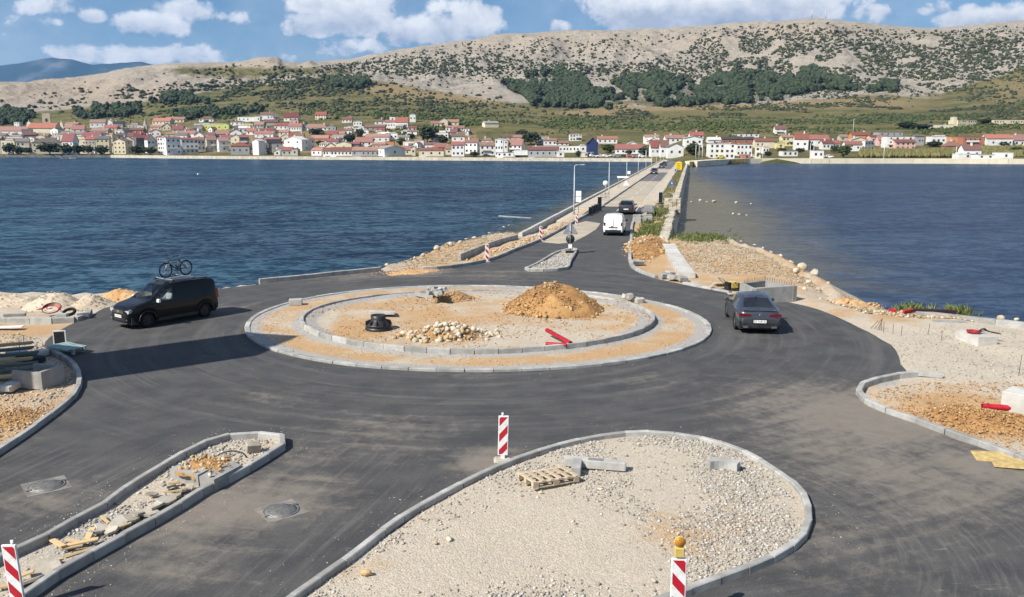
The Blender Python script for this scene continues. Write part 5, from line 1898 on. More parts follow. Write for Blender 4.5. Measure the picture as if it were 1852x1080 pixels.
panel(1350, 205, Z1, [(170, 550, 495, 550, 680, 'crg', 0, 4, 1), (130, 310, 640, 650, 885, 'cwt', -15, 1, 2), (320, 440, 650, 660, 790, 'wgt', 0, 2, 1), (560, 780, 240, 310, 412, 'wrg', 0, 2, 2),
                      (690, 1000, 430, 470, 640, 'yng', 0, 4, 2), (600, 740, 542, 580, 700, 'ygt', 0, 1, 1), (930, 1220, 380, 500, 720, 'wRg', -10, 2, 1), (1210, 1620, 430, 510, 650, 'wrg', 0, 3, 1),
                      (980, 1260, 540, 610, 710, 'wrg', 0, 3, 1), (700, 1010, 732, 740, 840, 'wgt', 0, 3, 1), (1300, 1510, 712, 730, 890, 'wwt', 0, 2, 1), (1485, 1700, 530, 590, 710, 'wrg', 0, 3, 1)])
panel(1500, 205, Z1, [(50, 200, 530, 590, 700, 'wrg', 0, 2, 1), (310, 640, 550, 610, 740, 'wrg', 0, 2, 1), (630, 980, 540, 546, 730, 'wgt', 32, 3, 2), (440, 800, 370, 430, 560, 'oRg', 0, 2, 1),
                      (440, 750, 470, 520, 580, 'cwf', 0, 0, 0), (210, 440, 420, 460, 540, 'sng', 0, 2, 1), (800, 1160, 430, 460, 580, 'png', 0, 3, 1), (960, 1140, 440, 520, 640, 'prg', 0, 2, 1),
                      (1130, 1640, 452, 458, 690, 'wgt', 0, 4, 3), (1290, 1680, 515, 570, 700, 'prg', 0, 4, 2), (970, 1440, 362, 370, 450, 'ggt', 0, 4, 1)])
panel(1650, 200, 9.17, [(40, 190, 400, 430, 580, 'gkg', 0, 3, 1), (310, 640, 402, 430, 570, 'wrt', 0, 4, 1), (560, 810, 510, 590, 670, 'brh', 0, 2, 1), (640, 840, 432, 440, 600, 'ogt', 0, 2, 1),
                        (830, 1240, 432, 440, 610, 'bgt', 0, 5, 2), (1230, 1660, 400, 465, 610, 'wRg', 0, 6, 1), (1680, 1870, 400, 490, 600, 'wmg', 0, 2, 1), (845, 1140, 567, 650, 800, 'wrg', 0, 2, 1),
                        (760, 1070, 702, 720, 800, 'wwt', 0, 1, 1), (1080, 1370, 722, 735, 805, 'wwt', 0, 2, 1), (1430, 1670, 690, 700, 805, 'wwt', 0, 1, 1), (0, 680, 220, 235, 300, 'cgt', 0, 0, 0),
                        (725, 1130, 152, 160, 262, 'igt', 12, 9, 2), (1350, 1880, 152, 156, 225, 'igt', 0, 12, 1), (690, 716, 105, 108, 285, 'iwt', 0, 0, 0)])


def label_houses():
    rowsd = {}
    for h in HOUSES:
        e, xc, yb, hp, wc, rc, kind, rows, yaw = h
        ys = float(np.interp(hp[0] / hp[1], u_sh, y_sh))
        d = hp[1] - ys
        side = 'right of the causeway' if xc > 1215 else 'left of the causeway'
        row = 'front row' if d < 40 else ('second row' if d < 85 else ('third row' if d < 135 else ('fourth row' if d < 200 else 'top row')))
        rowsd.setdefault((side, row), []).append(h)
    for (side, row), hs in rowsd.items():
        hs.sort(key=lambda h: h[1])
        for i, h in enumerate(hs):
            e, xc, yb, hp, wc, rc, kind, rows, yaw = h
            n = i + 1
            sfx = 'th' if 10 < n % 100 < 14 else {1: 'st', 2: 'nd', 3: 'rd'}.get(n % 10, 'th')
            rt = 'flat' if kind == 't' else ROOFT[rc]
            hn = {'f': 'gabled house', 'h': 'hipped house', 'g': 'house', 't': 'house'}[kind]
            tag(e, f'{WALLT[wc]} {hn}, {rt} roof, {n}{sfx} in {row} {side}', 'house', 'houses of the town across the bay')


# small roofs and walls that fill the lanes between the traced houses
_g = random.Random(91)
for _k in range(74):
    _x = _g.uniform(4, 850)
    _yt = float(np.interp(_x, [0, 300, 450, 700, 860], [240, 236, 226, 226, 240]))
    _yb = _g.uniform(_yt + 6, 274)
    _w = _g.uniform(9, 19)
    _h = _g.uniform(4, 9)
    _kd = _g.choice('ggft')
    house(_x - _w / 2, _x + _w / 2, _yb - _h - (_g.uniform(2, 4) if _kd != 't' else .6), _yb - _h, _yb, _g.choice('wwwwcgsc'), _g.choice('rrnngmw') if _kd != 't' else _g.choice('gw'), _kd, _g.choice((0, 0, 15, 30, -20)), _g.choice((1, 2, 3)), 1, 900 + _k)
label_houses()
print('houses', len(HOUSES))


# church with its battlemented tower, and the small spire
def at_terrain(x, y):
    p = hit_terrain([x], [y])[0]
    k = (p[1] * CP - (p[2] - CAMZ) * SP) / F
    return Vector(p), k


def build_church():
    p, k = at_terrain(75, 243)
    e = empty('church', p, 0, 'large church with orange roof and square battlemented tower in the old town', 'church')
    w = 48 * k
    hw, hr, d = 12 * k, 8 * k, 13.0
    b = MB()
    b.add([(-w / 2, 0, -6), (w / 2, 0, -6), (w / 2, 0, hw), (-w / 2, 0, hw), (-w / 2, d, -6), (w / 2, d, -6), (w / 2, d, hw), (-w / 2, d, hw), (-w / 2, d / 2, hw + hr), (w / 2, d / 2, hw + hr)],
          [(0, 1, 2, 3), (5, 4, 7, 6), (1, 5, 6, 9, 2), (4, 0, 3, 8, 7)])
    b.build('wall', M['w_cream'], e)
    r_ = MB()
    for s in (-1, 1):
        y1 = d / 2 + s * (d / 2 + .5)
        q = [(-w / 2 - .4, d / 2, hw + hr), (w / 2 + .4, d / 2, hw + hr), (w / 2 + .4, y1, hw - .6), (-w / 2 - .4, y1, hw - .6)]
        q2 = [(a, b_, c + .25) for a, b_, c in q]
        r_.add(q + q2, [(0, 1, 2, 3), (7, 6, 5, 4), (0, 4, 5, 1), (1, 5, 6, 2), (2, 6, 7, 3), (3, 7, 4, 0)])
    r_.build('roof', M['r_bright'], e, recalc=True)
    tx = (67 - 75) * k
    tw = 13.2 * k
    ht = (243 - 211) * k + 2
    t = MB().box((tx + tw * .25, d + 3, ht / 2), (tw, tw, ht), .35)
    to = t.build('tower', M['w_ivory'], e)
    for i in range(4):
        for j in range(4):
            if i in (0, 3) or j in (0, 3):
                q = Matrix.Rotation(.35, 3, 'Z') @ Vector(((i - 1.5) * tw * .29, (j - 1.5) * tw * .29, 0))
                MB().box((tx + tw * .25 + q.x, d + 3 + q.y, ht + .5), (tw * .15, tw * .15, 1.1), .35).build('merlon', M['w_ivory'], to)
    for a, (lx, ly) in ((.35, (0, -tw / 2)), (.35 - math.pi / 2, (-tw / 2, 0))):
        q = Matrix.Rotation(.35, 3, 'Z') @ Vector((lx, ly, 0))
        o = link('window', WIN, None, to, (tx + tw * .25 + q.x, d + 3 + q.y, ht * .72), (0, 0, a))
        o.scale = (2.0, 2, 3.2)
    # stepped white gables at both ends of the nave
    for gx, gw, gy0, gy1 in ((39.5, 16, 218, 231), (99, 10, 219, 227)):
        xx = (gx - 75) * k
        MB().prism([(xx - gw * k / 2, hw * .4), (xx + gw * k / 2, hw * .4), (xx + gw * k * .18, (243 - gy0 - 3) * k), (xx + .4, (243 - gy0 - 2) * k), (xx, (243 - gy0) * k + 1.2), (xx - .4, (243 - gy0 - 2) * k), (xx - gw * k * .18, (243 - gy0 - 3) * k)],
                   -d - .4, -d, 0, 'y').build('gable', M['w_cream'], e, recalc=True)
    p, k = at_terrain(264, 240)
    e = empty('bell_tower', p, 0, 'slender pale stone bell tower with pointed spire among the old roofs', 'tower')
    MB().box((0, 0, 2), (6.0 * k, 6.0 * k, 20 * k)).build('shaft', M['w_stone'], e)
    MB().lathe([(3.4 * k, 0), (3.4 * k, .3), (.05, 11.5 * k)], 8, 0, (0, 0, 2 + 10 * k)).build('spire', M['w_stone'], e)
    for a in range(2):
        o = link('window', WIN, None, e, ((-3.0 * k, 0)[a], (0, -3.0 * k)[a], 2 + 6 * k), (0, 0, (-math.pi / 2, 0)[a]))
        o.scale = (1.0, 1.5, 1.8)


build_church()


# trees of the town --------------------------------------------------
def crown_mesh(name, seed, n, m, flat=.8, r=.20):
    g = np.random.default_rng(seed)
    v = g.normal(size=(n, 3))
    v /= np.linalg.norm(v, axis=1)[:, None]
    rad = g.uniform(.25, 1, n) ** .55
    lob = 1 + .35 * fbm(v[:, 0] * 1.7 + seed, v[:, 1] * 1.7 + v[:, 2], seed, 2) * 2
    p = v * (rad * lob)[:, None] * np.array([1, 1, flat])
    me = scatter_mesh(name, p, g.uniform(.5, 1.25, n) * r, 0, .7, .45, seed)
    me.materials.append(m)
    return me


CROWNS = [crown_mesh('crown', 300 + i, 260, M['pine'], .8) for i in range(3)] + [crown_mesh('crown', 310 + i, 260, M['bush'], .75) for i in range(2)]
TRUNK = MB().tube([(0, 0, -.6), (.03, .02, .2), (-.02, .03, .55), (.05, 0, 1.0)], [.09, .075, .06, .04], 7).mesh('trunk', M['bark'])


def tree(x, yb, w_px, h_px, var, label):
    p, k = at_terrain(x, yb)
    e = empty('tree', p, rnd.uniform(0, 6), label, 'tree', 'trees among the houses of the town')
    H = h_px * k
    W = w_px * k
    cz = H * .60
    t = link('trunk', TRUNK, None, e)
    t.scale = (W * .45, W * .45, cz)
    c = link('crown', CROWNS[var], None, e, (0, 0, cz))
    c.scale = (W / 2, W / 2, H * .42 / .8)
    return e


TREES = [(17, 280.6, 21, 18, 0), (35, 280.8, 20, 13, 1), (52, 280.7, 14, 12, 2), (90, 280.6, 37, 19, 0), (122, 280.8, 21, 17, 1), (143, 280.6, 21, 16, 2), (160, 280.8, 18, 15, 0), (185, 280.7, 24, 14, 1), (250, 280.6, 26, 15, 2), (272, 280.8, 24, 13, 0),
         (450, 274, 12, 8, 3), (578, 262, 16, 7, 1), (572, 243, 26, 10, 2), (651, 249, 14, 15, 0), (633, 257, 22, 14, 1), (672, 270, 18, 8, 3), (743, 251, 14, 9, 2), (725, 265, 18, 16, 3), (773, 258, 30, 28, 0), (800, 260, 20, 14, 1), (858, 284, 20, 9, 3),
         (960, 262, 30, 22, 0), (945, 250, 26, 14, 1), (1102, 277, 28, 16, 3), (1165, 282, 22, 15, 1), (1137, 281, 14, 10, 3), (1224, 284, 17, 16, 0), (1254, 281, 27, 21, 1), (1282, 281, 14, 15, 2), (1389, 284, 13, 10, 0), (1413, 279, 17, 12, 3),
         (1447, 277, 15, 9, 2), (1466, 271, 16, 8, 1), (1526, 285, 25, 23, 3), (1509, 277, 14, 13, 0), (1690, 266, 27, 10, 1), (1813, 266, 22, 9, 2), (1783, 224, 26, 9, 0), (1838, 275, 20, 10, 3), (1046, 286, 12, 11, 1), (785, 246, 20, 12, 0),
         (1640, 232, 34, 11, 1), (1668, 234, 30, 9, 0)]


def label_trees():
    n = len(TREES)
    order = sorted(range(n), key=lambda i: TREES[i][0])
    for j, i in enumerate(order):
        x, yb, w, h, v = TREES[i]
        k = j + 1
        sfx = 'th' if 10 < k % 100 < 14 else {1: 'st', 2: 'nd', 3: 'rd'}.get(k % 10, 'th')
        size = 'tall' if h > 15 else ('mid-sized' if h > 10 else 'low')
        tree(x, yb, w, h, v, f'{size} {"dark" if v < 3 else "mid green"} tree, {k}{sfx} from the left among the town trees')


label_trees()

# reed bed behind the lagoon wall
g_ = np.random.default_rng(77)
rx = g_.uniform(1555, 1745, 3200)
ry = g_.uniform(276, 285.5, 3200)
ok_ = ~((rx > 1725) & (ry > 278))
pr = hit_terrain(rx[ok_], ry[ok_])
pr = pr[~np.isnan(pr[:, 1])]
pr[:, 2] += .9
tag(link('reed_bed', scatter_mesh('reed_bed', pr, g_.uniform(.5, 1.1, len(pr)), 0, 1.9, .4, 78), M['reed']), 'olive reed bed behind the lagoon wall', 'reeds', kind='stuff')
rx = g_.uniform(1775, 1850, 900)
ry = g_.uniform(265, 284, 900)
pr = hit_terrain(rx, ry)
pr = pr[~np.isnan(pr[:, 1])]
pr[:, 2] += .5
tag(link('reed_bed', scatter_mesh('reed_bed', pr, g_.uniform(.5, 1.0, len(pr)), 0, 1.3, .4, 79), M['reed']), 'reeds beside the white cottages at the right edge', 'reeds', kind='stuff')


# quays along the far shore ------------------------------------------
def quay(name, px, z0, z1, thick, m, label, L):
    pts = [P(x, y, WATER) for x, y in px]
    line = catmull(pts, L)
    e = empty(name, (0, 0, 0), 0, label, 'wall')
    me = MB().box((0, 0, 0), (1, 1, 1)).mesh('quay_block', m)
    for a, b in zip(line, line[1:]):
        d = b - a
        o = link('quay_block', me, None, e, ((a.x + b.x) / 2, (a.y + b.y) / 2 + thick / 2, (z0 + z1) / 2 + rnd.uniform(-.04, .04)), (0, 0, math.atan2(d.y, d.x)))
        o.scale = (d.length * .995, thick, z1 - z0)


quay('quay', [(-60, 285), (100, 285), (208, 285)], -3, .25, 10, M['quay_dark'], 'dark stone quay before the old town', 9)
quay('quay', [(205, 285.3), (300, 286.5), (450, 288), (750, 290), (900, 291), (1050, 292), (1185, 293)], -3, .28, 8, M['quay'], 'low sandy quay along the front row of houses', 12)
quay('sea_wall', [(1252, 302.5), (1290, 299), (1360, 296), (1500, 296), (1660, 296), (1852, 297), (2000, 297.5)], -3, .85, 5, M['w_cream'], 'long pale wall along the lagoon shore', 8)


# the two masts on the summit ---------------------------------------
def mast(x, y0, y1, label):
    a, b, c = pixdir(x, y0)
    s = np.linspace(1300, 2100, 200)
    u_, sl = a / b, c / b
    Y = 1740.0
    z = float(terrain(np.array([u_ * Y]), np.array([Y]))[0])
    k = Y / F
    H = (y0 - y1) * k
    e = empty('antenna_mast', (u_ * Y, Y, z - 1), 0, label, 'mast')
    w = 1.3
    for i in range(3):
        t = 2 * math.pi * i / 3
        MB().tube([(w * math.cos(t), w * math.sin(t), 0), (w * .5 * math.cos(t), w * .5 * math.sin(t), H)], .22, 5).build('leg', M['pole_metal'], e)
    for j in range(7):
        z_ = H * (j + .5) / 7
        q = w * (1 - .5 * (j + .5) / 7)
        m = MB()
        for i in range(3):
            t0, t1 = 2 * math.pi * i / 3, 2 * math.pi * (i + 1) / 3
            m.tube([(q * math.cos(t0), q * math.sin(t0), z_ - H / 16), (q * math.cos(t1), q * math.sin(t1), z_ + H / 16)], .14, 4)
        m.build('brace', M['pole_metal'] if j % 2 else M['red_paint'], e)
    for j in range(3):
        MB().lathe([(.1, -.5), (1.1, 0), (1.1, .25), (.1, .3)], 10, 0, (0, -1.2, H * (.55 + .16 * j)), 'y').build('dish', M['white_paint'], e)


mast(1468, 38, 19, 'white lattice radio mast on the summit, left of the two')
mast(1493, 37, 16, 'red and white lattice radio mast on the summit, right of the two')


# ------------------------------------------------------------------ vehicles
def text_mesh(name, text, size, m):
    cu = bpy.data.curves.new('tmp', 'FONT')
    cu.body = text
    cu.size = size
    cu.align_x = 'CENTER'
    cu.align_y = 'CENTER'
    o = bpy.data.objects.new('tmp', cu)
    COL.objects.link(o)
    dg = bpy.context.evaluated_depsgraph_get()
    me = bpy.data.meshes.new_from_object(o.evaluated_get(dg))
    bpy.data.objects.remove(o)
    me.name = name
    me.materials.clear()
    me.materials.append(m)
    return me


def interp(tab, x):
    return float(np.interp(x, [t[0] for t in tab], [t[1] for t in tab]))


def car_body(root, S):
    """lofted shell: stations along x (rear -> front), each a cross-section; named cells become glass"""
    xs = set(np.round(np.arange(S['top'][0][0], S['top'][-1][0] + 1e-6, .07), 3).tolist())
    for t in S['top']:
        xs.add(round(t[0], 3))
    for k in S['side_glass'] + [S['screen'][:2], S['rear'][:2]]:
        xs.add(round(k[0], 3))
        xs.add(round(k[1], 3))
    for ax in S['axles']:
        for t in np.linspace(0, math.pi, 13):
            xs.add(round(ax + S['arch'] * math.cos(t), 3))
    xs = sorted(x for x in xs if S['top'][0][0] <= x <= S['top'][-1][0])
    # merge stations closer than 6 mm
    xx = [xs[0]]
    for x in xs[1:]:
        if x - xx[-1] > .006:
            xx.append(x)
    xs = xx
    rows = []
    for x in xs:
        zt = interp(S['top'], x)
        zb0 = interp(S['belt'], x)
        zb = min(zb0, zt - .03)
        wb = interp(S['wid'], x)
        wr = interp(S['rwid'], x)
        sill = interp(S['sill'], x)
        for ax in S['axles']:
            if abs(x - ax) < S['arch']:
                sill = max(sill, S['wr'] + math.sqrt(S['arch'] ** 2 - (x - ax) ** 2))
        dz = zt - zb
        zm = sill + (zb - sill) * .5
        tw = min(wr, wb - .02)
        r = [(wb - .16, sill), (wb - .035, sill + .004), (wb - .01, sill + (zb - sill) * .22), (wb + .012, zm), (wb + .006, zb - min(.10, (zb - sill) * .2)), (wb - .02, zb),
             (wb - .02 + (tw - wb + .05) * .82, zb + dz * .72), (tw - .01, zb + dz * .88), (tw - .07, zb + dz * .96), (tw * .5, zt + .0), (0.0, zt + S.get('crown', .012))]
        rows.append(r)
    nr = len(rows[0])
    ny = 2 * nr - 1
    V = []
    for x, r in zip(xs, rows):
        L = [(x, y, z) for (y, z) in r]
        Rr = [(x, -y, z) for (y, z) in r[:-1]][::-1]
        V += L + Rr
    groups = {'body': [], 'windscreen': [], 'rear_window': []}
    sides = {}
    for i in range(len(xs) - 1):
        xm = (xs[i] + xs[i + 1]) / 2
        for j in range(ny - 1):
            f = (i * ny + j, i * ny + j + 1, (i + 1) * ny + j + 1, (i + 1) * ny + j)
            jj = j if j < nr - 1 else ny - 2 - j
            key = 'body'
            if jj == 5:
                for n_, (a, b) in enumerate(S['side_glass']):
                    if a < xm < b:
                        key = ('sg', n_, j < nr - 1)
            sc = S['screen']
            if sc[0] < xm < sc[1] and jj >= (7 if sc[2] else 6):
                key = 'windscreen'
            rw = S['rear']
            if rw[0] < xm < rw[1] and jj >= 8:
                key = 'rear_window'
            if key in groups:
                groups[key].append(f)
            else:
                sides.setdefault(key, []).append(f)
    n0 = 0
    nN = (len(xs) - 1) * ny
    groups['body'].append(tuple(range(n0, n0 + ny))[::-1])
    groups['body'].append(tuple(range(nN, nN + ny)))

    def mk(name, faces, m, parent):
        used = sorted({v for f in faces for v in f})
        mp = {v: k for k, v in enumerate(used)}
        me = bpy.data.meshes.new(name)
        me.from_pydata([V[v] for v in used], [], [tuple(mp[v] for v in f) for f in faces])
        me.materials.append(m)
        bm = bmesh.new()
        bm.from_mesh(me)
        bmesh.ops.recalc_face_normals(bm, faces=bm.faces)
        bm.to_mesh(me)
        bm.free()
        shade_smooth(me)
        me.set_sharp_from_angle(angle=R(38))
        return link(name, me, None, parent)
    body = mk('body', groups['body'], S['paint'], root)
    if groups['windscreen']:
        mk('windscreen', groups['windscreen'], S['glass'], root)
    if groups['rear_window']:
        mk('rear_window', groups['rear_window'], S['rglass'], root)
    for k, fs in sides.items():
        mk('side_window', fs, S['glass'] if S['side_glass'][k[1]][0] > S.get('clear_from', 99) else S['rglass'], root)
    # underside and wheel wells
    x0, x1 = S['top'][0][0] + .15, S['top'][-1][0] - .15
    u = MB()
    seg = [x0] + [q for ax in S['axles'] for q in (ax - S['arch'], ax + S['arch'])] + [x1]
    for a, b in ((seg[0], seg[1]), (seg[2], seg[3]), (seg[4], seg[5])):
        if b > a:
            u.box(((a + b) / 2, 0, .36), (b - a, 2 * S['W'] - .2, .30))
    for ax in S['axles']:
        u.box((ax, 0, .45), (S['arch'] * 2, 2 * S['W'] - .72, .45))
    u.build('underbody', M['black_plastic'], root)
    return body


_wheels = {}


def wheel_set(root, S, rimmat='rim', spokes=5):
    key = (S['wr'], rimmat, spokes)
    if key not in _wheels:
        r = S['wr']
        t = MB().lathe([(r * .66, -.10), (r * .9, -.11), (r * .985, -.085), (r, -.04), (r, .04), (r * .985, .085), (r * .9, .11), (r * .66, .10)], 28, 0, axis='y').mesh('tyre', M['rubber'])
        m = MB().lathe([(r * .66, -.09), (r * .66, .085), (r * .60, .09), (r * .57, .055), (r * .57, -.05)], 28, 0, axis='y')
        for k in range(spokes):
            a = 2 * math.pi * k / spokes
            m.box((math.cos(a) * r * .34, .068, math.sin(a) * r * .34), (r * .56, .03, r * .15), rot=Matrix.Rotation(-a, 3, 'Y'))
        m.lathe([(.001, .095), (r * .15, .09), (r * .17, .05)], 14, 0, axis='y')
        rm = m.mesh('rim', M[rimmat])
        dk = MB().lathe([(.001, .03), (r * .58, .03)], 24, 0, axis='y').mesh('brake_disc', M['dark_metal'])
        _wheels[key] = (t, rm, dk)
    t, rm, dk = _wheels[key]
    for ax in S['axles']:
        for s in (1, -1):
            w = link('wheel', t, None, root, (ax, s * (S['W'] - .13), S['wr']), (0, 0, 0 if s > 0 else math.pi))
            link('rim', rm, None, w)
            link('brake_disc', dk, None, w)


def mirrors(root, x, z, w, m):
    for s in (1, -1):
        me = MB().box((0, 0, 0), (.12, .20, .15), taper=.85).mesh('mirror', m)
        bevel_mesh(me, .03, 2)
        link('mirror', me, None, root, (x, s * (w + .12), z))
        link('mirror_arm', MB().box((0, 0, 0), (.05, .12, .04)).mesh('mirror_arm', M['black_plastic']), None, root, (x + .01, s * (w + .01), z - .05))


def plate(root, x, z, text, rz, w=.52):
    o = link('number_plate', MB().box((0, 0, 0), (.02, w, .115)).mesh('number_plate', M['plate_white']), None, root, (x, 0, z))
    if text:
        link('plate_text', text_mesh('plate_text', text, .105, M['text_dark']), None, o, (.012 if rz > 0 else -.012, 0, 0), (math.pi / 2, 0, rz))
    return o


def lamp(root, name, pts, x0, x1, m, parent=None):
    """prism outline in (y, z), from x0 to x1"""
    return MB().prism(pts, x0, x1, 0, 'x').build(name, m, parent or root, recalc=True)


VAN = dict(W=.875, wr=.325, arch=.385, axles=(-1.46, 1.35), crown=.02,
           top=[(-2.19, .78), (-2.165, 1.10), (-2.13, 1.48), (-2.06, 1.70), (-1.95, 1.765), (-1.5, 1.80), (-.6, 1.815), (.0, 1.79), (.38, 1.70), (1.18, 1.155), (1.30, 1.12), (1.70, 1.03), (1.98, .93), (2.10, .83), (2.16, .74), (2.19, .62)],
           belt=[(-2.19, .70), (-2.15, 1.02), (-1.9, 1.10), (.9, 1.06), (1.2, 1.04), (1.8, .93), (2.08, .78), (2.19, .56)],
           wid=[(-2.19, .76), (-2.05, .84), (-1.6, .872), (1.3, .868), (1.8, .83), (2.05, .74), (2.15, .64), (2.19, .56)],
           rwid=[(-2.19, .72), (-2.05, .76), (-1.0, .76), (.2, .73), (.6, .70), (1.2, .72), (1.8, .70), (2.19, .50)],
           sill=[(-2.19, .34), (-1.9, .26), (1.9, .26), (2.19, .30)],
           side_glass=[(.10, .92), (-1.0, .0)], screen=(.40, 1.16, False), rear=(-9, -8))


def black_van():
    pf, pr = P(264, 593), P(374, 573)
    hd = (pf - pr)
    hd.z = 0
    mid = (pf + pr) / 2
    hd.normalize()
    left = Vector((-hd.y, hd.x, 0))
    c = mid - left * .78 - hd * (-.055)
    S = dict(VAN)
    S.update(paint=M['paint_black'], glass=M['clear_glass'], rglass=M['dark_glass'], clear_from=.05, side_glass=[(.10, .92)])
    e = empty('van', (c.x, c.y, 0), math.atan2(hd.y, hd.x), 'black high-roof van carrying a bicycle on its roof rack', 'van')
    car_body(e, S)
    wheel_set(e, S, 'rim_dark', 5)
    mirrors(e, .88, 1.12, .86, M['white_paint'])
    for s in (1, -1):
        q = [(s * .76, .84), (s * .42, .80), (s * .40, .70), (s * .60, .66), (s * .74, .72)]
        h = lamp(e, 'headlight', q, 1.93, 2.135, M['lamp_glass'])
        lamp(e, 'fog_lamp', [(s * .62, .46), (s * .50, .46), (s * .50, .38), (s * .62, .38)], 2.05, 2.19, M['chrome'])
        lamp(e, 'tail_lamp', [(s * .83, .84), (s * .70, .84), (s * .70, 1.28), (s * .80, 1.28)], -2.20, -2.06, M['tail_red'])
        MB().torus(.40, .028, 20, 6, 0, (S['axles'][1], s * .872, S['wr']), 'y', 0, math.pi * 1.02).build('arch_trim', M['black_plastic'], e)
        MB().torus(.40, .028, 20, 6, 0, (S['axles'][0], s * .872, S['wr']), 'y', 0, math.pi * 1.02).build('arch_trim', M['black_plastic'], e)
        MB().box((-.1, s * .875, .30), (1.95, .03, .12)).build('sill_trim', M['black_plastic'], e)
        MB().box((.18, s * .885, .92), (.20, .02, .03)).build('door_handle', M['black_plastic'], e)
        MB().tube([(.15, s * .70, 1.79), (-.4, s * .70, 1.835), (-1.75, s * .70, 1.81)], .018, 6).build('roof_rail', M['black_plastic'], e)
    gr = MB().box((2.15, 0, .745), (.05, .80, .14)).build('grille', M['black_plastic'], e)
    for k in range(3):
        MB().box((2.18, 0, .70 + k * .045), (.02, .74, .010)).build('grille_bar', M['chrome'], gr)
    MB().prism([(-.11, .79), (.11, .79), (.11, .755), (.04, .75), (.04, .71), (-.04, .71), (-.04, .75), (-.11, .755)], 2.17, 2.20, 0, 'x').build('emblem', M['chrome'], e, recalc=True)
    MB().box((2.17, 0, .42), (.06, 1.0, .12)).build('air_intake', M['black_plastic'], e)
    MB().box((2.18, 0, .275), (.08, 1.15, .055)).build('skid_plate', M['chrome'], e)
    plate(e, 2.205, .555, 'ZD 305-KV', math.pi / 2)
    # cab fittings behind the glass
    MB().box((.98, 0, .98), (.35, 1.5, .22)).build('dashboard', M['black_plastic'], e)
    for s in (1, -1):
        MB().box((.0, s * .38, .66), (.5, .5, .16)).box((-.22, s * .38, 1.0), (.14, .48, .62)).box((-.25, s * .38, 1.40), (.08, .26, .18)).build('seat', M['cloth_dark'], e)
    MB().torus(.19, .016, 22, 6, 0, (0, 0, 0), 'y').build('steering_wheel', M['black_plastic'], e, (.58, .38, 1.02), (0, 0, math.pi / 2))
    MB().box((-.45, 0, 1.1), (.03, 1.5, 1.1)).build('bulkhead', M['grey_metal'], e)
    # roof bars and the cycle carrier
    rk = empty('roof_rack', (0, 0, 0))
    rk.parent = e
    for x in (-.05, -1.05):
        MB().box((x, 0, 1.885), (.06, 1.36, .03)).build('bar', M['chrome'], rk)
        for s in (1, -1):
            MB().box((x, s * .68, 1.85), (.10, .06, .08)).build('clamp', M['black_plastic'], rk)
    MB().box((-.55, .18, 1.915), (1.35, .09, .03)).build('wheel_tray', M['chrome'], rk)
    MB().tube([(-.35, .10, 1.92), (-.50, .16, 2.20), (-.50, .18, 2.34)], .014, 6).build('holding_arm', M['dark_metal'], rk)
    # bicycle: a thing of its own, standing in the tray
    me = e.matrix_basis
    b = empty('bicycle', (0, 0, 0), 0, 'dark mountain bicycle standing upright on the roof of the black van', 'bicycle')
    ang = e.rotation_euler.z + R(5)
    rot = Matrix.Rotation(e.rotation_euler.z, 3, 'Z')
    q = rot @ Vector((-.55, .18, 1.93))
    b.location = (c.x + q.x, c.y + q.y, 1.935)
    b.rotation_euler = (0, 0, ang)
    rr = .345
    wt = MB().torus(rr - .025, .026, 36, 8).mesh('tyre', M['rubber'])
    wr_ = MB().torus(rr - .055, .011, 36, 6).mesh('rim', M['dark_metal'])
    sp = MB()
    for k in range(16):
        a = 2 * math.pi * k / 16
        sp.tube([(0, .02 * (-1) ** k, 0), ((rr - .06) * math.cos(a), 0, (rr - .06) * math.sin(a))], .0035, 4)
    spm = sp.mesh('spokes', M['grey_metal'])
    for x in (.54, -.52):
        w = link('wheel', wt, None, b, (x, 0, rr))
        link('rim', wr_, None, w)
        link('spokes', spm, None, w)
        MB().lathe([(.001, -.04), (.03, -.04), (.03, .04), (.001, .04)], 10, 0, axis='y').build('hub', M['dark_metal'], w)
    fr = MB()
    bb, st, hd1, hd2 = (-.09, 0, .30), (-.20, 0, .72), (.36, 0, .78), (.39, 0, .66)
    fr.tube([hd1, hd2], .024, 8).tube([st, hd1], .022, 8).tube([bb, hd2], .027, 8).tube([bb, (-.215, 0, .76)], .02, 8)
    for s in (1, -1):
        fr.tube([(bb[0], s * .03, bb[2]), (-.52, s * .06, rr)], .012, 6).tube([(-.20, s * .025, .70), (-.52, s * .06, rr)], .011, 6)
    fr.build('frame', M['black_plastic'], b)
    fk = MB()
    for s in (1, -1):
        fk.tube([(.40, s * .06, .60), (.54, s * .06, rr)], .018, 7)
    fk.tube([(.36, 0, .80), (.40, 0, .60)], .017, 7).box((.40, 0, .60), (.05, .15, .04))
    fk.build('fork', M['grey_metal'], b)
    MB().tube([(.34, 0, .84), (.42, 0, .88)], .016, 6).tube([(.38, -.34, .92), (.41, -.12, .88), (.42, 0, .88), (.41, .12, .88), (.38, .34, .92)], .013, 6).build('handlebar', M['black_plastic'], b)
    MB().tube([(-.21, 0, .74), (-.245, 0, .90)], .015, 6).build('seat_post', M['grey_metal'], b)
    sdl = MB().prism([(-.16, -.07), (-.12, -.08), (.02, -.03), (.14, -.018), (.14, .018), (.02, .03), (-.12, .08), (-.16, .07)], .90, .945).build('saddle', M['black_plastic'], b)
    MB().torus(.09, .012, 24, 6, 0, (bb[0], -.05, bb[2])).torus(.045, .014, 16, 6, 0, (-.52, -.05, rr)).build('chainwheel', M['dark_metal'], b)
    for s in (1, -1):
        MB().tube([(bb[0], s * .07, bb[2]), (bb[0] + s * .12, s * .08, bb[2] - s * .12)], .011, 6).box((bb[0] + s * .12, s * .13, bb[2] - s * .12), (.09, .09, .02)).build('pedal', M['dark_metal'], b)
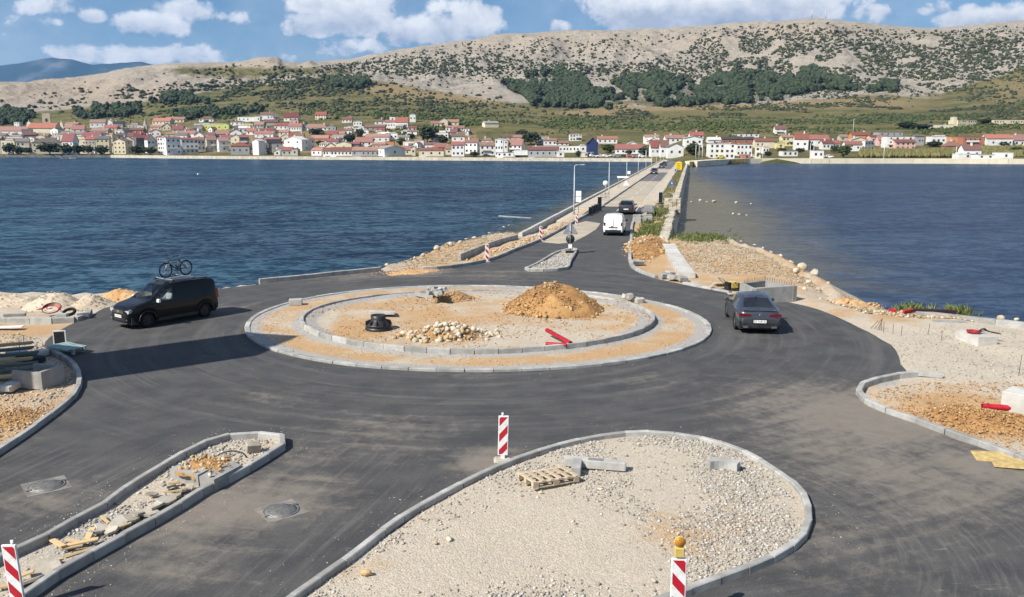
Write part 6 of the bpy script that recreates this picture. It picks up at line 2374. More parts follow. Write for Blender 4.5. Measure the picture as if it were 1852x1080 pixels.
    MB().tube([(-.09, 0, .40), (.05, 0, .55)], .036, 8).build('bottle', M['dark_metal'], b)
    # driver: one continuous figure behind the wheel
    build_driver(e, c)
    return e


def skin_figure(name, joints, edges, radii, root_i=0, sub=2):
    me = bpy.data.meshes.new(name)
    me.from_pydata(joints, edges, [])
    o = bpy.data.objects.new(name, me)
    COL.objects.link(o)
    md = o.modifiers.new('skin', 'SKIN')
    md.use_smooth_shade = True
    for i, r in enumerate(radii):
        sv = me.skin_vertices[0].data[i]
        sv.radius = r if isinstance(r, tuple) else (r, r)
        sv.use_root = (i == root_i)
    ss = o.modifiers.new('sub', 'SUBSURF')
    ss.levels = sub
    ss.render_levels = sub
    return o


def build_driver(van, c):
    J = [(-.02, 0, .78), (-.08, 0, .95), (-.12, 0, 1.14), (-.12, 0, 1.27), (-.10, 0, 1.36), (-.08, 0, 1.46), (-.07, 0, 1.55),
         (-.11, .17, 1.23), (.02, .24, 1.05), (.26, .17, 1.06), (.38, .14, 1.08), (-.11, -.17, 1.23), (.02, -.25, 1.04), (.26, -.17, 1.05), (.38, -.14, 1.08),
         (.0, .10, .78), (.38, .13, .84), (.62, .13, .45), (.0, -.10, .78), (.38, -.13, .84), (.62, -.13, .45)]
    E = [(0, 1), (1, 2), (2, 3), (3, 4), (4, 5), (5, 6), (2, 7), (7, 8), (8, 9), (9, 10), (2, 11), (11, 12), (12, 13), (13, 14), (0, 15), (15, 16), (16, 17), (0, 18), (18, 19), (19, 20)]
    Rr = [(.14, .17), (.13, .16), (.12, .18), (.075, .08), (.055, .055), (.095, .08), (.09, .075), .065, .05, .038, .035, .065, .05, .038, .035, .08, .065, .05, .08, .065, .05]
    o = skin_figure('person', J, E, Rr)
    n = NT('driver_skin_and_shirt')
    z = n.sep(n.obj())
    shirt = n.math('MULTIPLY', n.range(z[2], 1.29, 1.31, 1, 0, False), n.range(z[0], .16, .18, 1, 0, False))
    col = n.mix(shirt, (.50, .29, .20), (.78, .78, .76))
    col = n.mix(n.range(z[2], .84, .80, 0, 1, False), col, (.04, .05, .09))
    n.bsdf(col, .75, .2)
    o.data.materials.append(n.m)
    rot = Matrix.Rotation(van.rotation_euler.z, 3, 'Z')
    q = rot @ Vector((.10, .40, 0))
    o.location = (c.x + q.x, c.y + q.y, 0.0)
    o.rotation_euler = (0, 0, van.rotation_euler.z)
    tag(o, 'person in a white shirt at the wheel of the black van', 'person')
    # hair, ears, nose, eyes
    V0, F0 = ico(3)
    sel = V0 * np.array([.115, .098, .125])
    keep = (V0[:, 2] > .05) | ((V0[:, 0] < -.1) & (V0[:, 2] > -.5))
    Fk = np.array([f for f in F0 if keep[f].all()])
    me = np_mesh('hair', sel + np.array([-.085, 0, 1.545]), Fk)
    shade_smooth(me)
    h = link('hair', me, M['hair'], o)
    f = MB().lathe([(.001, -.02), (.018, 0), (.001, .025)], 8, 0, (.022, 0, 1.50))
    f.lathe([(.001, -.012), (.012, 0), (.001, .012)], 8, 0, (.005, .10, 1.50)).lathe([(.001, -.012), (.012, 0), (.001, .012)], 8, 0, (.005, -.10, 1.50))
    f.build('face_features', M['skin'], o)
    for s in (1, -1):
        MB().lathe([(.001, -.010), (.010, 0), (.001, .010)], 8, 0, (.012, s * .035, 1.53)).build('eye', M['text_dark'], o)
        for k in range(5):
            a = Vector((.38, s * .14, 1.08)) + Vector((.012, -s * (.03 - .016 * k), .012 * (2 - abs(k - 2))))
            MB().tube([a, a + Vector((.05, 0, .012)), a + Vector((.062, 0, -.022))], [.011, .010, .008], 6).build('finger', M['skin'], o)


COUPE = dict(W=.915, wr=.335, arch=.375, axles=(-1.305, 1.425), crown=.018,
             top=[(-2.345, .60), (-2.33, .80), (-2.29, .93), (-2.22, .985), (-2.05, 1.02), (-1.86, 1.06), (-1.02, 1.345), (-.70, 1.405), (-.3, 1.435), (.05, 1.42), (.28, 1.375), (1.02, 1.02), (1.2, .985), (1.7, .90), (2.1, .79), (2.27, .70), (2.345, .56)],
             belt=[(-2.345, .56), (-2.25, .88), (-1.9, .955), (-1.2, .965), (.6, .93), (1.0, .91), (1.8, .80), (2.2, .68), (2.345, .50)],
             wid=[(-2.345, .72), (-2.2, .82), (-1.7, .895), (-1.3, .912), (.5, .905), (1.45, .905), (1.9, .85), (2.15, .74), (2.345, .58)],
             rwid=[(-2.345, .60), (-2.1, .72), (-1.9, .70), (-1.1, .58), (-.4, .60), (.2, .60), (.9, .66), (1.3, .72), (2.0, .66), (2.345, .50)],
             sill=[(-2.345, .36), (-2.1, .25), (2.0, .20), (2.345, .25)],
             side_glass=[(-1.05, -.36), (-.32, .62)], screen=(.30, 1.0, False), rear=(-1.84, -1.04))


def grey_coupe():
    rl, rr_, fl = P(1328.5, 597), P(1405.5, 598), P(1316, 576)
    hd = Vector((.115, .993, 0)).normalized()
    left = Vector((-hd.y, hd.x, 0))
    rear_mid = (rl + rr_) / 2
    c = rear_mid + hd * (1.305 + .15)
    c = Vector((c.x, c.y, 0))
    S = dict(COUPE)
    S.update(paint=M['paint_grey'], glass=M['dark_glass'], rglass=M['dark_glass'])
    e = empty('car', c, math.atan2(hd.y, hd.x), 'grey four-door coupe driving away round the roundabout', 'car')
    car_body(e, S)
    wheel_set(e, S, 'rim', 10)
    mirrors(e, .62, .98, .87, M['paint_grey'])
    for s in (1, -1):
        q = [(s * .84, .90), (s * .40, .865), (s * .34, .80), (s * .44, .765), (s * .70, .755), (s * .86, .80)]
        lamp(e, 'tail_lamp', q, -2.355, -2.14, M['tail_red'])
        lamp(e, 'exhaust', [(s * .70, .37), (s * .48, .37), (s * .46, .29), (s * .68, .29)], -2.375, -2.25, M['chrome'])
        lamp(e, 'side_vent', [(s * .84, .56), (s * .78, .56), (s * .74, .40), (s * .80, .40)], -2.33, -2.22, M['black_plastic'])
        lamp(e, 'headlight', [(s * .80, .76), (s * .42, .70), (s * .44, .62), (s * .74, .62)], 2.05, 2.31, M['lamp_glass'])
        for x in (-.35, .60):
            MB().box((x - .35, s * .915, .80), (.19, .02, .025)).build('door_handle', M['paint_grey'], e)
    MB().box((-2.33, 0, .40), (.06, 1.36, .20)).build('diffuser', M['black_plastic'], e)
    MB().box((-2.355, 0, .565), (.03, .62, .17)).build('plate_recess', M['black_plastic'], e)
    plate(e, -2.378, .565, 'ZG 9181-EL', -math.pi / 2)
    sp = MB().box((-2.22, 0, 1.0), (.09, 1.30, .022))
    sp.build('spoiler_lip', M['paint_grey'], e)
    st = MB().torus(.048, .006, 24, 6, 0, (0, 0, 0), 'y')
    for k in range(3):
        a = math.pi / 2 + k * 2 * math.pi / 3
        st.tube([(0, 0, 0), (.047 * math.cos(a), 0, .047 * math.sin(a))], [.009, .003], 5)
    st.build('emblem', M['chrome'], e, (-2.325, 0, .83), (0, 0, math.pi / 2))
    MB().tube([(-1.0, .0, 1.36), (-1.10, 0, 1.41), (-1.22, 0, 1.40)], [.02, .018, .006], 6).build('antenna_fin', M['paint_grey'], e)
    for s in (1, -1):
        MB().box((1.6, s * .5, .5), (.3, .3, .2)).build('engine_mount', M['black_plastic'], e)


HATCH = dict(W=.87, wr=.31, arch=.36, axles=(-1.25, 1.30), crown=.015,
             top=[(-2.05, .62), (-2.02, .92), (-1.94, 1.05), (-1.62, 1.46), (-1.45, 1.52), (-.6, 1.56), (.0, 1.54), (.25, 1.48), (1.0, 1.06), (1.2, 1.02), (1.7, .94), (1.95, .82), (2.05, .60)],
             belt=[(-2.05, .58), (-1.95, .96), (-1.5, 1.02), (.8, .98), (1.1, .95), (1.8, .82), (2.05, .52)],
             wid=[(-2.05, .72), (-1.9, .82), (-1.4, .865), (1.4, .862), (1.8, .80), (2.05, .60)],
             rwid=[(-2.05, .66), (-1.9, .70), (-1.4, .62), (.1, .64), (.9, .68), (1.5, .68), (2.05, .50)],
             sill=[(-2.05, .36), (-1.8, .24), (1.8, .22), (2.05, .28)],
             side_glass=[(-1.35, -.55), (-.50, .25), (.27, .75)], screen=(.28, .98, False), rear=(-1.92, -1.64))


def car_details(e, S, xr, xf, zt=.85, zh=.72, plates=True, yl=.62):
    for s in (1, -1):
        lamp(e, 'tail_lamp', [(s * (yl + .16), zt + .14), (s * yl, zt + .12), (s * yl, zt - .14), (s * (yl + .14), zt - .14)], xr - .015, xr + .16, M['tail_red'])
        lamp(e, 'headlight', [(s * (yl + .12), zh + .07), (s * (yl - .16), zh + .04), (s * (yl - .16), zh - .06), (s * (yl + .10), zh - .06)], xf - .24, xf - .01, M['lamp_glass'])
    MB().box((xr, 0, .42), (.08, 1.35, .2)).build('bumper', M['black_plastic'], e)
    MB().box((xf - .01, 0, .48), (.08, .9, .18)).build('grille', M['black_plastic'], e)
    if plates:
        plate(e, xr - .05, .62, None, -math.pi / 2)
        plate(e, xf + .04, .46, None, math.pi / 2)


def hatch(px, py, heading, paint, label, scale=1.0, name='car', z=None, loc=None):
    S = dict(HATCH)
    S.update(paint=paint, glass=M['dark_glass'], rglass=M['dark_glass'])
    p = loc if loc is not None else P(px, py)
    e = empty(name, (p.x, p.y, p.z if z is None else z), heading, label, 'car')
    e.scale = (scale,) * 3
    car_body(e, S)
    wheel_set(e, S, 'rim', 5)
    mirrors(e, .62, 1.02, .84, M['black_plastic'])
    car_details(e, S, -2.05, 2.05)
    return e


def copy_tree(o, parent=None):
    c = o.copy()
    COL.objects.link(c)
    c.parent = parent
    for ch in list(o.children):
        copy_tree(ch, c)
    return c


black_van()
grey_coupe()
HDG = math.atan2(CW_D.y, CW_D.x)


def white_van():
    S = dict(VAN)
    S.update(paint=M['paint_white'], glass=M['dark_glass'], rglass=M['dark_glass'], side_glass=[(.10, .92)])
    p = P(1107.5, 427) + CW_D * 2.2
    e = empty('van', (p.x, p.y, .0), HDG + R(1), 'white panel van driving away onto the causeway', 'van')
    car_body(e, S)
    wheel_set(e, S, 'rim', 5)
    mirrors(e, .90, 1.12, .88, M['black_plastic'])
    car_details(e, S, -2.19, 2.19, 1.02, .76, False, .66)
    plate(e, -2.235, .60, None, -math.pi / 2)
    MB().box((-2.215, 0, 1.18), (.03, .012, 1.0)).build('door_seam', M['black_plastic'], e)
    MB().box((-2.225, .10, .82), (.04, .18, .04)).build('door_handle', M['black_plastic'], e)
    MB().box((-2.22, 0, .745), (.04, .75, .05)).build('bumper_step', M['black_plastic'], e)


white_van()
p = P(1132, 388.5) + CW_D * 2.0
hatch(0, 0, HDG, M['paint_dark'], 'dark hatchback on the causeway ahead of the white van', 1.0, loc=p)
far = [(1183, 315, 1, 'dark car coming along the middle of the causeway toward the camera'), (1197, 303.5, 1, 'small dark car near the far end of the causeway, left of two'), (1201.5, 300, 1, 'small dark car near the far end of the causeway, right of two')]
proto = None
for (x, y, dr, lb) in far:
    p = P(x, y)
    if proto is None:
        proto = hatch(0, 0, HDG + math.pi, M['paint_dark'], lb, 1.0, loc=p)
    else:
        c_ = copy_tree(proto)
        c_.location = (p.x, p.y, 0)
        c_['label'] = lb

# cars parked on the far waterfront: one of each colour, then copies of it
PARK = [(1073, 285.5, 'silver'), (1084, 285.2, 'white'), (1096, 284.6, 'white'), (1108, 283.6, 'white'), (1116, 285.4, 'silver'), (1126, 284.2, 'dark'), (1139, 285.4, 'red'), (1150, 285.0, 'silver'), (1161, 285.4, 'white'),
        (1303, 287, 'yellow'), (1363, 285.5, 'white'), (1500, 285.8, 'white'), (1489, 286, 'silver'), (880, 285.4, 'dark'), (908, 285.6, 'dark'), (120, 280.0, 'white'), (140, 280.2, 'silver'), (170, 280.0, 'white'), (60, 280.2, 'silver'), (20, 280.0, 'white')]
protos = {}
for i, (x, y, cname) in enumerate(sorted(PARK)):
    pt, k = at_terrain(x, y)
    n_ = i + 1
    sfx = 'th' if 10 < n_ % 100 < 14 else {1: 'st', 2: 'nd', 3: 'rd'}.get(n_ % 10, 'th')
    lb = f'{cname} car parked on the far waterfront, {n_}{sfx} from the left'
    if cname not in protos:
        protos[cname] = hatch(0, 0, R(rnd.uniform(-20, 20)) + (0 if i % 2 else math.pi), M['paint_' + cname], lb, 1.0, loc=pt, z=pt.z + .05)
        o = protos[cname]
    else:
        o = copy_tree(protos[cname])
        o.location = (pt.x, pt.y, pt.z + .05)
        o.rotation_euler = (0, 0, R(rnd.uniform(-30, 30)) + (0 if i % 2 else math.pi))
        o['label'] = lb
    o['group'] = 'cars parked on the far waterfront'


# ------------------------------------------------------------------ site furniture and materials lying about
def beacon(x, y, yaw, lean, label, slope=1, lampy=False, h=1.02, w=.25, group='striped beacons of the roadworks', lampside=0):
    p = P(x, y)
    e = empty('beacon', p, yaw, label, 'beacon', group)
    me = MB().box((0, 0, .04), (.46, .34, .08), taper=.8).mesh('rubber_foot', M['slab'])
    bevel_mesh(me, .015, 1)
    link('rubber_foot', me, None, e)
    MB().box((0, 0, .13), (.10, .08, .12)).build('socket', M['white_paint'], e)
    z0 = .16
    pm = MB().box((0, 0, z0 + h / 2), (w, .045, h)).mesh('panel', M['white_paint'])
    bevel_mesh(pm, .008, 1)
    pn = link('panel', pm, None, e, None, (0, R(lean), 0))
    # three slanted red bands inside a white border, both faces
    iw, b0, b1 = w / 2 - .022, z0 + .03, z0 + h - .03
    rise = w * .95 * slope
    band = .205
    for f in (-1, 1):
        for k in range(-1, 4):
            zc = b0 + k * 2 * band + .02
            q = [(-iw, zc - rise / 2), (iw, zc + rise / 2), (iw, zc + rise / 2 + band), (-iw, zc - rise / 2 + band)]
            # clip to the panel height
            poly = q
            for lim, sgn in ((b0, 1), (b1, -1)):
                out = []
                for i in range(len(poly)):
                    a, b = poly[i], poly[(i + 1) % len(poly)]
                    ia, ib = sgn * (a[1] - lim) >= 0, sgn * (b[1] - lim) >= 0
                    if ia:
                        out.append(a)
                    if ia != ib:
                        t = (lim - a[1]) / (b[1] - a[1])
                        out.append((a[0] + (b[0] - a[0]) * t, lim))
                poly = out
                if len(poly) < 3:
                    break
            if len(poly) < 3:
                continue
            yv = f * .0245
            vs = [(a * 1.0, yv, b) for a, b in poly]
            me = bpy.data.meshes.new('stripe')
            idx = tuple(range(len(vs)))
            me.from_pydata(vs, [], [idx if f < 0 else idx[::-1]])
            me.materials.append(M['red_paint'])
            link('stripe', me, None, pn)
    MB().tube([(0, 0, z0 + h - .02), (0, 0, z0 + h + .05)], .018, 8).box((0, 0, z0 + h + .055), (.05, .02, .05)).build('grip', M['white_paint'], e)
    if lampy:
        zl = z0 + h + .02
        me = MB().box((0, 0, zl + .09), (.16, .10, .17)).mesh('battery_case', M['amber_case'])
        bevel_mesh(me, .015, 1)
        link('battery_case', me, None, e)
        l_ = MB().lathe([(.001, -.05), (.07, -.045), (.085, -.02), (.085, .02), (.07, .045), (.001, .05)], 20, 0, (0, 0, zl + .265), 'y')
        l_.build('lamp_lens', M['orange_glass'], e)
        MB().torus(.085, .012, 22, 6, 0, (0, 0, zl + .265)).box((0, 0, zl + .185), (.08, .06, .03)).build('lamp_ring', M['amber_case'], e)
    return e


beacon(909, 834, R(4), 1.5, 'red and white striped beacon standing at the tip of the teardrop island', 1)
beacon(35, 1102, R(-3), -3, 'large striped beacon cut off by the bottom left corner', -1)
beacon(1224, 1130, R(-2), 0, 'striped beacon with an amber warning lamp at the bottom edge', -1, True)
beacon(881, 474, R(4), 0, 'small striped beacon on the approach by the stony shore', -1)
beacon(978, 436, R(8), 0, 'small striped beacon further along the kerb toward the causeway', -1)
beacon(1042, 408, R(8), 4, 'farthest small striped beacon, beside the first lamp post', -1)


def pole(parent, h, r=.03, m='grey_metal', x=0.0, name='post', z0=0.0):
    return MB().tube([(x, 0, z0), (x, 0, h)], r, 8).build(name, M[m], parent)


def sign_posts():
    # island sign seen from behind: triangle over a round plate
    e = empty('road_sign', P(1031, 459), HDG - math.pi / 2 + R(4), 'grey backs of a triangular and a round sign on one post', 'road sign')
    e.location.z = .12
    pole(e, 2.15, .034)
    MB().prism([(-.50, 1.28), (.50, 1.28), (.54, 1.34), (.06, 2.14), (-.06, 2.14), (-.54, 1.34)], -.012, .012, 0, 'y').build('triangle_plate', M['grey_metal'], e, (0, .05, 0), recalc=True)
    MB().lathe([(.001, -.012), (.32, -.012), (.32, .012), (.001, .012)], 28, 0, (0, .05, .94), 'y').build('round_plate', M['dark_metal'], e)
    for z in (1.0, 1.5):
        MB().box((0, -.02, z), (.12, .05, .04)).build('clamp', M['grey_metal'], e)
    MB().box((0, 0, .03), (.62, .42, .12)).build('foot', M['rubber'], e)
    link('base_card', MB().box((0, -.03, .42), (.26, .02, .30)).mesh('base_card', M['white_paint']), None, e)
    rz = HDG - math.pi / 2
    # white double board
    e = empty('board_sign', P(1046, 385), rz, 'tall white double board sign by the first lamp post', 'road sign')
    pole(e, 2.5, .035)
    for z in (1.55, 2.2):
        MB().box((0, -.04, z), (.62, .025, .60)).build('plate', M['white_paint'], e)
    e = empty('road_sign', P(1094.5, 361), rz, 'round sign plate on a post beside the seaward footway', 'road sign')
    pole(e, 2.6, .035)
    MB().lathe([(.001, -.012), (.36, -.012), (.36, .012), (.001, .012)], 26, 0, (0, -.04, 2.3), 'y').build('round_plate', M['white_paint'], e)
    e = empty('finger_post', P(1126, 341), rz, 'white finger sign and triangle on posts along the seaward footway', 'road sign')
    for x in (-.7, .6):
        pole(e, 2.1, .03, x=x)
    MB().prism([(-1.0, 1.85), (.9, 1.85), (1.15, 2.0), (.9, 2.15), (-1.0, 2.15)], -.012, .012, 0, 'y').build('arrow_plate', M['white_paint'], e, (0, -.04, 0), recalc=True)
    MB().prism([(.1, .55), (1.1, .55), (.6, 1.45)], -.012, .012, 0, 'y').build('triangle_plate', M['white_paint'], e, (0, -.05, 0), recalc=True)
    e = empty('road_sign', P(1137, 330), rz, 'small white square sign halfway along the causeway', 'road sign')
    pole(e, 2.3, .03)
    MB().box((0, -.04, 2.0), (.6, .02, .6)).build('plate', M['white_paint'], e)
    # yellow diversion board
    p = P(1227, 312)
    e = empty('direction_board', p, rz, 'yellow direction board near the far end of the causeway', 'road sign')
    for x in (-.6, .6):
        pole(e, 2.75, .05, x=x)
    MB().box((0, -.07, 1.75), (1.75, .04, 2.0)).build('board', M['yellow_sign'], e)
    for z, w in ((2.35, 1.1), (1.95, .8), (1.5, 1.15), (1.1, .6)):
        MB().box((0, -.095, z), (w, .01, .13)).build('lettering', M['text_dark'], e)
    for (x, y, hh, lb) in ((1214.5, 346, 1.55, 'blue square sign nearer of two on the lagoon side'), (1222.5, 322, 2.0, 'blue square sign farther of two, below the yellow board')):
        e = empty('road_sign', P(x, y), rz, lb, 'road sign')
        pole(e, hh + .1, .03)
        MB().box((0, -.04, hh - .2), (.62, .02, .62)).build('plate', M['blue_sign'], e)
        MB().box((0, -.052, hh - .2), (.10, .01, .34)).box((.06, -.052, hh - .30), (.20, .01, .08)).build('symbol', M['white_paint'], e)
    # dark panel seen edge-on
    e = empty('warning_panel', P(1194, 369), rz + R(62), 'tall dark warning panel standing edge-on beside the lagoon footway', 'road sign')
    MB().box((0, 0, .85), (.9, .05, 1.3)).build('panel', M['dark_metal'], e)
    MB().box((0, 0, .85), (.98, .03, 1.38)).build('rim', M['white_paint'], e)
    MB().box((0, 0, .06), (.9, .5, .12)).build('foot', M['rubber'], e)
    # mesh barriers along the kerb
    for i, (x, y) in enumerate(((1068, 390), (1073, 387), (1078, 384.5), (1084, 382))):
        e = empty('barrier', P(x, y), rz + R(60), f'dark barrier panel on the kerb, {("nearest", "second", "third", "farthest")[i]} of four', 'barrier', 'dark barrier panels')
        hh = .85 if i < 3 else 1.55
        MB().box((0, 0, hh / 2 + .1), (.75, .03, hh)).build('panel', M['dark_metal'], e)
        for x_ in (-.4, .4):
            MB().tube([(x_, 0, 0), (x_, 0, hh + .15)], .022, 6).build('post', M['grey_metal'], e)
        MB().box((0, 0, .03), (.9, .3, .06)).build('foot', M['rubber'], e)
    e = empty('railing', P(1094, 364), rz + R(75), 'short grey railing beside the round sign', 'railing')
    for k in range(5):
        MB().tube([(-1.6 + .8 * k, 0, 0), (-1.6 + .8 * k, 0, 1.05)], .025, 6).build('post', M['dark_metal'], e)
    for z in (.55, 1.03):
        MB().tube([(-1.6, 0, z), (1.6, 0, z)], .02, 6).build('rail', M['dark_metal'], e)
    # lamp posts
    posts = [(1038, 388), (1101, 353.5), (1133, 330), (1154, 317.5), (1168, 309), (1178, 304), (1187, 300.5), (1194, 297.5), (1200, 295.5)]
    ordn = ['nearest', 'second', 'third', 'fourth', 'fifth', 'sixth', 'seventh', 'eighth', 'farthest']
    pmesh = MB().tube([(0, 0, 0), (0, 0, .9), (0, 0, 5.4)], [.085, .07, .042], 10).mesh('pole', M['pole_metal'])
    amesh = MB().tube([(0, 0, 5.3), (.12, 0, 5.47), (.7, 0, 5.52)], [.04, .035, .03], 8).mesh('arm', M['pole_metal'])
    lmesh = MB().box((.9, 0, 5.52), (.5, .16, .07), taper=.8).mesh('lantern', M['grey_metal'])
    bmesh_ = MB().box((0, 0, .06), (.36, .36, .12)).mesh('base', M['concrete'])
    for (x, y), o_ in zip(posts, ordn):
        e = empty('lamp_post', P(x, y), HDG - math.pi / 2, f'slim grey lamp post on the causeway footway, {o_} of nine', 'lamp post', 'lamp posts along the causeway')
        link('pole', pmesh, None, e)
        link('arm', amesh, None, e)
        link('lantern', lmesh, None, e)
        link('base', bmesh_, None, e)
    tp = [(1258, 288, 25), (1264, 287, 24), (1270, 288, 26), (1379, 287, 26), (1464.5, 287.5, 28), (1471, 287, 30), (1598, 288, 24), (1728, 289, 22), (1168, 287, 13), (1182, 287, 15), (1196, 287, 18), (1542, 250, 34), (268, 281, 10), (173, 281, 12)]
    for i, (x, y, hp_) in enumerate(sorted(tp)):
        q, k = at_terrain(x, y)
        n_ = i + 1
        sfx = {1: 'st', 2: 'nd', 3: 'rd'}.get(n_, 'th')
        e = empty('lamp_post', q, 0, f'thin pale lamp post in the far town, {n_}{sfx} from the left', 'lamp post', 'lamp posts of the far town')
        H = hp_ * k
        MB().tube([(0, 0, -.5), (0, 0, H)], [.14, .09], 7).build('pole', M['w_white'], e)
        MB().tube([(0, 0, H - .1), (.3, 0, H + .1), (1.0, 0, H + .12)], .06, 6).build('arm', M['w_white'], e)
        MB().box((1.2, 0, H + .1), (.6, .22, .12)).build('lantern', M['grey_metal'], e)


sign_posts()


# ------------------------------------------------------------------ heaps
def mound(name, c, rx, ry, h, m, label, cat, seed, parent=None, rot=0.0, sharp=1.3, rough=.10, z0=.0, sub=(28, 56)):
    nr, na = sub
    V = [(0, 0, h)]
    for i in range(1, nr + 1):
        r = i / nr
        for k in range(na):
            a = 2 * math.pi * k / na
            wob = 1 + .16 * float(fbm(np.array([math.cos(a) * 1.6 + seed]), np.array([math.sin(a) * 1.6]), seed, 3)[0])
            x, y = r * rx * wob * math.cos(a), r * ry * wob * math.sin(a)
            prof = (1 - r ** sharp) if sharp < 1.6 else (math.cos(r * math.pi) + 1) / 2
            V.append((x, y, h * prof))
    V = np.array(V)
    V[:, 2] += .8 * rough * h * 2.0 * fbm(V[:, 0] * 1.6 / max(rx, .6) * 1.6 + seed, V[:, 1] * 2.2, seed + 5, 4, .6) * np.clip(V[:, 2] / h * 3, 0, 1)
    V[:, 2] += .07 * fbm(V[:, 0] * 6, V[:, 1] * 6, seed + 8, 3) - .035 - .10 * (np.hypot(V[:, 0] / rx, V[:, 1] / ry) > .985)
    ca, sa = math.cos(rot), math.sin(rot)
    X = V[:, 0] * ca - V[:, 1] * sa
    Y = V[:, 0] * sa + V[:, 1] * ca
    V = np.column_stack([X, Y, V[:, 2]])
    Fc = []
    for k in range(na):
        Fc.append((0, 1 + k, 1 + (k + 1) % na, 1 + (k + 1) % na))
    tri = [(0, 1 + k, 1 + (k + 1) % na) for k in range(na)]
    for i in range(nr - 1):
        for k in range(na):
            a, b = 1 + i * na + k, 1 + i * na + (k + 1) % na
            tri += [(a, a + na, b + na), (a, b + na, b)]
    me = np_mesh(name, V, np.array(tri))
    shade_smooth(me)
    return me


ROCKS = [rock_mesh('stone', 400 + i, 1, (1, .85, .75), .30) for i in range(6)]
ROCKS2 = [rock_mesh('boulder', 420 + i, 2, (1, .9, .72), .34) for i in range(6)]
for r_ in ROCKS + ROCKS2:
    r_.materials.append(M['rock_pale'])
ROCKW = [r.copy() for r in ROCKS]
for r_ in ROCKW:
    r_.materials.clear()
    r_.materials.append(M['rock_warm'])


def heap(name, c, rx, ry, h, m, label, cat, seed, n_st, smin, smax, rocks, rot=0.0, sharp=1.3, n_fine=600, fine='gravel_warm', z0=0.0, rim=.7):
    e = empty(name, (c.x, c.y, z0), 0, label, cat)
    me = mound('mound', c, rx, ry, h, m, '', '', seed, rot=rot, sharp=sharp)
    link('mound', me, m, e)
    g = random.Random(seed)

    def zs(x, y):
        ca, sa = math.cos(-rot), math.sin(-rot)
        u, v = (x * ca - y * sa) / rx, (x * sa + y * ca) / ry
        r = math.hypot(u, v)
        return h * max(0, (1 - r ** sharp) if sharp < 1.6 else (math.cos(min(r, 1) * math.pi) + 1) / 2), r
    for k in range(n_st):
        rr = g.random() ** (.5 if g.random() < rim else .9) * 1.12
        if g.random() < rim * .7:
            rr = g.uniform(.72, 1.15)
        a = g.uniform(0, 2 * math.pi)
        u, v = rr * rx * math.cos(a), rr * ry * math.sin(a)
        x, y = u * math.cos(rot) - v * math.sin(rot), u * math.sin(rot) + v * math.cos(rot)
        s = smin + (smax - smin) * g.random() ** 2.2
        z, _ = zs(x, y)
        o = link('stone', rocks[g.randrange(len(rocks))], None, e, (x, y, z + s * .25), (g.uniform(-.6, .6), g.uniform(-.6, .6), g.uniform(0, 6.3)))
        o.scale = (s * g.uniform(.8, 1.3), s * g.uniform(.8, 1.2), s * g.uniform(.7, 1.1))
    G = np.random.default_rng(seed)
    rr = G.uniform(0, 1.15, n_fine) ** .6 * 1.1
    a = G.uniform(0, 2 * np.pi, n_fine)
    U, Vv = rr * rx * np.cos(a), rr * ry * np.sin(a)
    X = U * math.cos(rot) - Vv * math.sin(rot)
    Y = U * math.sin(rot) + Vv * math.cos(rot)
    Z = np.array([zs(x, y)[0] for x, y in zip(X, Y)])
    s = .012 + .038 * G.uniform(0, 1, n_fine) ** 2.4
    fm = scatter_mesh('rubble', np.column_stack([X, Y, Z + s * .2]), s, 0, .75, .3, seed)
    o = link('rubble', fm, M[fine], e)
    o['kind'] = 'stuff'
    return e


heap('soil_heap', P(1000, 564), 2.45, 2.3, 1.28, M['soil'], 'tall cone of ochre soil on the roundabout', 'soil heap', 31, 190, .025, .17, ROCKW, 0, 1.55, 8000, 'soil_grit', z0=.10)
heap('gravel_heap', P(822, 545), 1.25, 1.3, .40, M['soil'], 'low ochre gravel heap at the back of the roundabout', 'gravel heap', 32, 14, .04, .10, ROCKW, 0, 1.9, 1800, z0=.12)
heap('rock_heap', P(812, 612), 2.1, 1.2, .48, M['soil'], 'spread heap of pale broken rocks at the front of the roundabout', 'rock heap', 33, 260, .04, .19, ROCKS + ROCKW[:3], 0, 1.9, 1200, 'gravel', z0=.10, rim=.3)
heap('rubble_bank', P(1172, 446), 1.75, 8.0, .62, M['soil'], 'bank of ochre rubble beside the causeway approach kerb', 'rubble bank', 34, 230, .06, .22, ROCKW + ROCKS[:1], -.20, 1.5, 6000, 'soil_grit', z0=-.05)
heap('sand_heap', P(100, 551), 1.9, 1.5, .72, M['sand'], 'pale sand heap behind the red hose coil, middle of three', 'sand heap', 35, 4, .04, .1, ROCKS, .1, 1.9, 500, 'gravel', z0=-.05)
heap('sand_heap', P(166, 550), 1.35, 1.3, .52, M['sand'], 'pale sand heap nearest the black van', 'sand heap', 36, 4, .04, .1, ROCKS, .2, 1.9, 400, 'gravel', z0=-.05)
heap('sand_heap', P(20, 550), 2.6, 1.5, .55, M['sand'], 'pale sand heap at the left edge', 'sand heap', 37, 4, .04, .1, ROCKS, .0, 1.9, 400, 'gravel', z0=-.05)
heap('sand_heap', P(222, 540), 1.9, 1.2, .62, M['sand_orange'], 'orange sand heap behind the black van at the water edge', 'sand heap', 38, 3, .04, .1, ROCKW, .0, 1.7, 400, z0=-.12)
heap('sand_spill', P(745, 492.5), 2.4, 1.2, .16, M['sand_orange'], 'flat spill of pinkish sand across the asphalt at the approach', 'sand', 39, 3, .03, .06, ROCKW, .55, 1.9, 300, z0=.0)
heap('soil_heap', P(1775, 755), 2.3, 1.2, .22, M['soil'], 'low spread of ochre stony soil inside the right-hand kerb', 'soil heap', 40, 60, .02, .10, ROCKW, -.25, 1.9, 2600, 'soil_grit', z0=-.03)
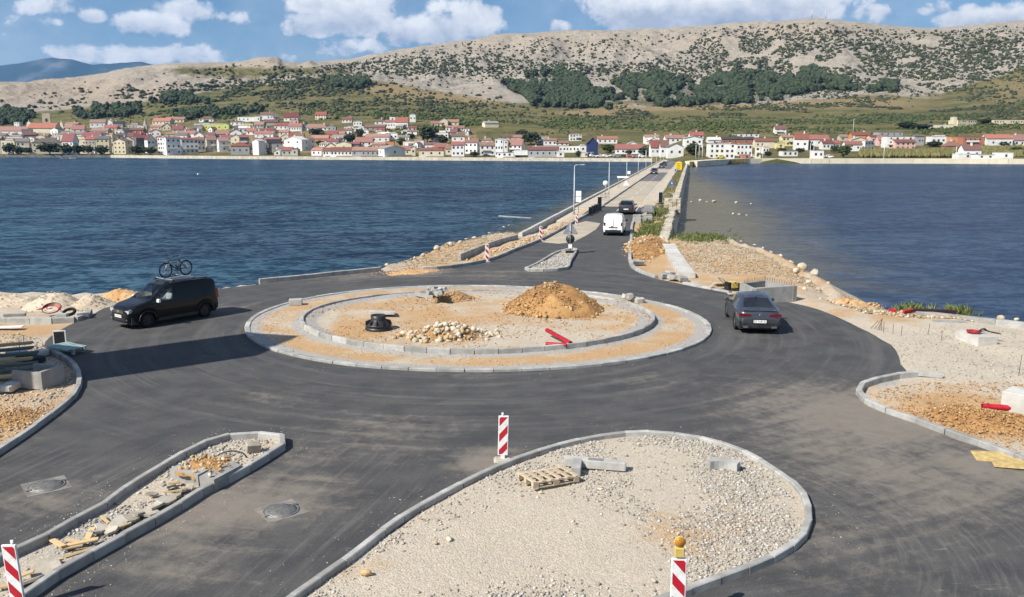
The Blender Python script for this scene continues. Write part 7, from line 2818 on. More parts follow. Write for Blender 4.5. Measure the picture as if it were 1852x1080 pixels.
heap('soil_heap', P(20, 752), 1.2, 1.1, .16, M['soil'], 'low ochre soil inside the left-hand kerb', 'soil heap', 41, 14, .03, .08, ROCKW, -.5, 1.9, 1200, z0=-.03)
heap('soil_heap', P(1530, 545), 1.8, 1.1, .45, M['sand_orange'], 'small ochre heap on the lagoon edge right of the boulders', 'soil heap', 42, 16, .06, .18, ROCKW, .2, 1.9, 500, z0=-.25)


# boulders, each its own thing
def boulder(x, y, rpx, z, label, m=None, flat=1.0, grp='boulders along the shore', name='boulder'):
    p = P(x, y, z)
    s = rpx / px_per_m(y) * (CAMZ / (CAMZ - z))
    o = link(name, ROCKS2[rnd.randrange(6)], None, None, (p.x, p.y, z + s * .3), (rnd.uniform(-.3, .3), rnd.uniform(-.3, .3), rnd.uniform(0, 6)))
    o.scale = (s, s * .9, s * flat)
    return tag(o, label, 'boulder', grp)


BL = [(1430, 478, 8, -.3), (1452, 486, 14, -.4), (1474, 499, 13, -.4), (1497, 515, 7, -.5), (1440, 492, 8, -.2), (1463, 512, 8, -.2), (1545, 549, 8, -.35), (1556, 551, 6, -.35), (1570, 556, 5, -.35), (1412, 465, 6, -.4), (1395, 458, 5, -.4),
      (1480, 525, 7, -.2), (1455, 524, 6, -.1), (1380, 450, 4, -.5), (1365, 444, 4, -.5), (1810, 577, 9, -.3), (1838, 580, 7, -.3), (1340, 438, 4, -.5), (1318, 434, 5, -.5), (1520, 545, 5, -.3)]
for i, b_ in enumerate(sorted(BL)):
    n_ = i + 1
    sfx = 'th' if 10 < n_ < 14 else {1: 'st', 2: 'nd', 3: 'rd'}.get(n_ % 10, 'th')
    boulder(*b_, f'pale boulder on the lagoon edge, {n_}{sfx} from the left')
WL = [(1266, 364, 6, 'pale boulder in the lagoon just right of the stone pier'), (1291, 366, 8, 'large white boulder in the lagoon shallows'), (1331, 367, 5, 'white boulder standing alone in the lagoon'), (1358, 369, 3, 'small stone at the outer end of the lagoon rocks'),
      (1326, 388, 5, 'pale boulder at the left of the dark reef stones'), (1337, 389, 5, 'dark reef stone in the middle of its row'), (1350, 390, 4, 'dark reef stone at the right of its row'), (1278, 366, 4, 'small stone between the two pale lagoon boulders'),
      (1250, 366, 4, 'low stone against the pier in the lagoon')]
for (x, y, r__, lb) in WL:
    boulder(x, y, r__, WATER, lb, flat=.8, grp='stones in the lagoon')
WS = [(843, 434, 7, 'dark'), (858, 431, 8, 'mossy'), (885, 423, 6, 'weedy'), (873, 428, 4, 'low'), (912, 412, 5, 'lone'), (921, 408, 4, 'outer')]
for i, (x, y, r__, a_) in enumerate(WS):
    boulder(x, y, r__, WATER, f'{a_} shore rock awash left of the approach, {("1st", "2nd", "4th", "3rd", "5th", "6th")[i]} from the left', flat=.6, grp='rocks awash in the bay')
for i, (x, y, r__) in enumerate(((690, 490, 4), (700, 480, 5), (735, 474, 4), (765, 463, 6), (790, 450, 8), (832, 440, 6), (815, 443, 7), (750, 468, 4), (870, 455, 4), (905, 425, 4))):
    boulder(x, y, r__, -.12, f'whitish stone on the lip of the stony shore, {i + 1} from the list of ten'.replace(f', {i + 1} from the list of ten', ('', ' nearest the sand spill', ' before the brown weed', ' by the water bend', ' at the bend crest', ' second from the right end', ' in the white cluster', ' above the weed', ' near the back kerb', ' at the right end')[i]), grp='stones on the bay shore')
# concrete beam lying in the shallows
q0, q1 = P(903, 392, WATER), P(962, 395, WATER)
d_ = q1 - q0
o = link('fallen_beam', MB().box((0, 0, 0), (1, .4, .14)).mesh('fallen_beam', M['concrete']), None, None, (q0 + q1) / 2 + Vector((0, 0, .05)), (0, .02, math.atan2(d_.y, d_.x)), (d_.length, 1, 1))
tag(o, 'pale concrete beam lying in the shallows left of the causeway', 'beam')


def stone_scatter(name, pxpoly, n, smin, smax, m, z, label, seed, cat='stones', dz=.3):
    poly = [P(x, y).to_2d() for x, y in pxpoly]
    g = np.random.default_rng(seed)
    xs = [p.x for p in poly]
    ys = [p.y for p in poly]
    X = g.uniform(min(xs), max(xs), n * 6)
    Y = g.uniform(min(ys), max(ys), n * 6)
    ok = inside(poly, X, Y)
    X, Y = X[ok][:n], Y[ok][:n]
    Z, _ = ground_z(X, Y)
    s = smin + (smax - smin) * g.uniform(0, 1, len(X)) ** 2.5
    me = scatter_mesh(name, np.column_stack([X, Y, Z + s * dz]), s, 0, .75, .35, seed)
    return tag(link(name, me, M[m]), label, cat, kind='stuff')


stone_scatter('stony_shore', [(680, 492), (740, 468), (800, 441), (850, 425), (940, 415), (945, 430), (860, 458), (830, 472), (760, 486)], 8000, .012, .075, 'shore_stone', 0, 'stony ochre shore between the bay and the approach', 501)
stone_scatter('stony_shore', [(1226, 440), (1300, 430), (1390, 452), (1450, 485), (1500, 530), (1455, 512), (1400, 499), (1330, 496), (1250, 492), (1230, 470)], 11000, .012, .075, 'shore_stone', 0, 'stony ochre spit beside the lagoon', 502)
stone_scatter('stone_margin', [(1480, 540), (1520, 545), (1600, 556), (1700, 568), (1852, 582), (1852, 590), (1640, 575), (1560, 565)], 1500, .02, .14, 'shore_stone', 0, 'loose stones along the lagoon edge of the right-hand lot', 503)
stone_scatter('lot_gravel', [(1600, 610), (1700, 590), (1852, 600), (1900, 720), (1700, 690), (1640, 660)], 3000, .010, .04, 'gravel', 0, 'pale gravel over the right-hand lot', 504, 'gravel')
stone_scatter('lot_gravel', [(1660, 690), (1852, 690), (1852, 830), (1700, 780), (1580, 735), (1570, 712)], 2600, .010, .05, 'soil_grit', 0, 'ochre stones inside the right-hand kerb', 505, 'gravel')
stone_scatter('yard_gravel', [(0, 600), (70, 612), (120, 655), (140, 690), (60, 770), (0, 810), (-80, 800), (-80, 610)], 3200, .015, .06, 'gravel', 0, 'gravel of the left-hand material yard', 506, 'gravel')
stone_scatter('footway_rubble', [(840, 470), (880, 458), (940, 436), (1035, 396), (1035, 402), (970, 434), (885, 470)], 900, .03, .16, 'gravel_warm', 0, 'rubble in the trench between the kerbs of the unfinished footway', 507, 'rubble')


# ------------------------------------------------------------------ grass and weeds
def grass(name, pts, h, label, seed, m='grass', blades=5):
    g = np.random.default_rng(seed)
    V, Fc = [], []
    n = len(pts)
    vv = []
    for p in pts:
        hh = h * g.uniform(.5, 1.3)
        var = g.uniform()
        for b in range(blades):
            a = g.uniform(0, 6.28)
            l = hh * g.uniform(.6, 1.1)
            dx, dy = math.cos(a), math.sin(a)
            w = .02 * (1 + h)
            k = len(V)
            o = np.array(p) + np.array([dx, dy, 0]) * .06
            V += [o + np.array([-dy * w, dx * w, 0]), o + np.array([dy * w, -dx * w, 0]), o + np.array([dx * l * .35, dy * l * .35, l * .75]) + np.array([dy * w * .6, -dx * w * .6, 0]), o + np.array([dx * l * .6, dy * l * .6, l])]
            Fc += [(k, k + 1, k + 2), (k, k + 2, k + 3)]
            vv += [var] * 4
    me = np_mesh(name, np.array(V), np.array(Fc))
    attr(me, 'var', vv)
    return tag(link(name, me, M[m]), label, 'grass', kind='stuff')


g_ = np.random.default_rng(900)
pts = []
for _ in range(900):
    s = g_.uniform(cw_of(P(1200, 432))[0], cw_of(P(1215, 372))[0])
    o_ = g_.uniform(9.6, 11.8)
    if fbm(np.array([s * .4]), np.array([o_ * .8]), 3, 3)[0] > -.12:
        pts.append(CW(s, o_, -.03))
grass('grass', pts, .34, 'fresh green grass strip beside the lagoon wall', 901, blades=7)
pts = [CW(g_.uniform(30, 300), g_.uniform(9.9, 11.7), -.08) for _ in range(2600)]
grass('grass', pts, .35, 'dry grass strip along the lagoon side of the causeway', 902, 'reed', 4)
pts = [P(g_.normal(1268, 22), g_.normal(433, 4), -.1) for _ in range(600)]
grass('grass', pts, .3, 'green weeds on the spit by the lagoon wall', 903, blades=6)
pts = [P(g_.normal(1645, 16), g_.normal(560, 3), -.2) for _ in range(110)]
grass('grass', pts, .22, 'green weeds on the lagoon edge beside the red barrier pieces', 904, blades=6)
pts = [P(g_.normal(1735, 12), g_.normal(572, 3), -.2) for _ in range(60)] + [P(g_.normal(1728, 6), 569, -.2) for _ in range(20)]
grass('grass', pts, .42, 'tall thin weeds behind the concrete strip', 905, blades=5)


# ------------------------------------------------------------------ blocks, pallets, planks, pipes
BLK = bevel_mesh(MB().box((0, 0, 0), (1, 1, 1)).mesh('kerb_block', M['kerb']), .04, 1)


def block(x, y, size, yaw, label, z=.0, tilt=(0, 0), group=None, name='kerb_block', mesh=None, px_z=None, cat='block'):
    p = P(x, y, px_z if px_z is not None else z)
    o = link(name, mesh or BLK, None, None, (p.x, p.y, z + size[2] / 2), (tilt[0], tilt[1], yaw), size)
    return tag(o, label, cat, group)


zb = .12
block(1058, 843, (1.0, .24, .20), R(-12), 'grey kerb block left of the pair behind the pallet', zb)
block(1096, 847, (.95, .24, .20), R(-12), 'grey kerb block right of the pair on the teardrop island', zb)
block(1043, 852, (.22, .60, .20), R(-8), 'short grey kerb block set crosswise next to the pallet', zb)
cb = MB()
for k in range(6):
    a0, a1 = R(60 + 10 * k), R(60 + 10 * (k + 1))
    for rr in (1,):
        cb.add([(1.0 * math.cos(a0), 1.0 * math.sin(a0), 0), (1.0 * math.cos(a1), 1.0 * math.sin(a1), 0), (1.25 * math.cos(a1), 1.25 * math.sin(a1), 0), (1.25 * math.cos(a0), 1.25 * math.sin(a0), 0),
                (1.0 * math.cos(a0), 1.0 * math.sin(a0), .24), (1.0 * math.cos(a1), 1.0 * math.sin(a1), .24), (1.25 * math.cos(a1), 1.25 * math.sin(a1), .24), (1.25 * math.cos(a0), 1.25 * math.sin(a0), .24)],
               [(3, 2, 1, 0), (4, 5, 6, 7), (0, 1, 5, 4), (2, 3, 7, 6)] + ([(3, 0, 4, 7)] if k == 0 else []) + ([(1, 2, 6, 5)] if k == 5 else []))
p = P(1300, 845, .1)
o = cb.build('kerb_block', M['kerb'], None, (p.x - .15, p.y - 1.05, .10), (0, 0, R(-14)), recalc=True)
o.scale = (.62, .95, .85)
tag(o, 'curved grey kerb block lying alone on the right of the teardrop island', 'block')
block(535, 551, (.62, .45, .28), R(10), 'single grey block on the left of the roundabout apron', .06)


def pallet():
    c = (P(943, 857) + P(1036, 857)) / 2
    a, b = P(945, 862, .2), P(1018, 846, .2)
    d = b - a
    c = P(991, 864, .2)
    e = empty('pallet', (c.x, c.y, .14), math.atan2(d.y, d.x) - R(3), 'weathered wooden pallet lying on the teardrop island', 'pallet')
    e.rotation_euler = (R(-3), R(2), math.atan2(d.y, d.x) - R(3))
    sl = MB().box((0, 0, 0), (.10, .8, .022)).mesh('slat', M['wood_old'])
    for k in range(6):
        link('slat', sl, None, e, (-.55 + .22 * k, 0, .145 + rnd.uniform(-.003, .003)), (0, 0, rnd.uniform(-.02, .02)))
    rn = MB().box((0, 0, 0), (1.2, .10, .022)).mesh('bearer', M['wood_old'])
    bt = MB().box((0, 0, 0), (.14, .10, .09)).mesh('block', M['wood_old'])
    for y in (-.35, 0, .35):
        link('bearer', rn, None, e, (0, y, .122))
        link('bottom_board', rn, None, e, (0, y, .012))
        for x in (-.53, 0, .53):
            link('block', bt, None, e, (x, y, .067))


pallet()
for (x, y, r__, lb) in ((1085, 886, .07, 'small dark stone on the open gravel right of the pallet'), (978, 892, .06, 'dark stone in front of the pallet'), (812, 977, .08, 'fist-sized dark stone in the middle of the teardrop island'), (660, 1037, .13, 'ochre stone near the left kerb of the teardrop island'),
                     (787, 983, .06, 'small stone beside the fist-sized one'), (1182, 1052, .07, 'dark stone near the amber lamp beacon')):
    p = P(x, y, .1)
    o = link('stone', ROCKW[rnd.randrange(6)] if r__ > .1 else ROCKS[rnd.randrange(6)], None, None, (p.x, p.y, .12), (rnd.uniform(-.4, .4), .2, rnd.uniform(0, 6)), (r__ * 1.3, r__, r__))
    tag(o, lb, 'stone')

# grit swept against the kerbs on the carriageway side
for (_poly, _lab, _sd) in ((POLY_BIG, 'loose grit on the asphalt along the kerb of the teardrop island', 61), (POLY_LONG, 'loose grit on the asphalt along the kerb of the long splitter island', 62), ([p.to_2d() for p in RB_OUT], 'loose grit on the asphalt round the roundabout kerb', 63)):
    _in = [Vector((p[0], p[1], 0)) for p in _poly]
    _out = [p.to_2d() for p in offset_line(_in, -1.3, True)]
    _ring = [p.to_2d() for p in offset_line(_in, -.26, True)]
    gravel('grit', _out, 1500, .006, .022, M['gravel'], lambda X, Y: np.full(X.shape, .0), _lab, _sd, 'grit',
           near=lambda X, Y, r=_ring: (~inside(r, X, Y)) & (np.random.default_rng(8).uniform(0, 1, X.shape) > dist_poly(r, X, Y) * .95))


# manholes
def manhole(x, y, r, yaw, label):
    p = P(x, y)
    e = empty('manhole', (p.x, p.y, 0), yaw, label, 'manhole')
    q = 1.2 * r
    MB().prism([(-q, -q), (q, -q), (q, q), (-q, q)], -.08, .006).build('collar', M['collar'], e)
    MB().lathe([(r * 1.04, .0), (r * 1.04, .022), (r * .95, .024), (r * .95, .012)], 40).build('frame', M['iron'], e)
    cv = MB().lathe([(r * .94, .0), (r * .94, .020), (.001, .024)], 40).build('cover', M['iron'], e)
    st = MB()
    n = 9
    for i in range(-n, n + 1):
        for j in range(-n, n + 1):
            xx, yy = i * r * .095, j * r * .095
            if math.hypot(xx, yy) < r * .84 and (i + j) % 2 == 0:
                st.box((xx, yy, .026), (r * .075, r * .045, .008), rz=(math.pi / 4 if i % 2 else -math.pi / 4))
    st.build('tread_pattern', M['iron'], cv)['kind'] = 'stuff'
    for s in (1, -1):
        MB().box((s * r * .98, r * .25 * s, .02), (.10, .09, .03)).build('hinge', M['iron'], e)


manhole(84, 879, .385, R(38), 'round iron manhole cover in a concrete square left of the long splitter island')
manhole(508, 924, .37, R(38), 'round iron manhole cover in the asphalt right of the long splitter island')


def roundabout_things():
    # plastic manhole cone
    p = P(685, 601)
    e = empty('manhole_cone', (p.x, p.y, .12), 0, 'black plastic ribbed manhole cone on the roundabout', 'manhole cone')
    MB().lathe([(.52, -.02), (.56, .02), (.56, .10), (.52, .12), (.52, .16), (.55, .18), (.55, .24), (.50, .27)], 36).build('base_ring', M['black_plastic'], e)
    MB().lathe([(.50, .25), (.40, .36), (.33, .42), (.32, .44)], 36).build('cone', M['black_plastic'], e)
    for k in range(12):
        a = 2 * math.pi * k / 12
        MB().add([(.30, -.02, .44), (.30, .02, .44), (.56, .02, .26), (.56, -.02, .26), (.50, -.02, .24), (.50, .02, .24), (.54, -.02, .36), (.54, .02, .36)],
                 [(0, 1, 7, 6), (6, 7, 2, 3), (0, 6, 3, 4), (1, 5, 2, 7), (3, 2, 5, 4)]).build('rib', M['black_plastic'], e, None, (0, 0, a))
    MB().lathe([(.31, .42), (.315, .62), (.29, .625), (.28, .44), (.001, .43)], 36).build('neck', M['black_plastic'], e)
    # white slab
    me = bevel_mesh(MB().box((0, 0, 0), (1, 1, 1)).mesh('slab', M['concrete_pale']), .02)
    block(691, 567, (1.15, .85, .10), R(8), 'white concrete slab lying behind the black manhole cone', .22, (R(-5), R(3)), name='slab', mesh=me, cat='slab')
    # red pipes
    def pipe(name, a, b, r, label, m='red_pipe', parent=None):
        e = empty(name, (0, 0, 0), 0, label, 'pipe')
        d = (b - a).normalized()
        mb = MB().tube([a, b], r, 14, caps=False)
        mb.build('pipe_wall', M[m], e)
        MB().tube([a + d * .01, b - d * .01], r * .86, 14, caps=False).build('inner_wall', M['dark_pipe'], e)
        rg = MB()
        L_ = (b - a).length
        for k in range(int(L_ / .06)):
            c = a + d * (.03 + .06 * k)
            rg.tube([c - d * .012, c + d * .012], r * 1.045, 14, caps=False)
        rg.build('ribs', M[m], e)
        return e
    pipe('pipe', P(989, 597, .42), P(1032, 621, .30), .085, 'red corrugated pipe leaning over the ring kerb of the roundabout')
    pipe('pipe', P(987, 622, .26), P(1024, 624, .26), .075, 'short red corrugated pipe lying flat beside the leaning one')
    pipe('pipe', P(1776, 735, .12), P(1832, 738, .12), .085, 'red pipe lying by the concrete block at the right edge')
    # jumbled kerb blocks at the back
    g = random.Random(5)
    grp = 'kerb blocks thrown in a heap'
    for k in range(34):
        x = g.gauss(786, 9)
        lay = k // 12
        y = 531 + g.uniform(-4, 4)
        o = block(x, y, (g.uniform(.35, .6), .20, .20), g.uniform(0, 3.1), 'grey kerb block in the jumbled heap at the back of the roundabout', .10 + lay * .20 + g.uniform(0, .08), (g.uniform(-.4, .4), g.uniform(-.4, .4)), grp)
    o = block(768, 538, (1.05, .2, .2), R(-25), 'long kerb block fallen in front of the jumbled heap', .14, (0, .1))
    for k in range(7):
        x = (1136, 1141, 1139, 1150, 1156, 1160, 1131)[k]
        y = (541, 543, 539, 546, 548, 547, 540)[k]
        block(x, y, (.34, .24, .22), g.uniform(0, 3), 'dark paving block in the small scatter on the right of the roundabout', .07 + (.2 if k == 2 else 0), (g.uniform(-.3, .3), 0), 'paving blocks scattered on the roundabout')


roundabout_things()


def long_island_things():
    # broken concrete footing
    a, b, c = P(309, 869), P(360, 883), P(398, 861)
    e = empty('concrete_footing', (0, 0, 0), 0, 'cracked concrete footing topped with rubble in the long splitter island', 'footing')
    ex = (b - a)
    back = (c - b)
    w1 = ex.length
    ux = ex.normalized()
    uy = back.normalized()
    bk = uy * (back.length * 1.55)
    h = .30
    for (s0, s1, dz) in ((0, .99, .0), (1.02, 1.0, -.03)):
        q = [a, a + ex * .99, a + ex * .99 + bk, a + bk] if s0 == 0 else [b + uy * .02, b + uy * .02 + ux * .48, b + uy * .02 + ux * .48 + bk * .9, b + uy * .02 + bk * .95]
        mb = MB()
        jit = lambda v, z: (v.x + rnd.uniform(-.02, .02), v.y + rnd.uniform(-.02, .02), z)
        vs = [jit(v, -.05) for v in q] + [jit(v, h + dz + rnd.uniform(-.03, .03)) for v in q]
        mb.add(vs, [(3, 2, 1, 0), (4, 5, 6, 7), (0, 1, 5, 4), (1, 2, 6, 5), (2, 3, 7, 6), (3, 0, 4, 7)])
        mb.build('half', M['concrete'], e, recalc=True)
    g = random.Random(3)
    for k in range(90):
        v = a + ex * g.uniform(.05, 1.35) + bk * g.uniform(.05, .95)
        s = g.uniform(.025, .075)
        o = link('stone', (ROCKW if g.random() < .5 else ROCKS)[g.randrange(6)], None, e, (v.x, v.y, h + s * .4), (g.random(), g.random(), g.random() * 6))
        o.scale = (s * 1.3, s, s * .8)
    cq = a + ex * .62 + bk * .5
    link('dirt_cap', mound('dirt_cap', None, .62, .75, .10, None, '', '', 71, rot=math.atan2(ux.y, ux.x), sharp=1.9), M['soil'], e, (cq.x, cq.y, h - .01))
    hose = [P(395, 823, .36), P(405, 818, .42), P(425, 816, .44), P(440, 820, .40), P(447, 828, .3)]
    MB().tube(catmull(hose, .05), .018, 7).build('hose', M['black_plastic'], e)
    # planks
    pl = MB().box((0, 0, 0), (1, 1, 1)).mesh('plank', M['wood'])
    bevel_mesh(pl, .03)
    data = [(94, 977, 115, 989, .11), (118, 989, 178, 976, .12), (157, 979, 168, 957, .12), (84, 1013, 112, 1014, .11), (118, 1010, 166, 994, .10), (30, 1048, 62, 1036, .10), (0, 1062, 40, 1056, .10), (183, 935, 197, 948, .06),
            (120, 978, 150, 984, .08), (205, 958, 238, 946, .07), (305, 876, 326, 874, .09), (296, 893, 330, 889, .05), (330, 885, 350, 880, .05), (110, 996, 150, 988, .06)]
    nm = ['leftmost upright-lying', 'long middle', 'steeply leaning', 'pale flat', 'long front', 'plank beside the corner beacon', 'lowest', 'thin dark', 'split', 'thin far', 'short pale', 'narrow', 'dark short', 'half-buried']
    for i, (x0, y0, x1, y1, w) in enumerate(data):
        p0, p1 = P(x0, y0, .10), P(x1, y1, .10 + rnd.uniform(0, .10))
        d = p1 - p0
        o = link('plank', pl, None, None, (p0 + p1) / 2 + Vector((0, 0, .01 + .012 * (i % 3))), (0, -math.atan2(d.z, math.hypot(d.x, d.y)), math.atan2(d.y, d.x)), (d.length, w, .028))
        tag(o, f'{nm[i]} yellowish board in the rubble of the long splitter island'.replace('plank beside the corner beacon yellowish board', 'yellowish board beside the corner beacon'), 'board', 'boards in the long splitter island')
    # broken slabs
    sl = []
    for k in range(4):
        g2 = random.Random(k + 50)
        pts = [(math.cos(t) * g2.uniform(.7, 1.1), math.sin(t) * g2.uniform(.6, 1.0)) for t in [2 * math.pi * (i + g2.uniform(-.2, .2)) / 6 for i in range(6)]]
        sl.append(MB().prism(pts, -.5, .5).mesh('broken_slab', M['slab']))
    sd = [(190, 957, .26), (215, 950, .24), (240, 941, .20), (228, 938, .22), (262, 929, .30), (283, 919, .24), (300, 908, .28), (318, 898, .22), (275, 897, .14), (330, 890, .18), (202, 962, .18), (175, 966, .16), (250, 935, .16), (290, 912, .16), (80, 1035, .34),
          (60, 1050, .26), (308, 885, .2), (345, 884, .12)]
    for i, (x, y, r__) in enumerate(sorted(sd)):
        p = P(x, y, .08)
        o = link('broken_slab', sl[i % 4], None, None, (p.x, p.y, .10 + .02 * (i % 3)), (rnd.uniform(-.3, .3), rnd.uniform(-.3, .3), rnd.uniform(0, 6)), (r__, r__ * .8, .05))
        n_ = i + 1
        sfx = 'th' if 10 < n_ < 14 else {1: 'st', 2: 'nd', 3: 'rd'}.get(n_ % 10, 'th')
        tag(o, f'flat broken stone slab in the long splitter island, {n_}{sfx} from the left', 'slab', 'broken slabs in the long splitter island')
    block(458, 816, (.36, .24, .22), R(30), 'beige broken block at the tip of the long splitter island', .06, (.2, .1), name='broken_block', mesh=bevel_mesh(MB().box((0, 0, 0), (1, 1, 1)).mesh('broken_block', M['slab']), .06))


long_island_things()


def left_yard():
    # green slatted pallet
    a, b, c = P(94, 628), P(118, 638), P(150, 630)
    e = empty('pallet', (0, 0, 0), 0, 'pale green slatted pallet on the kerb of the left-hand yard', 'pallet')
    ux = (P(147, 628, .25) - P(95, 624, .25))
    c0 = P(121, 629, .2)
    ang = math.atan2(ux.y, ux.x) + R(4)
    e.location = (c0.x, c0.y, .12)
    e.rotation_euler = (0, R(2), ang)
    for k in range(6):
        MB().box((-.5 + .2 * k, 0, .14), (.15, .85, .03)).build('slat', M['green_paint'], e, None, (0, 0, R(-16)))
    for y in (-.3, .3):
        MB().box((0, y, .08), (1.15, .09, .09)).build('bearer', M['green_paint'], e)
        for x in (-.5, .5):
            MB().box((x, y, -.02), (.1, .09, .10)).build('foot', M['green_paint'], e)
    # white framed panel standing on the kerb
    e = empty('site_panel', P(109, 624), R(12), 'dark panel in a white frame propped at the end of the left kerb', 'panel')
    MB().box((0, 0, .30), (.40, .03, .46)).build('panel', M['black_plastic'], e)
    for s in (-1, 1):
        MB().box((s * .215, 0, .30), (.035, .05, .56)).build('frame_side', M['white_paint'], e)
    MB().box((0, 0, .565), (.40, .05, .035)).build('frame_top', M['white_paint'], e)
    MB().box((.02, 0, .02), (.5, .25, .06)).build('foot', M['concrete'], e)
    # concrete L block
    a, b = P(77, 705), P(118, 690)
    d = b - a
    e = empty('concrete_trough', (a.x, a.y, 0), math.atan2(d.y, d.x), 'open grey concrete trough in the shaded yard at the left edge', 'trough')
    L_ = d.length
    MB().box((L_ / 2, .06, .28), (L_, .12, .60)).build('side', M['concrete'], e)
    MB().box((.06, .62, .28), (.12, 1.0, .56)).build('end', M['concrete'], e)
    MB().box((L_ - .06, .62, .28), (.12, 1.0, .56)).build('end', M['concrete'], e)
    MB().box((L_ / 2, .62, .05), (L_ - .26, .98, .14)).build('floor', M['concrete'], e)
    # stacked beams and sheets
    bm_ = bevel_mesh(MB().box((0, 0, 0), (1, 1, 1)).mesh('beam', M['beam_dark']), .03)
    bm2 = bevel_mesh(MB().box((0, 0, 0), (1, 1, 1)).mesh('beam', M['wood']), .03)
    names = ['topmost', 'second', 'third', 'fourth', 'fifth', 'sixth', 'lowest']
    for k in range(7):
        p = P(-6 + 3 * (k % 3), 645 + 5 * k, .3)
        o = link('beam', bm_ if k % 3 else bm2, None, None, (p.x - .4, p.y, .62 - .09 * k + .05), (0, R(-3), R(9 + 2 * (k % 3))), (3.2 - .15 * (k % 2), .26, .08))
        tag(o, f'long beam in the shaded stack at the left edge, {names[k]} of seven', 'beam', 'beams stacked in the yard')
    for k in range(5):
        p = P((30, 48, 62, 70, 20)[k], (640, 648, 652, 640, 700)[k], .1)
        o = link('sack', bevel_mesh(MB().box((0, 0, 0), (1, 1, 1)).mesh('sack', M['cloth_dark'] if k in (1, 2) else M['concrete_pale']), .2, 2), None, None, (p.x, p.y, .12), (0, 0, .4 * k), (.7, .42, .24))
        tag(o, f'{("pale sack behind the beam stack", "black sack beside the trough", "black sack next to the gravel edge", "pale sack nearest the kerb end", "pale sack half buried in the shade")[k]} in the left-hand yard', 'sack')
    # stakes
    for i, (x, y, hh) in enumerate(((37, 650, .7), (43, 622, .35), (67, 632, .3))):
        p = P(x, y)
        o = MB().tube([(0, 0, -.1), (.02, 0, hh)], .012, 6).build('stake', M['dark_metal'], None, (p.x, p.y, 0))
        tag(o, ('tall thin stake by the beam stack', 'short stake on the yard gravel', 'short stake near the yard kerb')[i], 'stake')
    # hose coil and tyre behind the front kerb
    c = P(92, 569)
    e = empty('hose_coil', (c.x, c.y, .22), 0, 'red hose coil on the ground before the sand heaps', 'hose')
    for k in range(4):
        MB().torus(.34 + .02 * k, .02, 30, 6, 0, (.03 * k, .0, .02 + .035 * k), 'z').build('loop', M['red_pipe'] if k < 3 else M['black_plastic'], e, None, (R(18 + 3 * k), R(6), 0))
    for k in range(3):
        MB().tube(catmull([(-.45 - .1 * k, 0, 0), (-.2, .1, .12), (-.1, -.12, .05), (.1, 0, .1)], .06), .022, 6).build('tangle', M['red_pipe'], e)
    c = P(126, 572)
    o = MB().torus(.24, .07, 28, 8, 0, (0, 0, 0), 'z').build('tyre', M['rubber'], None, (c.x, c.y, .20), (R(24), 0, 0))
    tag(o, 'black tyre leaning on the pale kerb beside the hose coil', 'tyre')
    block(113, 575, (.45, .25, .2), R(5), 'small white block between hose coil and tyre', .1)
    block(27, 572, (.9, .2, .12), R(12), 'loose kerb stone lying on the pale kerb at the left edge', .18)
    block(150, 573, (.5, .2, .2), R(30), 'white kerb end stone beside the tyre', .1)
    bb_ = MB().box((0, 0, 0), (1, 1, 1)).mesh('board', M['white_paint'])
    block(5, 593, (1.6, .35, .05), R(10), 'white board lying on the dirt at the left edge', .05, name='board', mesh=bb_, cat='board')


left_yard()


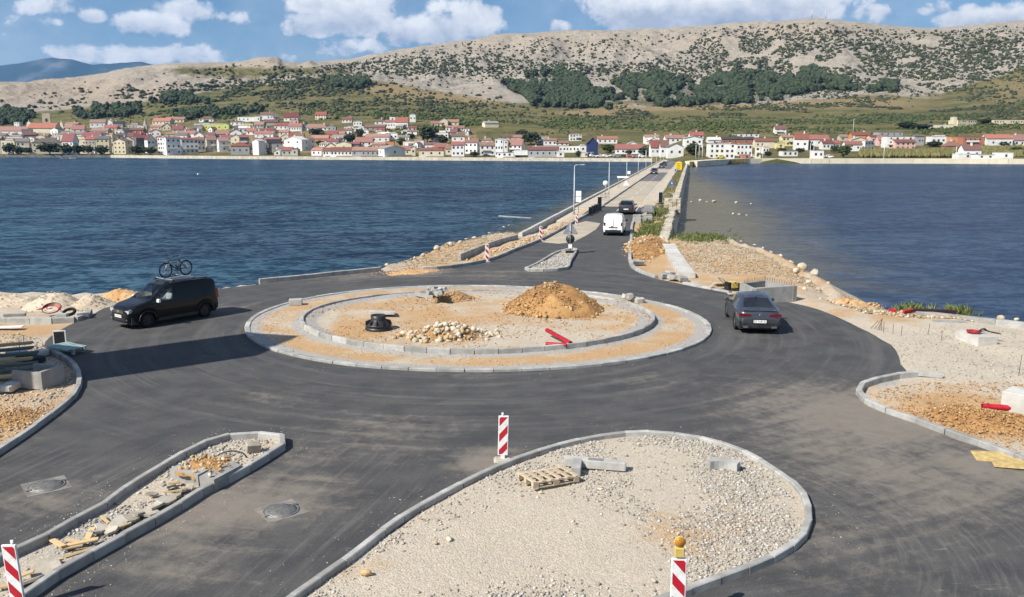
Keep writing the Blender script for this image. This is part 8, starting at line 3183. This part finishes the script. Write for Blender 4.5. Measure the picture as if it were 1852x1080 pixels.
def right_lot():
    # open concrete chamber
    zt = .78
    top = [P(1338, 512, zt), P(1384, 505.6, zt), P(1442, 517, zt), P(1360, 522.5, zt)]
    e = empty('concrete_chamber', (0, 0, 0), 0, 'open concrete chamber with a rectangular pit on the lagoon side', 'chamber')
    n = 4
    cc = sum(top, Vector()) / 4
    for i in range(n):
        a, b = top[i], top[(i + 1) % n]
        t = (b - a).normalized()
        inn = Vector((-t.y, t.x, 0))
        if (cc - a).dot(inn) < 0:
            inn = -inn
        w = .24
        q = [a, b, b + inn * w, a + inn * w]
        MB().prism([(v.x, v.y) for v in q], -.7, zt - .004 * (i % 2)).build('wall', M['concrete'], e, recalc=True)
    MB().prism([(v.x, v.y) for v in [c_ + (cc - c_) * .1 for c_ in top]], -.7, -.35).build('floor', M['concrete'], e, recalc=True)
    rb = MB()
    for k in range(14):
        v = top[0].lerp(top[1], .08 + .065 * k) + (cc - top[0]).normalized() * .12
        rb.tube([(v.x, v.y, zt - .05), (v.x + rnd.uniform(-.02, .02), v.y, zt + rnd.uniform(.12, .26))], .012, 5)
    for k in range(12):
        v = top[1].lerp(top[2], .08 + .075 * k) + (cc - top[1]).normalized() * .12
        rb.tube([(v.x, v.y, zt - .05), (v.x, v.y, zt + rnd.uniform(.10, .2))], .012, 5)
    rb.build('starter_bars', M['dark_metal'], e)
    # little yellow compactor with its boards
    c = P(1325, 527)
    e = empty('plate_compactor', (c.x, c.y, 0), R(20), 'small yellow and black engine-driven compactor beside the concrete chamber', 'compactor')
    MB().box((0, 0, .10), (.75, .5, .08)).build('base_plate', M['dark_metal'], e)
    me = bevel_mesh(MB().box((0, 0, .36), (.46, .40, .38)).mesh('engine_cover', M['amber_case']), .05, 2)
    link('engine_cover', me, None, e)
    MB().box((-.32, 0, .34), (.18, .38, .36)).box((.30, 0, .30), (.16, .34, .28)).build('engine', M['black_plastic'], e)
    MB().tube([(-.3, -.2, .3), (-.8, -.2, .75), (-.8, .2, .75), (-.3, .2, .3)], .018, 6).build('handle', M['dark_metal'], e)
    MB().tube([(0, -.25, .5), (0, .25, .5)], .03, 8).build('bar', M['black_plastic'], e)
    pl = bevel_mesh(MB().box((0, 0, 0), (1, 1, 1)).mesh('board', M['wood_old']), .03)
    for i, (x, y, yaw, L_, z) in enumerate(((1310, 518, 12, 1.6, .12), (1313, 515, 8, 1.5, .20), (1318, 513, 16, 1.7, .28), (1345, 530, 6, 1.2, .06), (1338, 532, 12, 1.3, .10))):
        block(x, y, (L_, .28, .06), R(yaw), f'{("lowest", "middle", "top", "front", "rear")[i]} grey board beside the yellow compactor', z, (0, .03), 'boards by the compactor', 'board', pl, cat='board')
    # concrete base with cables
    a, b, c2 = P(1728, 612), P(1769, 625), P(1803, 624)
    d = a + (c2 - b)
    e = empty('cable_plinth', (0, 0, 0), 0, 'low square concrete base with red and black cables on top', 'concrete base')
    MB().prism([(v.x, v.y) for v in (a, b, c2, d)], -.15, .33).build('block', M['concrete_pale'], e, recalc=True)
    cen = (a + b + c2 + d) / 4
    for k in range(3):
        MB().torus(.20 + .03 * k, .018, 24, 6, 0, (cen.x - .1, cen.y + .05, .36 + .03 * k), 'z').build('cable_loop', M['red_pipe'], e)
    for k in range(4):
        s = rnd.uniform(-.15, .15)
        MB().tube(catmull([(cen.x, cen.y + s, .37), (cen.x + .25, cen.y + s * .5, .46 + .03 * k), (cen.x + .55, cen.y - .15 + .1 * k, .40), (cen.x + .85, cen.y - .25 + .06 * k, .36)], .08), .016, 6).build('cable', M['black_plastic'], e)
    q = cen + Vector((.95, .1, 0))
    # long concrete strip on the lagoon edge
    a, b = P(1652, 571), P(1852, 594)
    d = b - a
    e = empty('concrete_strip', (0, 0, 0), 0, 'long low concrete strip along the lagoon edge of the right-hand lot', 'kerb')
    kerb_run(e, [a, (a + b) / 2 + Vector((0, .15, 0)), b, b + d * .5], 3.0, .35, .22, +1)
    # grey cover slab, dark plank, red barrier bits
    me = bevel_mesh(MB().box((0, 0, 0), (1, 1, 1)).mesh('slab', M['concrete']), .03)
    block(1718, 583, (1.35, .5, .06), R(-6), 'grey flat slab on the pale lot before the concrete strip', .02, name='slab', mesh=me, cat='slab')
    pd = bevel_mesh(MB().box((0, 0, 0), (1, 1, 1)).mesh('beam', M['dark_pipe']), .03)
    block(1690, 566, (1.8, .25, .16), R(-12), 'rusty brown beam lying behind the concrete strip', .15, name='beam', mesh=pd, cat='beam')
    rp = bevel_mesh(MB().box((0, 0, 0), (1, 1, 1)).mesh('barrier_piece', M['red_paint']), .05)
    block(1614, 565, (.35, .12, .16), R(-20), 'small red barrier piece on the lagoon margin', .0, name='barrier_piece', mesh=rp, cat='barrier')
    for k in range(3):
        block(1637 + 6 * k, 568 - k, (.30, .10, .20), R(30), f'{("left", "middle", "right")[k]} red barrier piece in the row of three by the weeds', .0, (.4, 0), name='barrier_piece', mesh=rp, cat='barrier')
    # stakes of reinforcing bar
    for i, (x, y, hh, ln) in enumerate(((1573, 592, .28, .35), (1580, 594, .38, .30), (1586, 595, .42, .22), (1590, 596, .50, .10), (1594, 597, .5, .0), (1598, 600, .42, 0), (1615, 603, .38, 0), (1630, 606, .40, .02), (1678, 605, .46, .06), (1703, 615, .36, 0), (1842, 680, .72, .05), (1801, 622, .3, 0))):
        p = P(x, y)
        o = MB().tube([(0, 0, -.1), (ln, .02, hh)], .010, 5).build('rebar_stake', M['dark_metal'], None, (p.x, p.y, 0))
        n_ = i + 1
        tag(o, f'thin rusty setting-out stake on the right-hand lot, number {n_} from the left'.replace('number ', '') if False else f'thin setting-out stake on the right-hand lot, {n_}{({1: "st", 2: "nd", 3: "rd"}.get(n_, "th"))} counted from the asphalt', 'stake', 'stakes on the right-hand lot')
    # big block at the edge, plywood
    a, b = P(1834, 745), P(1905, 760)
    d = b - a
    o = link('concrete_block', bevel_mesh(MB().box((0, 0, 0), (1, 1, 1)).mesh('concrete_block', M['concrete_pale']), .02), None, None, ((a + b) / 2 + Vector((0, .45, .28))), (0, 0, math.atan2(d.y, d.x)), (d.length, .9, .62))
    tag(o, 'pale concrete block cut off by the right edge of the picture', 'block')
    for i, (x, y, yaw) in enumerate(((1798, 826, -14), (1832, 840, -16))):
        p = P(x, y, .03)
        e = empty('formwork_sheet', (p.x, p.y, .025 + .03 * i), R(yaw), ('left' if i == 0 else 'right') + ' yellow formwork sheet lying on the asphalt at the right kerb', 'sheet', 'formwork sheets')
        e.rotation_euler = (R(2), R(-1), R(yaw))
        bm_ = bevel_mesh(MB().box((0, 0, 0), (.95, .62, .025)).mesh('sheet', M['wood_yellow']), .006)
        link('sheet', bm_, None, e)
        for y_ in (-.26, .26):
            MB().box((0, y_, .022), (.93, .05, .018)).build('batten', M['wood_yellow'], e)
    # kerb return behind the curve
    block(1678, 681, (.15, .9, .16), R(66), 'short kerb stone laid back from the end of the right kerb', .0)
    # concrete channel and broken pieces by the lagoon wall
    e = empty('concrete_channel', (0, 0, 0), 0, 'long concrete channel slab slanting down beside the lagoon wall', 'channel')
    pts = [P(1209, 447), P(1219, 465), P(1230, 483), P(1243, 502)]
    for a, b in zip(pts, pts[1:]):
        d = b - a
        mid = (a + b) / 2
        MB().box((0, 0, 0), (d.length * .99, .95, .30)).build('slab', M['concrete_pale'], e, (mid.x, mid.y, .12), (0, 0, math.atan2(d.y, d.x)))
    for i, (x, y, yaw, s) in enumerate(((1205, 502, 20, .75), (1215, 505, 60, .6), (1222, 506, 100, .55), (1212, 498, 35, .5), (1152, 478, 25, .9), (1235, 508, 10, .5))):
        block(x, y, (s, .4, .25), R(yaw), f'broken concrete piece, {("left of", "middle of", "right end of", "top of", "far left from", "outer right of")[i]} the dump at the foot of the channel', .05, (.2, .1), 'broken concrete at the channel foot')
    e = empty('kerb', (0, 0, 0), 0, 'pale low kerb edging the asphalt below the concrete channel', 'kerb')
    kerb_run(e, px_line([(1234, 513), (1262, 519), (1290, 525), (1318, 530)]), 1.1, .4, .08, +1)
    # paving pallets and trailer by the footway
    e = empty('trailer', P(1172, 392) , HDG, 'small dark site trailer loaded with grey slabs beside the causeway', 'trailer')
    e.location.z = 0
    MB().box((0, 0, .62), (2.4, 1.3, .10)).build('bed', M['grey_metal'], e)
    for s in (1, -1):
        MB().box((0, s * .65, .82), (2.4, .04, .32)).build('side_board', M['dark_metal'], e)
        MB().lathe([(.001, -.08), (.28, -.08), (.30, 0), (.28, .08), (.001, .08)], 18, 0, (0, s * .78, .30), 'y').build('wheel', M['rubber'], e)
    MB().box((1.2, 0, .86), (.04, 1.3, .42)).box((-1.2, 0, .82), (.04, 1.3, .34)).build('end_board', M['grey_metal'], e)
    MB().box((.3, 0, 1.0), (1.1, .9, .5)).build('load', M['concrete'], e)
    MB().tube([(-1.2, 0, .6), (-2.1, 0, .5)], .05, 6).build('drawbar', M['dark_metal'], e)
    pv = bevel_mesh(MB().box((0, 0, 0), (1, 1, 1)).mesh('paving_slab', M['concrete']), .03)
    k = 0
    for i in range(3):
        for j in range(2):
            p = P(1152 + 10 * i, 402 - 5 * j - i)
            k += 1
            o = link('paving_stack', pv, None, None, (p.x, p.y, .20), (0, 0, HDG + .02 * k), (.95, .85, .42 + .08 * (k % 3)))
            tag(o, f'grey stack of paving slabs on the footway end, {("front left", "rear left", "front middle", "rear middle", "front right", "rear right")[k - 1]}', 'paving slabs', 'stacks of paving slabs')
    p = P(1162, 392)
    bx_ = [(1146, 398), (1156, 393)]


right_lot()

# dusty sheet over the asphalt at the causeway mouth
tag(sheet('dust_sheet', [P(x, y).to_2d() for x, y in ((980, 438), (1005, 424), (1040, 405), (1060, 400), (1086, 404), (1078, 415), (1060, 426), (1037, 438), (1010, 441))], .005, M['road_pale']), kind='structure')


# lorry, boats and the added unseen pylon that casts the shadow across the road
def others():
    q, k = at_terrain(945, 286)
    e = empty('lorry', q, 0, 'white box lorry parked on the far waterfront', 'lorry')
    MB().box((-1, 0, 2.2), (7.6, 2.4, 2.6)).build('box', M['w_white'], e)
    MB().box((4.2, 0, 1.7), (1.9, 2.3, 2.2)).build('cab', M['w_white'], e)
    MB().box((5.17, 0, 2.2), (.05, 1.9, .8)).build('windscreen', M['win_dark'], e)
    MB().box((0, 0, .75), (9, 1.2, .3)).build('chassis', M['dark_metal'], e)
    for x in (-3.6, -2.6, 3.9):
        for s in (1, -1):
            MB().lathe([(.001, -.15), (.5, -.15), (.5, .15), (.001, .15)], 14, 0, (x, s * 1.05, .5), 'y').build('wheel', M['rubber'], e)
    for i, (x, y) in enumerate(((131, 287), (115, 287.5), (360, 316))):
        p = P(x, y, WATER)
        e = empty('boat', p, R((5, -10, 80)[i]), ('white rowing boat at the old quay', 'small grey boat left of the white one at the old quay', 'tiny white boat out on the bay')[i], 'boat')
        L_ = 4.2 if i < 2 else 1.6
        hull = MB()
        st = [(-.5, .30, .0), (-.2, .36, -.02), (.2, .32, .0), (.5, .02, .08)]
        vs = []
        for (x_, w_, z_) in st:
            vs += [(x_ * L_, -w_ * L_ * .42, .45 + z_), (x_ * L_, -w_ * L_ * .26, -.1), (x_ * L_, w_ * L_ * .26, -.1), (x_ * L_, w_ * L_ * .42, .45 + z_)]
        fs = []
        for a in range(3):
            for b in range(3):
                fs.append((a * 4 + b, a * 4 + b + 1, a * 4 + b + 5, a * 4 + b + 4))
        fs += [(3, 2, 1, 0), (12, 13, 14, 15)]
        hull.add(vs, fs)
        hull.build('hull', M['white_paint'] if i != 1 else M['grey_metal'], e, recalc=True)
        for t in (-.2, .15):
            MB().box((t * L_, 0, .30), (.25, .26 * L_, .04)).build('thwart', M['wood'], e)
    # pylon added out of view to cast the shadow left of the roundabout
    tip = P(455, 622)
    H = 15.0
    ln = H / math.tan(SUN_EL)
    b = tip - SHD * ln
    e = empty('shadow_pylon', (b.x, b.y, 0), R(-16), 'tall grey block added unseen beyond the left edge to cast the road shadow', 'shadow caster')
    MB().box((0, 0, H - 6.5), (2.6, 3.2, 13)).build('caster_box', M['w_grey'], e)
    MB().box((0, 1.6, 3.9), (2.2, 5.6, 5.0)).build('caster_low_box', M['w_grey'], e)  # wider low part, added to shade the left-hand yard
    for s in (-1, 1):
        MB().box((0, s * 1.1, .9), (.4, .4, 2.2)).build('leg', M['grey_metal'], e)
    MB().box((0, 0, .05), (3.4, 4.0, .3)).build('base', M['concrete'], e)
    for s in (-1, 1):
        MB().box((s * 1.31, 0, H - 4.5), (.04, 2.8, 6)).build('face', M['white_paint'], e)


others()


# ------------------------------------------------------------------ air
def build_haze():
    me = MB().box((0, 5500, 645), (13600, 12400, 1310)).mesh('haze', [])
    n = NT('haze_air')
    n.t.nodes.remove(n.out)
    n.out = n.node('ShaderNodeOutputMaterial')
    v = n.node('ShaderNodeVolumePrincipled')
    v.inputs['Color'].default_value = (.25, .54, 1.0, 1)
    v.inputs['Density'].default_value = 5.0e-5
    v.inputs['Anisotropy'].default_value = .2
    n.t.links.new(v.outputs[0], n.out.inputs['Volume'])
    me.materials.append(n.m)
    o = link('haze', me)
    tag(o, kind='stuff')


build_haze()
